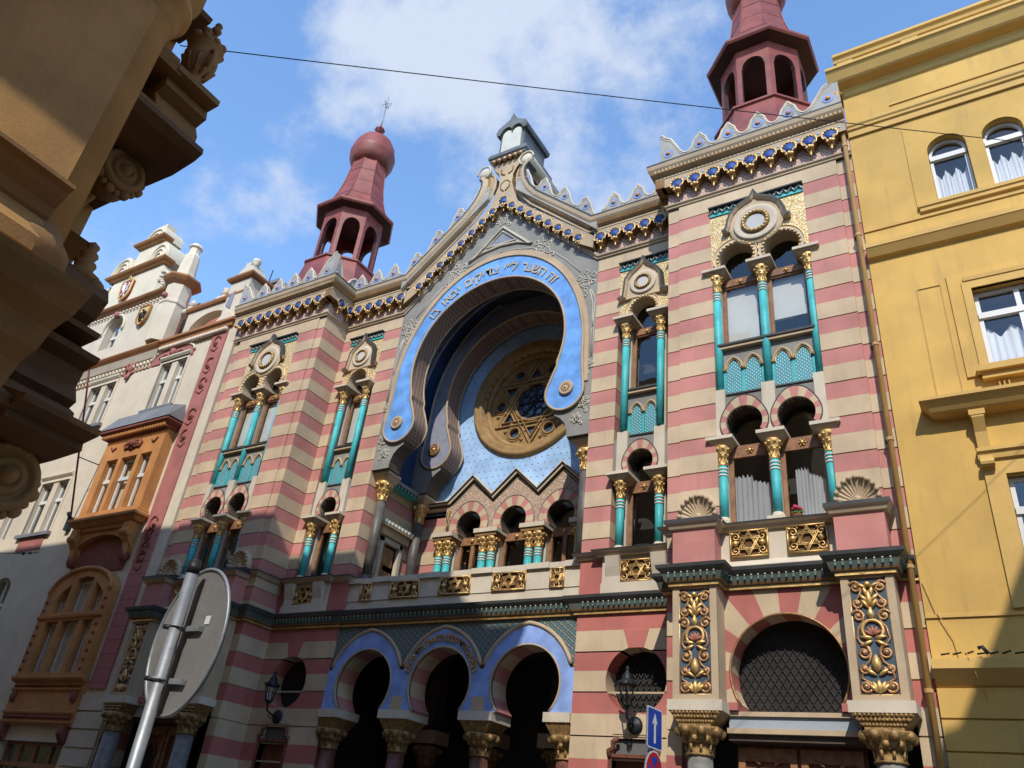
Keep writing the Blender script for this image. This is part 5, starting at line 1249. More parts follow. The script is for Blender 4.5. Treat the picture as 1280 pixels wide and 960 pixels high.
for x in (9.95, 11.35, 15.5): P.box(x, x + 0.35, yf - 0.04, yf + 0.1, 18.18, 18.73, T_)
for c in (10.95, 12.95): P.panel([(c + 0.85, 18.2), (c + 0.85, 18.25)] + arc(c, 18.2, 0.8, 0.28, 10, 170, 12) + [(c - 0.85, 18.25), (c - 0.85, 18.2)], [], yf - 0.02, yf + 0.04, 'orange_trim')
P.build('attic', YH)
ymould(16.18, [(0, 0), (0.05, 0.0), (0.05, 0.07), (0.02, 0.09), (0.02, 0.2), (0.06, 0.22), (0.06, 0.28), (0.09, 0.32), (0.09, 0.4), (0, 0.43)])
ymould(16.80, [(0, 0), (0.03, 0.0), (0.03, 0.05), (0, 0.06)], xa=10.9)
ymould(13.52, [(0, 0), (0.06, 0.02), (0.06, 0.1), (0.09, 0.12), (0.09, 0.2), (0, 0.22)], xa=11.1)
ymould(13.40, [(0, 0), (0.03, 0.0), (0.03, 0.06), (0, 0.07)])
ymould(12.62, [(0, 0), (0.05, 0.03), (0.1, 0.05), (0.2, 0.2), (0.22, 0.22), (0.22, 0.33), (0, 0.4)])
for xa in (11.12, 14.34, 17.54):
    for d0 in (0.0,):
        P = B(); ww = 2.2
        P.panel([(xa - 0.12, 13.7), (xa + ww + 0.12, 13.7), (xa + ww + 0.12, 15.95), (xa - 0.12, 15.95)], [[(q[0], q[1]) for q in o] for o in op if xa - 0.12 < o[0][0] < xa + ww and 13 < o[0][1] < 14.5], yf - 0.025, yf + 0.02, Y, Y); P.build('window_surround', YH)
for x in xs_b:
    P = B()
    P.panel(rect(x - 0.36, x + 1.71, 9.62, 11.86), [rect(x, x + 1.35, 9.75, 11.45)], yf - 0.04, yf + 0.02, Y, Y)
    P.panel(rect(x - 0.14, x + 1.49, 9.70, 11.62), [rect(x, x + 1.35, 9.75, 11.45)], yf - 0.07, yf + 0.0, T_, T_)
    P.sweep([(x - 0.1, yf, 11.60), (x + 1.45, yf, 11.60)], [(0, 0), (0.09, 0.02), (0.1, 0.1), (0.0, 0.12)], (0, 0, 1), T_, flip=1)
    P.box(x - 0.2, x + 1.55, yf - 0.2, yf + 0.1, 9.62, 9.74, T_); P.box(x - 0.14, x + 1.5, yf - 0.12, yf + 0.0, 9.5, 9.62, T_)
    for k in range(3): P.box(x + 0.08 + 0.07 * k, x + 0.1 + 0.07 * k, yf - 0.05, yf, 9.30, 9.45, T_)
    P.build('window_surround', YH)
    P = B(); a, b = x - 0.72, x + 2.07
    P.sweep([(a, yf + 0.1, 8.86), (a, yf, 8.86), (b, yf, 8.86), (b, yf + 0.1, 8.86)], [(0, 0), (0.24, 0.02), (0.28, 0.05), (0.40, 0.2), (0.44, 0.22), (0.44, 0.28), (0, 0.34)], (0, 0, 1), T_, flip=1)
    for c in (x - 0.34, x + 1.69):
        P.panel([(yf, 8.86), (yf - 0.26, 8.86), (yf - 0.27, 8.72), (yf - 0.14, 8.5), (yf - 0.09, 8.2), (yf - 0.13, 7.95), (yf - 0.1, 7.85), (yf, 7.82)], [], c - 0.09, c + 0.09, T_, plane='yz')
        P.box(c - 0.12, c + 0.12, yf - 0.28, yf, 8.76, 8.86, T_); P.lathe(c, yf - 0.14, 7.93, [(0.07, -0.1), (0.07, 0.1)], 10, T_, axis='x', smooth=False)
    P.panel(rect(x - 0.42, x + 1.77, 5.6, 8.1), [rect(x - 0.12, x + 1.35, 6.0, 7.75)], yf - 0.05, yf + 0.02, T_, T_)
    P.sweep([(x - 0.46, yf - 0.04, 8.0), (x + 1.81, yf - 0.04, 8.0)], [(0, 0), (0.06, 0.02), (0.08, 0.12), (0.12, 0.14), (0.12, 0.2), (0, 0.22)], (0, 0, 1), T_, flip=1)
    P.build('window_hood', YH)
for xa in (10.70,):
    P = B(); P.ring([(xa + 0.02, 9.2), (xa + 0.02, 11.7), (xa + 0.40, 11.7), (xa + 0.40, 9.2)], [(xa, 9.2), (xa, 11.72), (xa + 0.42, 11.72), (xa + 0.42, 9.2)], yf - 0.018, yf + 0.01, T_); P.build('panel_moulding', YH)
ymould(5.5, [(0, 0), (0.03, 0.0), (0.03, 0.05), (0, 0.06)]); 
ymould(4.48, [(0, 0), (0.04, 0.02), (0.08, 0.06), (0.22, 0.2), (0.24, 0.22), (0.24, 0.36), (0, 0.42)])
P = B()
for k in range(10):
    zt = 4.46 - 0.44 * k
    if zt > 0.6: P.box(x0, x1, yf - 0.035, yf + 0.1, zt - 0.41, zt, Y)
P.build('rusticated_base', YH)
P = B(); P.box(x0 + 0.02, x1, yf + 0.9, 8, 0, 18.0, Y); P.build('building_body', YH)
P = B()
px, py = 9.86, yf - 0.12
P.tube([(px + 0.12, yf + 0.1, 17.75), (px + 0.02, py - 0.2, 17.4), (px, py, 17.0), (px, py, 0.2)], 0.052, 'pipe_paint', 10)
for z in (15.9, 13.3, 10.6, 8.6, 6.3, 4.4, 2.2): P.lathe(px, py, z, [(0.053, -0.03), (0.065, -0.03), (0.065, 0.03), (0.053, 0.03)], 10, 'pipe_paint', smooth=False); P.box(px - 0.09, px + 0.02, py, yf + 0.02, z - 0.02, z + 0.02, 'iron')
P.build('drainpipe', YH)
P = B(); P.tube([(10.0, yf - 0.05, 6.1), (10.12, yf - 0.05, 5.6), (10.3, yf - 0.06, 5.2), (10.45, yf - 0.27, 4.9), (10.6, yf - 0.08, 4.3)], 0.008, 'yellow_trim', 4); P.build('loose_wire', YH)
P = B()
for k in range(9): P.tube([(10.1 + 0.16 * k, yf - 0.15, 4.915), (10.22 + 0.16 * k, yf - 0.16, 4.93 + 0.012 * (k % 3))], 0.014, 'black_paint', 5)
P.tube([(10.72, yf - 0.14, 4.92), (10.66, yf - 0.14, 5.02), (10.60, yf - 0.14, 5.0)], 0.03, 'black_paint', 5)
P.build('ledge_debris', YH)

# ---------------------------------------------------------------- cream gabled house on the left with its orange oriel
CH = thing('gabled_house', 'cream house with stepped gable, two painted shields and an orange brown oriel', 'house')
yf = -1.0; HC = 'house_cream'
hw_ = []
def two(xa, xb, za, zb): m_ = (xa + xb) / 2; return [(xa, m_ - 0.16, za, zb), (m_ + 0.16, xb, za, zb)]
WIN = two(-13.75, -12.3, 13.75, 15.72) + two(-18.0, -16.35, 13.75, 15.6) + two(-18.5, -16.75, 9.6, 11.6) + two(-21.2, -19.6, 9.6, 11.6) + two(-21.6, -20.0, 13.75, 15.6)
ARW = [(-18.95, -17.75, 5.9, 8.1), (-22.0, -20.8, 5.9, 8.1)]
AR2 = (-18.85, -17.85, 17.55, 19.1)
holes = [rect(a, b, c, d) for a, b, c, d in WIN]
def arched(a, b, c, d): r = (b - a) / 2; return [(a, c), (b, c), (b, d - r * 0.8)] + arc((a + b) / 2, d - r * 0.8, r, r * 0.8, 0, 180, 12)[1:]
holes += [arched(*a) for a in ARW] + [arched(*AR2)]
holes += [rect(-14.6, -11.5, 1.2, 3.05)]
g = [(-10.0, 0), (-10.0, 16.9), (-14.6, 16.9), (-14.6, 19.5), (-21.0, 19.5), (-24, 16.9), (-24, 0)]
P = B(); P.panel(list(reversed(g)), holes, yf, yf + 0.4, HC, HC); P.build('wall', CH)
for a, b, c, d in WIN: sash(CH, 1, a + 0.01, b - 0.01, c + 0.01, d - 0.01, yf + 0.16, mull=0, transom=c + (d - c) * 0.62, fw=0.08)
for a, b, c, d in ARW: sash(CH, 1, a + 0.01, b - 0.01, c + 0.01, d - 0.03, yf + 0.16, mull=1, transom=c + (d - c) * 0.55, fw=0.06)
sash(CH, 1, AR2[0] + 0.05, AR2[1] - 0.05, AR2[2] + 0.01, AR2[3] - 0.12, yf + 0.3, mull=1, transom=18.25, fw=0.06)
sash(CH, 1, -14.58, -11.52, 1.22, 3.03, yf + 0.2, mull=3, transom=2.4, frame='house_brown')
def frame_(x0_, x1_, z0_, z1_, w, d, m, name='window_surround'):
    P = B(); P.panel(rect(x0_ - w, x1_ + w, z0_ - w * 0.3, z1_ + w), [rect(x0_, x1_, z0_, z1_)], yf - d, yf + 0.02, m); 
    P.sweep([(x0_ - w, yf, z1_ + w), (x1_ + w, yf, z1_ + w)], [(0, 0), (0.06, 0.02), (0.12, 0.1), (0.12, 0.16), (0, 0.18)], (0, 0, 1), m, flip=1)
    P.box(x0_ - w - 0.05, x1_ + w + 0.05, yf - 0.14, yf + 0.1, z0_ - 0.12, z0_, 'sheet_grey'); P.build(name, CH)
frame_(-13.75, -12.3, 13.75, 15.72, 0.1, 0.04, HC); frame_(-18.0, -16.35, 13.75, 15.6, 0.1, 0.04, HC); frame_(-18.5, -16.75, 9.6, 11.6, 0.1, 0.04, HC)
P = B(); P.box(-18.4, -16.9, yf - 0.03, yf + 0.02, 9.0, 9.45, 'house_pink'); P.build('sill_panel', CH)
# mouldings
def hm(z, xa, xb, prof, m, name='cornice', y=yf):
    P = B(); P.sweep([(xa, y + 0.3, z), (xa, y, z), (xb, y, z), (xb, y + 0.3, z)], prof, (0, 0, 1), m, flip=1); return P.build(name, CH)
CP = [(0, 0.06), (0.06, 0.08), (0.1, 0.16), (0.2, 0.2), (0.25, 0.27), (0.25, 0.32), (0, 0.40)]
hm(16.45, -24, -14.45, CP, 'house_brown'); hm(16.52, -14.3, -10.4, [(0, 0), (0.1, 0.02), (0.12, 0.16), (0.2, 0.2), (0.2, 0.3), (0, 0.36)], 'house_brown')
hm(16.14, -24, -14.35, [(0, 0), (0.08, 0.05), (0.16, 0.22), (0.2, 0.3), (0, 0.31)], HC, 'moulding')
P = B()
for k in range(26): P.ball(-14.1 + 3.55 * k / 25, yf - 0.1, 16.42, 0.095, HC, 7)
P.build('rope_moulding', CH)
P = B()
for k in range(30): x = -20.6 + 6.1 * k / 29; P.tube([(x, yf - 0.03, 15.95), (x, yf - 0.06, 16.1)], 0.05, HC, 5)
for k in range(28): P.tube(P3(arc(-20.5 + 6.0 * (k + 0.5) / 28, 15.86, 0.10, 0.08, 180, 360, 5), yf - 0.03), 0.02, 'house_brown', 4)
P.build('arched_frieze', CH)
P = B(); P.panel([(-14.45, 15.78), (-12.1, 15.78), (-12.1, 16.05)] + arc(-13.27, 15.98, 1.15, 0.42, 0, 180, 14) + [(-14.45, 16.05)], [], yf - 0.04, yf + 0.02, 'house_pink')
P.tube(P3(arc(-13.27, 15.98, 1.2, 0.46, 0, 180, 14), yf - 0.04), 0.05, HC, 5); P.ball(-13.27, yf - 0.06, 16.12, 0.14, 'house_pink', 8, 0.17)
for d in (-1, 1): P.tube(P3([(-13.27 + d * 0.2, 16.05), (-13.27 + d * 0.45, 16.15), (-13.27 + d * 0.75, 16.0)], yf - 0.05), 0.04, 'house_pink', 5)
P.build('lunette', CH)
for x in (-15.72,):
    P = B(); P.ball(x, yf - 0.06, 15.95, 0.17, 'house_pink', 9, 0.22)
    for k in range(9): a_ = radians(20 + 35 * k); P.tube(P3([(x + 0.14 * cos(a_), 15.95 + 0.18 * sin(a_)), (x + 0.23 * cos(a_ + 0.2), 15.95 + 0.28 * sin(a_ + 0.2)), (x + 0.26 * cos(a_ + 0.5), 15.95 + 0.31 * sin(a_ + 0.5))], yf - 0.05), 0.045, 'house_pink', 5)
    for d in (-1, 1): P.ball(x + d * 0.07, yf - 0.2, 16.0, 0.035, 'house_brown', 5); P.tube(P3([(x + d * 0.03, 16.06), (x + d * 0.12, 16.07)], yf - 0.2), 0.025, 'house_pink', 4)
    P.tube([(x, yf - 0.22, 16.02), (x, yf - 0.27, 15.92)], 0.03, 'house_pink', 5); P.tube(P3(arc(x, 15.86, 0.07, 0.05, 180, 360, 5), yf - 0.21), 0.02, 'house_brown', 4)
    for k in range(5): P.tube(P3([(x + 0.06 * (k - 2), 15.78), (x + 0.04 * (k - 2), 15.6), (x + 0.02 * (k - 2), 15.5)], yf - 0.08), 0.04, 'house_pink', 5)
    P.build('mask_relief', CH)
# pink pilaster strip
P = B(); P.box(-11.22, -10.47, yf - 0.05, yf + 0.1, 9.1, 16.75, 'house_pink'); P.box(-11.22, -10.47, yf - 0.05, yf + 0.1, 4.45, 9.1, 'house_ashlar')
P.panel([(-11.3, 16.75), (-10.4, 16.75), (-10.4, 16.95), (-10.55, 17.1), (-10.85, 17.3), (-11.15, 17.1), (-11.3, 16.95)], [], yf - 0.1, yf + 0.1, HC)
pil = P.build('pilaster', CH)
random.seed(3)
for z in (16.0, 15.1, 14.3, 13.1, 12.3, 9.3, 8.9, 8.5, 8.2):
    P = B(); x = -10.85; P.tube(P3(arc(x, z, 0.17, 0.2, random.uniform(0, 90), random.uniform(230, 330), 10), yf - 0.06), 0.035, 'brown_relief', 5); P.ball(x + random.uniform(-0.1, 0.1), yf - 0.06, z - 0.1, 0.08, 'brown_relief', 6); P.tube(P3([(x - 0.2, z - 0.3), (x, z - 0.42), (x + 0.15, z - 0.28)], yf - 0.055), 0.03, 'brown_relief', 5); P.build('floral_relief', pil)
P = B()
for k in range(9):
    zt = 4.3 - 0.46 * k; P.box(-11.35, -10.05, yf - 0.06, yf + 0.1, zt - 0.41, zt, HC)
P.build('quoins', CH)
# attic with an oval opening, pier and finials
P = B(); P.panel([(-10.1, 16.9), (-10.1, 18.05), (-13.4, 18.05), (-13.4, 16.9)], [arc(-12.0, 17.05, 1.05, 0.62, 0, 180, 16)], yf + 0.05, yf + 0.4, HC)
P.sweep([(-13.5, yf + 0.05, 17.95), (-10.1, yf + 0.05, 17.95)], [(0, 0), (0.08, 0.02), (0.12, 0.1), (0.12, 0.18), (0, 0.2)], (0, 0, 1), 'house_brown', flip=1); P.build('attic', CH)
P = B(); P.box(-11.2, -10.15, yf - 0.05, yf + 0.9, 16.95, 18.7, HC); P.sweep([(-11.2, yf + 0.9, 18.62), (-11.2, yf - 0.05, 18.62), (-10.15, yf - 0.05, 18.62), (-10.15, yf + 0.9, 18.62)], [(0, 0), (0.1, 0.04), (0.16, 0.12), (0.16, 0.2), (0.0, 0.3)], (0, 0, 1), 'house_brown', flip=1)
P.panel([(-11.15, 18.9), (-10.2, 18.9), (-10.3, 19.2), (-10.55, 19.35), (-10.55, 19.5), (-10.8, 19.5), (-10.8, 19.35), (-11.05, 19.2)], [], yf, yf + 0.6, HC); P.lathe(-10.67, yf + 0.3, 19.5, [(0.16, 0), (0.1, 0.12), (0.17, 0.2), (0.14, 0.34), (1e-4, 0.4)], 10, HC)
P.panel([(-11.1, 17.6), (-10.8, 17.4), (-10.8, 18.2), (-11.0, 18.1)], [], yf - 0.08, yf - 0.04, 'pale_face'); P.build('corner_pier', CH)
P = B(); P.lathe(-11.9, yf + 0.3, 18.1, [(0.3, 0), (0.3, 0.2), (0.16, 0.26), (0.13, 0.45), (0.2, 0.5), (0.1, 0.6), (0.15, 0.72), (1e-4, 0.8)], 10, HC); P.build('roof_vase', CH); P = B(); P.lathe(-13.7, yf + 0.25, 18.0, [(0.3, 0), (0.3, 0.2), (0.2, 0.26), (0.12, 0.5), (0.2, 0.55), (0.1, 0.7), (1e-4, 0.85)], 10, HC); P.build('roof_vase', CH)
P = B(); P.panel([(-0.5, 16.9), (1.9, 16.9), (1.9, 21.3), (-0.5, 17.4)], [], -14.9, -12.9, 'roof_tile', plane='yz'); P.panel([(-0.5, 16.9), (5.0, 16.9), (5.0, 20.0), (-0.5, 17.3)], [], -12.9, -10.0, 'roof_tile', plane='yz'); P.box(-12.35, -11.6, 1.1, 2.0, 17.0, 20.4, 'brick_stack'); P.box(-12.42, -11.53, 1.03, 2.07, 20.4, 20.55, 'sheet_grey')
P.tube([(-13.6, 2.0, 19.6), (-13.5, 2.0, 22.3)], 0.025, 'iron', 5); P.build('roof', CH)
# stepped gable
gy0, gy1 = yf + 0.02, yf + 0.6
hm(19.35, -21.2, -15.2, CP, 'house_brown')
P = B()
for k in range(24): P.ball(-20.6 + 5.0 * k / 23, yf - 0.06, 19.28, 0.06, HC, 6)
P.panel([(-20.4, 19.7), (-16.6, 19.7), (-16.6, 21.4), (-20.0, 21.4)], [], gy0, gy1, HC); P.build('gable_tier', CH)
hm(21.35, -20.2, -16.55, CP, 'house_brown')
P = B(); P.panel([(-19.5, 21.7), (-17.3, 21.7), (-17.45, 22.3), (-17.5, 22.9), (-18.95, 22.9), (-19.1, 22.3)], [], gy0, gy1, HC)
P.panel([(-17.9, 21.7)] + arc(-17.15, 21.7, 0.72, 1.05, 0, 180, 14), [], gy0 - 0.08, gy1 + 0.4, HC); P.panel([(-20.5, 21.7)] + arc(-19.65, 21.7, 0.8, 1.0, 0, 180, 14), [], gy0 - 0.08, gy1 + 0.4, HC)
for c, w in ((-17.15, 0.72), (-19.65, 0.8)):
    for q in (0.82, 0.6, 0.4): P.tube(P3(arc(c, 21.72, w * q, 1.02 * q, 0, 180, 12), gy0 - 0.1), 0.05, HC, 5)
P.build('gable_tier', CH); hm(22.85, -19.0, -17.35, CP, 'house_brown')
P = B(); P.panel([(-18.95, 23.2)] + [(-17.4, 23.2)] + arc(-18.17, 23.3, 0.76, 0.75, 0, 180, 14), [], gy0, gy1 + 0.3, HC); P.box(-18.3, -17.8, gy0 + 0.1, gy1, 23.95, 24.2, HC)
for q in (0.75, 0.45): P.tube(P3(arc(-18.17, 23.3, 0.76 * q, 0.75 * q, 0, 180, 12), gy0 - 0.02), 0.04, HC, 5)
P.build('gable_crown', CH)
for sg, c in ((1, -16.55), (-1, -20.35)):
    P = B(); P.panel([(c - 0.05 * sg, 19.7), (c + sg * 1.0, 19.7), (c + sg * 1.0, 20.2), (c + sg * 0.75, 20.6), (c + sg * 0.35, 20.85), (c, 21.35), (c - 0.05 * sg, 21.35)][::(1 if sg > 0 else -1)], [], gy0, gy1, HC)
    for q in (1.0, 0.75, 0.5): P.tube(P3(arc(c + sg * 0.15, 20.0, 0.75 * q, 0.9 * q, 0 if sg > 0 else 90, 90 if sg > 0 else 180, 9), gy0 - 0.03), 0.06, HC, 5)
    for k in range(6): P.ball(c + sg * (0.15 + 0.42 * cos(k * pi / 10)), gy0 - 0.04, 20.0 + 0.5 * sin(k * pi / 10), 0.07, HC, 6)
    P.build('gable_volute', CH)
P = B(); P.lathe(-14.75, yf + 0.1, 0, [(0.5, 16.9), (0.5, 18.6), (0.54, 18.65), (0.54, 18.75), (0.48, 18.8), (0.48, 19.6)], 8, HC, smooth=False, a0=radians(22.5)); P.lathe(-14.75, yf + 0.1, 0, [(0.5, 19.55), (0.66, 19.7), (0.76, 19.82), (0.76, 19.9), (0.3, 20.1)], 8, 'house_brown', smooth=False, a0=radians(22.5)); P.lathe(-14.75, yf + 0.1, 0, [(0.42, 19.95), (0.36, 20.3), (0.29, 21.2), (0.2, 21.35), (0.2, 21.6), (0.28, 21.65), (0.2, 21.8), (1e-4, 21.9)], 8, HC, smooth=False, a0=radians(22.5)); P.ball(-14.75, yf - 0.40, 18.95, 0.13, 'house_pink', 8); P.build('gable_turret', CH)
# painted shields
def shield_outline(cx, cz, w, h): return [(cx - w, cz + h), (cx + w, cz + h), (cx + w, cz - h * 0.2), (cx + w * 0.7, cz - h * 0.65), (cx, cz - h), (cx - w * 0.7, cz - h * 0.65), (cx - w, cz - h * 0.2)]
P = B(); cx, cz = -18.6, 20.55; P.panel([(p[0], p[1]) for p in reversed(shield_outline(cx, cz, 0.34, 0.50))], [], gy0 - 0.12, gy0 + 0.02, 'heraldic_red'); P.tube(P3(shield_outline(cx, cz, 0.36, 0.52), gy0 - 0.12), 0.045, 'heraldic_gold', 5, closed=True)
L_ = gy0 - 0.15
k_ = 0.78
P.tube([(cx + k_ * x, L_, cz + k_ * z) for x, z in ((-0.05, 0.32), (-0.06, 0.1), (0.06, -0.15), (0.1, -0.3))], [0.07, 0.085, 0.07, 0.05], 'lion_white', 6); P.ball(cx - 0.06, L_, cz + 0.31, 0.08, 'lion_white', 7)
for a in ([(0, 0.2), (-0.2, 0.28), (-0.3, 0.36)], [(0.0, 0.1), (-0.18, 0.08), (-0.3, 0.12)], [(0.08, -0.25), (-0.1, -0.32), (-0.16, -0.48)], [(0.1, -0.3), (0.2, -0.42), (0.14, -0.5)], [(0.12, -0.2), (0.3, -0.05), (0.2, 0.15), (0.32, 0.36), (0.22, 0.45)]): P.tube(P3([(cx + k_ * x, cz + k_ * z) for x, z in a], L_), 0.032, 'lion_white', 5)
P.tube(P3(circ(cx, cz + 0.62, 0.1, 8), gy0 - 0.1), 0.035, 'heraldic_gold', 5, closed=True); P.ball(cx, gy0 - 0.1, cz + 0.75, 0.05, 'heraldic_gold', 6); P.build('lion_shield', CH)
P = B(); cx, cz = -16.35, 18.6; P.panel(list(reversed(shield_outline(cx, cz, 0.31, 0.46))), [], yf - 0.1, yf + 0.02, 'heraldic_gold'); P.tube(P3(shield_outline(cx, cz, 0.33, 0.48), yf - 0.1), 0.045, 'house_brown', 5, closed=True); L_ = yf - 0.12
P.tube([(cx, L_, cz + 0.22), (cx, L_, cz), (cx, L_, cz - 0.28)], [0.035, 0.075, 0.03], 'black_paint', 6); P.ball(cx - 0.04, L_, cz + 0.27, 0.055, 'black_paint', 6)
for sg in (-1, 1):
    for k in range(4): P.tube(P3([(cx + sg * 0.04, cz + 0.12), (cx + sg * 0.15, cz + 0.19 - 0.015 * k), (cx + sg * (0.23 - 0.025 * k), cz + 0.09 - 0.09 * k)], L_), 0.022, 'black_paint', 4)
    P.tube(P3([(cx, cz - 0.2), (cx + sg * 0.1, cz - 0.28)], L_), 0.026, 'black_paint', 4)
P.build('eagle_shield', CH)
P = B(); P.tube(P3(arc(-18.35, 18.45, 0.72, 0.75, -10, 190, 16), yf - 0.03), 0.06, HC, 6); P.ball(-18.35, yf - 0.08, 19.2, 0.13, 'house_pink', 7, 0.17); P.build('window_surround', CH)
# the oriel
OR = 'oriel_orange'; oy = yf - 0.35; dx = 0.30
xa, xb = -14.62, -11.45
P = B(); ow = [(-14.25, -13.62), (-13.42, -12.6), (-12.4, -11.82)]
P.panel(rect(xa, xb, 9.75, 12.62), [rect(a, b, 9.85, 11.75) for a, b in ow], oy, yf, OR, OR); 
for x in (xa, xb): P.box(x - 0.02, x + 0.02, oy + 0.01, yf, 9.75, 12.62, OR)
ori = P.build('oriel', CH)
for a, b in ow: sash(ori, 1, a + 0.01, b - 0.01, 9.86, 11.74, oy + 0.18, mull=0, transom=10.95, fw=0.07)
P = B(); P.sweep([(xa, yf, 12.5), (xa, oy, 12.5), (xb, oy, 12.5), (xb, yf, 12.5)], [(0, 0), (0.06, 0.03), (0.1, 0.12), (0.24, 0.2), (0.28, 0.24), (0.28, 0.3), (0, 0.33)], (0, 0, 1), 'brown_relief', flip=1)
for k in range(24): P.box(xa - 0.15 + 3.45 * k / 24, xa - 0.06 + 3.45 * k / 24, oy - 0.2, oy - 0.02, 12.56, 12.66, OR)
P.build('cornice', ori)
P = B(); P.add([(xa - 0.3, oy - 0.3, 12.84), (xb + 0.3, oy - 0.3, 12.84), (xb + 0.3, yf, 12.84), (xa - 0.3, yf, 12.84), (xa + 0.05, oy + 0.0, 13.45), (xb - 0.05, oy + 0.0, 13.45), (xb - 0.0, yf, 13.6), (xa + 0.0, yf, 13.6)], [(0, 1, 5, 4), (1, 2, 6, 5), (4, 5, 6, 7), (3, 0, 4, 7), (3, 2, 1, 0)], 'sheet_grey'); P.build('oriel_roof', ori)
P = B(); P.ball(-13.0, oy - 0.04, 12.18, 0.18, 'brown_relief', 8, 0.15)
for k in range(8): P.ball(-13.0 + 0.2 * cos(k * pi / 4), oy - 0.03, 12.18 + 0.15 * sin(k * pi / 4), 0.07, 'brown_relief', 6)
for sg in (-1, 1):
    P.tube(P3([(-13.0 + sg * 0.2, 12.1), (-13.0 + sg * 0.38, 12.05), (-13.0 + sg * 0.46, 12.2), (-13.0 + sg * 0.36, 12.28)], oy - 0.03), 0.05, 'brown_relief', 5)
P.build('floral_relief', ori)
for sg in (-1, 1):
    P = B(); P.tube(P3([(-13.0 + sg * 0.95, 12.2), (-13.0 + sg * 1.1, 12.1), (-13.0 + sg * 1.25, 12.25)], oy - 0.02), 0.035, 'brown_relief', 4); P.build('floral_relief', ori)
P = B(); P.sweep([(xa, yf, 9.45), (xa, oy, 9.45), (xb, oy, 9.45), (xb, yf, 9.45)], [(-0.1, -0.15), (0.02, -0.1), (0.1, 0.0), (0.2, 0.06), (0.2, 0.14), (0.08, 0.2), (0.08, 0.28), (0, 0.32)], (0, 0, 1), OR, flip=1)
P.box(xa + 0.1, xb - 0.1, oy + 0.05, yf, 9.2, 9.76, OR); P.panel([(xb - 0.2, 8.3), (xb - 0.1, 8.3), (xb - 0.1, 9.3), (xa + 0.1, 9.3), (xa + 0.1, 8.3), (xa + 0.2, 8.3)] + arc((xa + xb) / 2, 8.5, 1.3, 0.55, 180, 0, 12), [], oy + 0.12, yf, OR)
P.box(xa + 0.2, xb - 0.2, yf - 0.05, yf, 7.9, 9.0, 'brown_relief')
for x in (xa + 0.22, xb - 0.22):
    P.panel([(yf, 9.3), (oy - 0.05, 9.3), (oy - 0.08, 8.95), (oy + 0.1, 8.7), (yf - 0.1, 8.5), (yf, 8.2)], [], x - 0.16, x + 0.16, OR, plane='yz'); P.lathe(x, oy + 0.02, 8.98, [(0.13, -0.19), (0.13, 0.19)], 12, OR, axis='x', smooth=False); P.ball(x, yf - 0.12, 8.3, 0.16, 'brown_relief', 7, 0.22)
P.build('oriel_base', ori)
P = B(); a, b = -14.75, -11.42
P.panel([(b, 4.7), (b, 7.2)] + arc((a + b) / 2, 7.2, (b - a) / 2, 0.80, 0, 180, 16)[1:] + [(a, 4.7)], [rect(-14.25, -13.6, 4.85, 6.35), rect(-13.4, -12.55, 4.85, 6.35), rect(-12.35, -11.85, 4.85, 6.35), [(-14.2, 6.6), (-13.6, 6.6), (-13.6, 7.5), (-14.05, 7.25), (-14.2, 7.0)], [(-13.4, 6.6), (-12.55, 6.6), (-12.55, 7.65), (-13.0, 7.7), (-13.4, 7.65)], [(-12.35, 6.6), (-11.85, 6.6), (-11.85, 7.15), (-12.35, 7.5)]], yf - 0.25, yf + 0.02, OR, OR)
P.tube(P3(arc((a + b) / 2, 7.22, (b - a) / 2 - 0.1, 0.74, 0, 180, 18), yf - 0.26), 0.07, OR, 6); P.sweep([(a, yf - 0.25, 6.42), (b, yf - 0.25, 6.42)], [(0, 0), (0.05, 0.01), (0.07, 0.08), (0, 0.1)], (0, 0, 1), OR, flip=1)
for k in range(9):
    for x in (a + 0.16, b - 0.16): P.ball(x, yf - 0.27, 4.95 + 0.25 * k, 0.05, 'brown_relief', 5)
low_ = P.build('arched_window_frame', CH)
for q in ((-14.24, -13.61), (-13.39, -12.56), (-12.34, -11.86)):
    sash(low_, 1, q[0], q[1], 4.86, 6.34, yf - 0.05, mull=0, fw=0.05); sash(low_, 1, q[0], q[1], 6.61, 7.6, yf - 0.05, mull=0, fw=0.05)
P = B(); P.panel(rect(a - 0.1, b + 0.1, 3.45, 4.66), [], yf - 0.12, yf + 0.02, OR)
P.sweep([(a - 0.15, yf - 0.12, 4.6), (b + 0.15, yf - 0.12, 4.6)], [(0, 0), (0.1, 0.04), (0.16, 0.1), (0.16, 0.16), (0, 0.2)], (0, 0, 1), OR, flip=1)
for z in (4.38, 3.75, 3.5): P.sweep([(a - 0.1, yf - 0.12, z), (b + 0.1, yf - 0.12, z)], [(0, 0), (0.05, 0.01), (0.06, 0.06), (0, 0.08)], (0, 0, 1), OR, flip=1)
for k in range(30): P.ball(a + 0.05 + 3.25 * k / 29, yf - 0.14, 3.66, 0.05, 'brown_relief', 5); P.ball(a + 0.05 + 3.25 * k / 29, yf - 0.14, 4.5, 0.035, 'brown_relief', 5)
for x in (a + 0.15, b - 0.15): P.panel([(yf, 3.5), (yf - 0.2, 3.45), (yf - 0.22, 3.25), (yf - 0.08, 3.05), (yf, 3.0)], [], x - 0.13, x + 0.13, 'brown_relief', plane='yz'); P.ball(x, yf - 0.15, 4.2, 0.11, 'brown_relief', 6, 0.16)
P.build('window_apron', CH)
P = B(); P.box(-24, -10.0, yf + 1.0, 8, 0, 16.9, HC); P.box(-21, -14.6, yf + 1.0, 6, 16.9, 19.5, HC); P.build('building_body', CH)
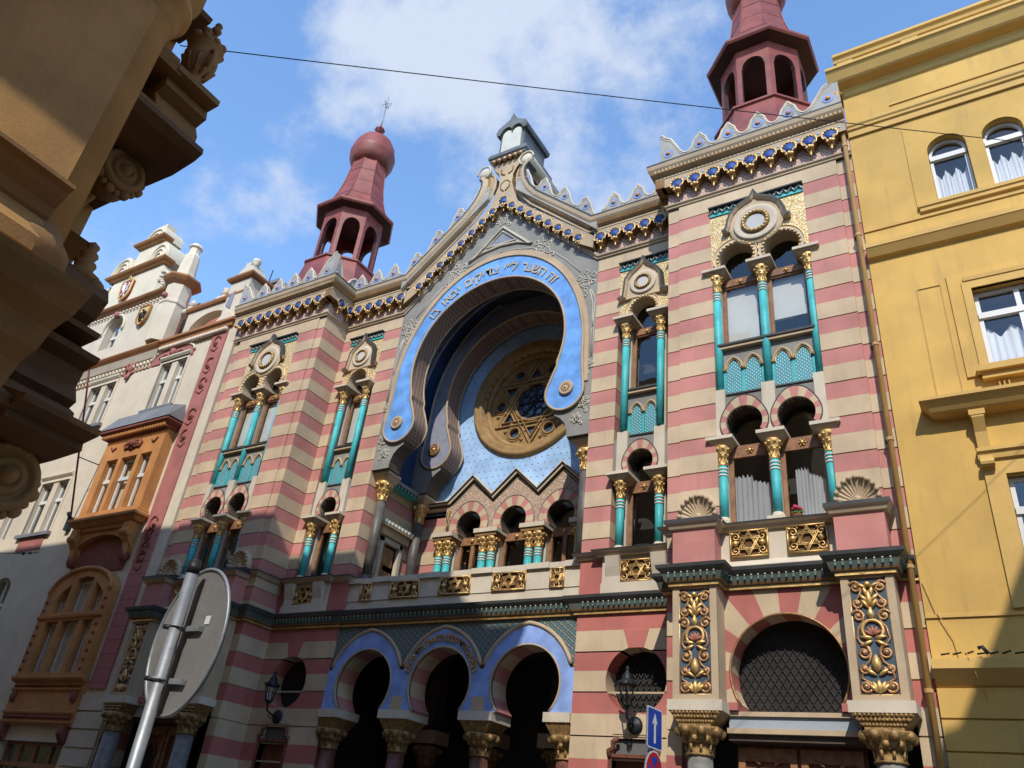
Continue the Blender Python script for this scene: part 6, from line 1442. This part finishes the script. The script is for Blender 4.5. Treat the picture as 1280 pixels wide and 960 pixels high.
# flagpole leaning out from the house, with its stay
FP = thing('flagpole', 'thin dark red flagpole leaning out from the cream house beside its orange oriel', 'flagpole', (-15.55, -1.05, 9.75))
P = B(); P.tube([(0, 0, 0), (0.85, -1.6, 3.9), (1.02, -1.95, 4.75)], 0.035, 'rod_red', 6); P.build('pole', FP)
P = B(); P.box(-0.12, 0.12, -0.1, 0.05, -0.25, 0.2, 'iron'); P.tube([(0, 0, 0.1), (0.1, -0.25, 0.3)], 0.06, 'iron', 6); P.build('bracket', FP)
P = B(); P.tube([(0.45, -0.85, 2.05), (1.0, 0.0, 1.9)], 0.02, 'iron', 5); P.ball(1.0, 0.0, 1.9, 0.07, 'iron', 6); P.build('stay_rod', FP)

# ---------------------------------------------------------------- corner house close by on the left, in its own shade
CO = thing('corner_house', 'shaded ochre corner house close by with heavy cornices, balcony and stone vase', 'house', (0, 0, 0))
YF = -12.3
def ext(P, prof, ya, yb, m, ms=None):
    a = sum(prof[i][0] * prof[(i + 1) % len(prof)][1] - prof[(i + 1) % len(prof)][0] * prof[i][1] for i in range(len(prof)))
    P.panel(prof if a > 0 else list(reversed(prof)), [], ya, yb, m, ms or m)
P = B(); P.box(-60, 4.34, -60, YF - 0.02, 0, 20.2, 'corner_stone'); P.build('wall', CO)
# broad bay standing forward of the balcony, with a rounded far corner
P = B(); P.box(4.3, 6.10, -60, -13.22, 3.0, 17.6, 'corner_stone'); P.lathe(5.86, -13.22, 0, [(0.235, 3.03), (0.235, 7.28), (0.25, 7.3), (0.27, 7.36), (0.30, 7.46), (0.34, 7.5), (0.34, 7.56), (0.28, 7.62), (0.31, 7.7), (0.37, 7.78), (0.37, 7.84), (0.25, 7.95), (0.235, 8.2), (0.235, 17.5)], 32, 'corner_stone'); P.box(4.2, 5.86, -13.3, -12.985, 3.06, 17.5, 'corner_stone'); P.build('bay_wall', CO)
P = B(); P.sweep([(6.10, -60, 16.6), (6.10, -12.99, 16.6), (4.2, -12.99, 16.6)], [(0, 0), (0.05, 0.1), (0.08, 0.5), (0.2, 0.6), (0.3, 1.0), (0.5, 1.5), (0.5, 1.7), (0, 1.9)], (0, 0, 1), 'corner_trim', flip=1); P.box(4.0, 6.1, -60, -13.0, 17.5, 18.4, 'corner_stone'); P.build('eaves_cornice', CO)
P = B(); ext(P, [(-60, 20.6), (3.9, 20.6), (6.3, 18.3), (5.9, 18.0), (-60, 18.0)], -60, -13.0, 'roof_tile', 'corner_trim'); P.build('roof', CO)
P = B(); P.box(6.0, 7.17, -60, -13.3, 8.6, 8.85, 'corner_trim'); P.box(7.05, 7.15, -60, -13.35, 8.85, 9.8, 'corner_stone'); P.build('upper_balcony', CO)
def bay_mould(z, prof, name, y1=-13.22):
    P = B(); P.sweep([(6.10, -60, z), (6.10, y1, z)], prof, (0, 0, 1), 'corner_trim', flip=1); return P.build(name, CO)
bay_mould(4.96, [(0, 0), (0.03, 0.03), (0.05, 0.1), (0.12, 0.16), (0.15, 0.2), (0.2, 0.22), (0.2, 0.25), (0.0, 0.3)], 'bay_ledge')
P = B(); ext(P, [(5.6, 4.98), (6.10, 4.98), (6.16, 4.9), (6.2, 4.78), (6.18, 4.68), (6.1, 4.62), (5.6, 4.6)], -60, -13.24, 'corner_stone')
P.lathe(5.86, -13.24, 0, [(0.24, 4.5), (0.26, 4.6), (0.31, 4.66), (0.34, 4.76), (0.33, 4.86), (0.27, 4.93), (0.24, 5.0)], 28, 'corner_trim'); P.build('bulged_apron', CO)
P = B(); ext(P, [(4.2, 6.2), (4.40, 6.15), (4.70, 5.97), (4.40, 5.90), (4.36, 5.7), (4.2, 5.4)], -13.0, YF, 'corner_trim'); P.build('string_end', CO)
bay_mould(3.68, [(0, 0), (0.12, 0.06), (0.2, 0.22), (0.34, 0.28), (0.42, 0.40), (0.6, 0.46), (0.7, 0.56), (0.72, 0.6), (0.0, 0.68)], 'lower_cornice', -13.05)
# balcony seen from below
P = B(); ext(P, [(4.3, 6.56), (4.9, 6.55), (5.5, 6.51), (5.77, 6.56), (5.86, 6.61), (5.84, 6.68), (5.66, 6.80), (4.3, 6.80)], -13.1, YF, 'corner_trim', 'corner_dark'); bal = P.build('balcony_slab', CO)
P = B(); vy = YF - 0.30
P.lathe(0, vy, 6.38, [(1e-4, 5.02), (0.2, 5.02), (0.2, 5.30), (0.18, 5.33), (0.145, 5.33), (0.135, 5.30), (0.11, 5.30), (0.10, 5.33), (0.07, 5.33), (0.06, 5.30), (0.045, 5.36), (1e-4, 5.38)], 24, 'corner_trim', axis='x')
P.tube([(5.16, vy + 0.05, 6.52), (4.9, vy, 6.5), (4.6, vy, 6.36), (4.42, vy, 6.05)], [0.11, 0.12, 0.11, 0.08], 'corner_trim', 8)
for k in range(9): a = radians(200 + 20 * k); P.ball(5.26, vy + 0.2 * cos(a), 6.38 + 0.22 * sin(a), 0.035 + 0.015 * (k % 2), 'corner_trim', 6)
for k in range(4): P.tube([(4.95 - 0.12 * k, vy + 0.08, 6.52 - 0.05 * k), (4.98 - 0.12 * k, vy - 0.08, 6.4 - 0.05 * k), (5.02 - 0.12 * k, vy - 0.1, 6.28 - 0.06 * k)], 0.035, 'corner_trim', 5)
P.build('balcony_bracket', CO)
P = B(); ext(P, [(4.95, 6.8), (5.65, 6.8), (5.64, 6.93), (5.55, 7.09), (5.67, 7.14), (5.63, 7.26), (5.78, 7.27), (5.78, 7.33), (4.95, 7.33)], YF - 0.45, YF, 'corner_stone', 'corner_trim'); ext(P, [(4.95, 7.33), (5.70, 7.33), (5.74, 7.36), (5.2, 7.85), (4.95, 7.9)], YF - 0.5, YF, 'corner_trim'); P.build('balcony_pier', CO)
P = B(); ext(P, [(5.35, 7.25), (5.75, 7.25), (5.78, 7.33), (5.7, 7.4), (5.35, 7.4)], -13.1, YF - 0.4, 'corner_trim'); ext(P, [(5.38, 6.8), (5.64, 6.8), (5.64, 6.9), (5.38, 6.9)], -13.1, YF - 0.4, 'corner_trim')
for k in range(3): P.lathe(5.5, YF - 0.62 - 0.2 * k, 6.9, [(0.07, 0), (0.04, 0.05), (0.085, 0.15), (0.04, 0.28), (0.07, 0.35)], 8, 'corner_trim')
P.build('balustrade', CO)
P = B(); ux, uy = 5.14, YF - 0.04
P.lathe(ux, uy, 0, [(0.15, 7.80), (0.15, 7.85), (0.06, 7.92), (0.08, 7.98), (0.15, 8.1), (0.17, 8.24), (0.15, 8.34), (0.18, 8.40), (0.18, 8.44), (0.08, 8.5)], 14, 'corner_trim')
for k in range(9): P.ball(ux + 0.15 * cos(k * 0.7), uy + 0.15 * sin(k * 0.7), 8.44 + 0.03 * (k % 2), 0.05, 'corner_trim', 6)
for k in range(5): P.ball(ux + 0.07 * cos(k * 1.26), uy + 0.07 * sin(k * 1.26), 8.52 + 0.02 * k, 0.06, 'corner_trim', 6)
P.ball(ux + 0.05, uy, 8.68, 0.055, 'corner_trim', 6); P.ball(ux + 0.06, uy, 8.75, 0.04, 'corner_trim', 6); P.ball(ux - 0.16, uy, 8.56, 0.06, 'corner_trim', 6); P.ball(ux - 0.1, uy, 8.62, 0.05, 'corner_trim', 6)
for sg in (-1, 1): P.tube(P3(arc(ux + sg * 0.16, 8.18, 0.07, 0.11, -90, 90, 6), uy), 0.022, 'corner_trim', 5)
for k in range(10): P.tube([(ux + 0.1 * cos(k * 0.63), uy + 0.1 * sin(k * 0.63), 8.0), (ux + 0.168 * cos(k * 0.63), uy + 0.168 * sin(k * 0.63), 8.18)], 0.018, 'corner_trim', 4)
P.build('stone_vase', CO)
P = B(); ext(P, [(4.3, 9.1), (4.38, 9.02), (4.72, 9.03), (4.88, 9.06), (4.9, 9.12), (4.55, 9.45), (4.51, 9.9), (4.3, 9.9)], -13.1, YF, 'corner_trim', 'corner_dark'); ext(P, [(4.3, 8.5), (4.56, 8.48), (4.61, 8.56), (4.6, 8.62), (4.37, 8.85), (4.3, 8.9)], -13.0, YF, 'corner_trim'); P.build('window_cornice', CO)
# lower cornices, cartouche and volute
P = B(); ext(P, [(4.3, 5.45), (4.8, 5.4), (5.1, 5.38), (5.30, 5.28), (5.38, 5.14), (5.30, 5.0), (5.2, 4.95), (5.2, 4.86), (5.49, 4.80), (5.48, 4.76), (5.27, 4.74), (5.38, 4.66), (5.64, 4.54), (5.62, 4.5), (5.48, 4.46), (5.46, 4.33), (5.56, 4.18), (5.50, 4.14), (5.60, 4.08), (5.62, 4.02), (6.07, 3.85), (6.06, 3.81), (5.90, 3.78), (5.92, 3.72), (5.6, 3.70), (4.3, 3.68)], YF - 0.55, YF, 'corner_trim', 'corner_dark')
ext(P, [(4.3, 4.3), (5.30, 4.2), (5.95, 3.84), (5.93, 3.78), (5.5, 3.7), (4.3, 3.66)], -13.6, YF - 0.5, 'corner_trim', 'corner_dark'); ext(P, [(4.3, 4.75), (5.45, 4.78), (5.55, 4.54), (5.4, 4.46), (4.3, 4.4)], -13.6, YF - 0.5, 'corner_trim', 'corner_dark')
P.build('portal_cornice', CO)
P = B(); fx, fz = 5.16, 5.42
P.lathe(fx, YF - 0.2, 0, [(0.14, 5.28), (0.16, 5.34), (0.07, 5.40), (0.09, 5.47), (0.05, 5.5), (0.075, 5.56), (0.04, 5.6), (0.055, 5.65), (1e-4, 5.70)], 10, 'corner_trim')
for k in range(5): P.ball(5.27 - 0.05 * k, YF - 0.1, 5.26 - 0.05 * (k % 2), 0.07, 'corner_trim', 6)
P.build('finial', CO)
P = B(); vy = YF - 0.22
P.lathe(0, vy, 3.5, [(1e-4, 5.1), (0.24, 5.1), (0.24, 5.52), (0.22, 5.56), (0.18, 5.56), (0.165, 5.52), (0.135, 5.52), (0.12, 5.56), (0.085, 5.56), (0.07, 5.52), (0.055, 5.6), (1e-4, 5.62)], 26, 'corner_trim', axis='x')
P.tube([(5.4, vy + 0.02, 3.74), (5.1, vy, 3.66), (4.7, vy, 3.4)], 0.09, 'corner_dark', 8)
for k in range(11): a = radians(190 + 18 * k); P.ball(5.46, vy + 0.24 * cos(a), 3.5 + 0.26 * sin(a), 0.035 + 0.018 * (k % 2), 'corner_trim', 6)
P.build('portal_volute', CO)
P = B()
for k in range(9): P.ball(5.3 + 0.07 * cos(k * 2.4) * (1 + k * 0.1), YF - 0.005, 4.36 + 0.1 * sin(k * 1.7), 0.03, 'corner_dark', 5)
P.tube(P3([(5.2, 4.25), (5.3, 4.35), (5.38, 4.45)], YF - 0.0), 0.02, 'corner_dark', 5); P.build('floral_relief', CO)

# ---------------------------------------------------------------- house across the side street (outside the picture; its roof shades the foot of the yellow house)
RH = thing('corner_building', 'rendered corner building across the side street with a steep slate roof', 'building', (0, 0, 0))
P = B(); ext(P, [(14.0, 0), (14.0, 14.9), (14.25, 15.0), (15.75, 17.9), (16.4, 18.3), (27, 18.3), (27, 0)], -60, YF, HC); P.build('wall', RH)
P = B(); P.box(16.4, 27, -59.5, YF - 0.4, 18.2, 18.6, 'sheet_grey'); P.build('roof', RH)

EH = thing('sky_block_house', 'unseen house added at the end of the side street to block low sky light', 'building', (0, 0, 0))  # unseen block added behind the camera to cut skylight from near the horizon
P = B(); P.box(-30, 50, -72, -60.5, 0, 19, HC); P.build('wall', EH); P = B(); P.box(-30.3, 50.3, -72.3, -60.2, 19, 19.5, 'roof_tile'); P.build('roof', EH)
# ---------------------------------------------------------------- street
def structure(name, bm_, loc=None): o = bm_.build(name); o['kind'] = 'structure'; return o
P = B(); P.box(-400, 400, -400, 400, -0.5, -0.12, 'asphalt'); structure('ground', P)
P = B(); P.box(-80, 80, -10.2, -3.7, -0.12, -0.0, 'cobbles'); P.box(6.8, 12.2, -60, -10.2, -0.12, -0.002, 'cobbles'); structure('road', P)
P = B(); P.box(-80, 80, -3.5, -0.2, -0.12, 0.12, 'paving'); P.box(-80, 6.6, -12.3, -10.4, -0.12, 0.12, 'paving'); P.box(12.4, 80, -12.3, -10.4, -0.12, 0.12, 'paving'); P.box(4.34, 6.6, -60, -12.3, -0.12, 0.12, 'paving'); P.box(12.4, 14, -60, -12.3, -0.12, 0.12, 'paving'); structure('pavement', P)
P = B(); P.box(-80, 80, -3.7, -3.5, -0.12, 0.125, 'kerb'); P.box(-80, 6.8, -10.4, -10.2, -0.12, 0.125, 'kerb'); P.box(12.2, 80, -10.4, -10.2, -0.12, 0.125, 'kerb'); P.box(6.6, 6.8, -60, -10.4, -0.12, 0.125, 'kerb'); P.box(12.2, 12.4, -60, -10.4, -0.12, 0.125, 'kerb'); structure('kerb', P)

# ---------------------------------------------------------------- wall lanterns on the synagogue
def wall_lantern(x, label):
    t = thing('wall_lantern', label, 'wall lamp', (x, 0.0, 4.0), group='iron lanterns on the synagogue front')
    P = B(); P.lathe(0, 0, 0, [(0.15, 0.0), (0.16, -0.03), (0.12, -0.06), (0.06, -0.09), (1e-4, -0.1)], 16, 'iron', axis='y'); P.build('wall_plate', t)
    P = B(); P.tube([(0, -0.06, 0), (0, -0.25, 0.02), (0, -0.4, 0.08), (0, -0.42, 0.2), (0, -0.42, 0.26)], 0.025, 'iron', 6); P.tube([(0, -0.12, 0.02), (0, -0.24, -0.08), (0, -0.36, 0.0)], 0.015, 'iron', 5); P.build('arm', t)
    P = B(); R0, R1 = 0.085, 0.15
    for k in range(6):
        a = k * pi / 3; P.tube([(R0 * cos(a), -0.42 + R0 * sin(a), 0.28), (R1 * cos(a), -0.42 + R1 * sin(a), 0.62)], 0.013, 'iron', 5)
        P.ball(0.17 * cos(a), -0.42 + 0.17 * sin(a), 0.67, 0.028, 'iron', 5)
    P.lathe(0, -0.42, 0, [(0.02, 0.2), (0.05, 0.25), (0.09, 0.28), (0.09, 0.30)], 12, 'iron'); P.build('lantern_frame', t)
    P = B(); P.lathe(0, -0.42, 0, [(R0 - 0.005, 0.3), (R1 - 0.008, 0.61)], 6, 'glass', smooth=False, caps=False); P.build('pane', t)
    P = B(); P.lathe(0, -0.42, 0, [(0.175, 0.62), (0.18, 0.66), (0.12, 0.73), (0.09, 0.76), (0.1, 0.8), (0.05, 0.86), (0.03, 0.92), (0.045, 0.95), (1e-4, 1.0)], 12, 'iron'); P.build('hood', t)
    return t
wall_lantern(4.70, 'black iron wall lantern beside the blue and white arrow sign')
wall_lantern(-4.70, 'black iron wall lantern in the shade left of the blue arcade')

# ---------------------------------------------------------------- round road sign seen from behind, on a steel post
RS = thing('road_sign', 'round road sign seen from behind, clamped to a galvanised steel post', 'road sign', (8.86, -13.25, 0.0))
p0, p1 = Vector((8.83, -13.215, 0.0)), Vector((8.957, -13.328, 2.325)); d = p1 - p0
P = B(); q0 = p0 - Vector((8.86, -13.25, 0)); q1 = q0 + d
P.tube([tuple(q0), tuple(q1)], 0.019, 'galvanised', 16); P.build('post', RS)
P = B(); P.tube([tuple(q1 - d * 0.004), tuple(q1 + d * 0.012)], 0.0202, 'black_paint', 14); P.ball(*(q1 + d * 0.012), 0.02, 'black_paint', 12, 0.009); P.build('post_cap', RS)
# disc: its back faces the camera side street
nrm = Vector((-0.20, -0.98, 0.0)).normalized()           # towards the viewer's side (back of the plate)
ctr = q0 + d * 0.913
upv = d.normalized(); side = upv.cross(nrm).normalized(); upv = nrm.cross(side).normalized()
def onplate(u, v, w): return tuple(ctr + side * u + upv * v + nrm * w)
RD = 0.222
P = B(); n = 48
V = [onplate(RD * cos(2 * pi * k / n), RD * sin(2 * pi * k / n), -0.045) for k in range(n)] + [onplate(RD * cos(2 * pi * k / n), RD * sin(2 * pi * k / n), -0.053) for k in range(n)]
P.add(V[:n], [tuple(range(n))], 'sign_back'); P.add(V[n:], [tuple(range(n))], 'sign_white')
rim = [onplate(RD * cos(2 * pi * k / n), RD * sin(2 * pi * k / n), -0.045) for k in range(n)]; P.tube(rim, 0.006, 'galvanised', 6, closed=True); pl = P.build('sign_plate', RS)
for v in (0.03, -0.125):
    P = B(); P.tube([onplate(0.0215 * cos(a_) , v, 0.0 + 0.0215 * sin(a_)) for a_ in [k * pi / 8 for k in range(17)]], 0.0035, 'galvanised', 5, closed=True)
    P.hexa([onplate(-0.03, v - 0.008, -0.043), onplate(0.09, v - 0.008, -0.043), onplate(0.09, v + 0.008, -0.043), onplate(-0.03, v + 0.008, -0.043)], [onplate(-0.03, v - 0.008, -0.028), onplate(0.09, v - 0.008, -0.028), onplate(0.09, v + 0.008, -0.028), onplate(-0.03, v + 0.008, -0.028)], 'galvanised')
    P.tube([onplate(-0.05, v, -0.01), onplate(-0.07, v, 0.01)], 0.008, 'iron', 6); P.build('clamp', RS)
P = B(); P.hexa([onplate(0.085, 0.045, -0.044), onplate(0.115, 0.045, -0.044), onplate(0.115, 0.07, -0.044), onplate(0.085, 0.07, -0.044)], [onplate(0.085, 0.045, -0.0425), onplate(0.115, 0.045, -0.0425), onplate(0.115, 0.07, -0.0425), onplate(0.085, 0.07, -0.0425)], 'sign_white'); P.build('sticker', pl)

# ---------------------------------------------------------------- one way and no stopping signs on a second post
SP = thing('sign_post', 'blue sign with a white arrow above a red and blue no stopping disc', 'road sign', (6.38, -3.3, 0.12))
P = B(); P.tube([(0, 0, 0), (0, 0, 3.62)], 0.03, 'galvanised', 12); P.build('post', SP)
nrm2 = Vector((0.998, -0.06, 0)).normalized(); sd = Vector((0, 0, 1)).cross(nrm2).normalized()
def on2(u, v, w, c=(0, 0, 0)): q = Vector(c) + sd * u + nrm2 * w; return (q.x, q.y, q.z + v)
def plate(poly, c, w0, w1, m, ms=None):
    Q = B(); Q.panel(poly, [], w0, w1, m, ms or m, plane='xy'); return Q
def add_plate(P, poly, c, w0, w1, m, ms=None):
    Q = B(); Q.panel(poly, [], w0, w1, m, ms or m, plane='xy'); P.add([on2(v[0], v[1], v[2], c) for v in Q.v], Q.f, [Q.names[i] for i in Q.m])
def rr(w, h, r):
    o = []
    for cx, cz, a in ((w - r, -h + r, -90), (w - r, h - r, 0), (-w + r, h - r, 90), (-w + r, -h + r, 180)): o += arc(cx, cz, r, r, a, a + 90, 4)
    return o
c1 = (0, 0, 3.33)
P = B(); add_plate(P, rr(0.24, 0.275, 0.03), c1, 0.035, 0.055, 'sign_white', 'galvanised'); add_plate(P, rr(0.22, 0.255, 0.025), c1, 0.0555, 0.057, 'sign_blue')
add_plate(P, [(-0.03, -0.20), (0.03, -0.20), (0.03, 0.07), (0.085, 0.05), (0, 0.20), (-0.085, 0.05), (-0.03, 0.07)], c1, 0.0575, 0.059, 'sign_white'); P.build('arrow_sign', SP)
c2 = (0, 0, 2.75)
P = B(); add_plate(P, circ(0, 0, 0.28, 40), c2, 0.035, 0.055, 'sign_white', 'galvanised'); add_plate(P, circ(0, 0, 0.262, 40), c2, 0.0555, 0.057, 'sign_red'); 
for k in range(4):
    a = k * pi / 2; R_ = 0.205; g_ = 0.035
    pts = [(g_, 0.0)] if False else []
    for t_ in range(9):
        b_ = a + radians(14) + (pi / 2 - radians(28)) * t_ / 8; pts.append((R_ * cos(b_), R_ * sin(b_)))
    m_ = a + pi / 4; pts.append((0.05 * cos(m_), 0.05 * sin(m_)))
    rot = pi / 4; pts = [(x * cos(rot) - z * sin(rot), x * sin(rot) + z * cos(rot)) for x, z in pts]
    add_plate(P, pts, c2, 0.0575, 0.059, 'sign_blue')
P.build('no_stopping_sign', SP)

# ---------------------------------------------------------------- cables
P = B(); a_, b_ = Vector((4.288, -12.25, 9.113)), Vector((16.5, -1.05, 12.25)); P.tube([tuple(a_.lerp(b_, k / 24) - Vector((0, 0, 0.05 * 4 * (k / 24) * (1 - k / 24)))) for k in range(25)], 0.0065, 'cable', 5)
tag(P.build('overhead_cable'), 'thin black cable crossing the sky between two houses', 'cable')
P = B(); P.tube([(-23.0, -3.5, 8.3), (-19.5, -2.0, 8.75), (-17.6, -1.3, 8.8), (-16.85, -1.02, 8.86)], 0.014, 'cable', 5); P.ball(-17.4, -1.22, 8.81, 0.06, 'iron', 6); P.ball(-17.15, -1.13, 8.83, 0.05, 'iron', 6)
tag(P.build('anchored_cable'), 'short slack cable with insulators anchored on the cream house wall', 'cable')
# flowers behind the right tower's lower window
FL = thing('flower_pot', 'pot of pink flowers beside the curtain in the nearer tower\'s lower right window', 'flowers', (8.08, -0.62, 7.4))
P = B(); P.lathe(0, 0, 0, [(0.07, 0), (0.1, 0.16), (0.105, 0.18), (0.09, 0.18)], 12, 'brown_relief'); P.build('pot', FL)
P = B()
for k in range(14): P.ball(0.1 * cos(k * 2.4) * (k / 14), 0.06 * sin(k * 2.4), 0.2 + 0.01 * (k % 5), 0.035, 'leaf', 5, 0.02)
P.build('leaves', FL)
P = B()
for k in range(10): P.ball(0.09 * cos(k * 2.4) * (k / 10), 0.05 * sin(k * 2.4), 0.30 + 0.012 * (k % 4), 0.035, 'petal', 6)
P.build('petals', FL)
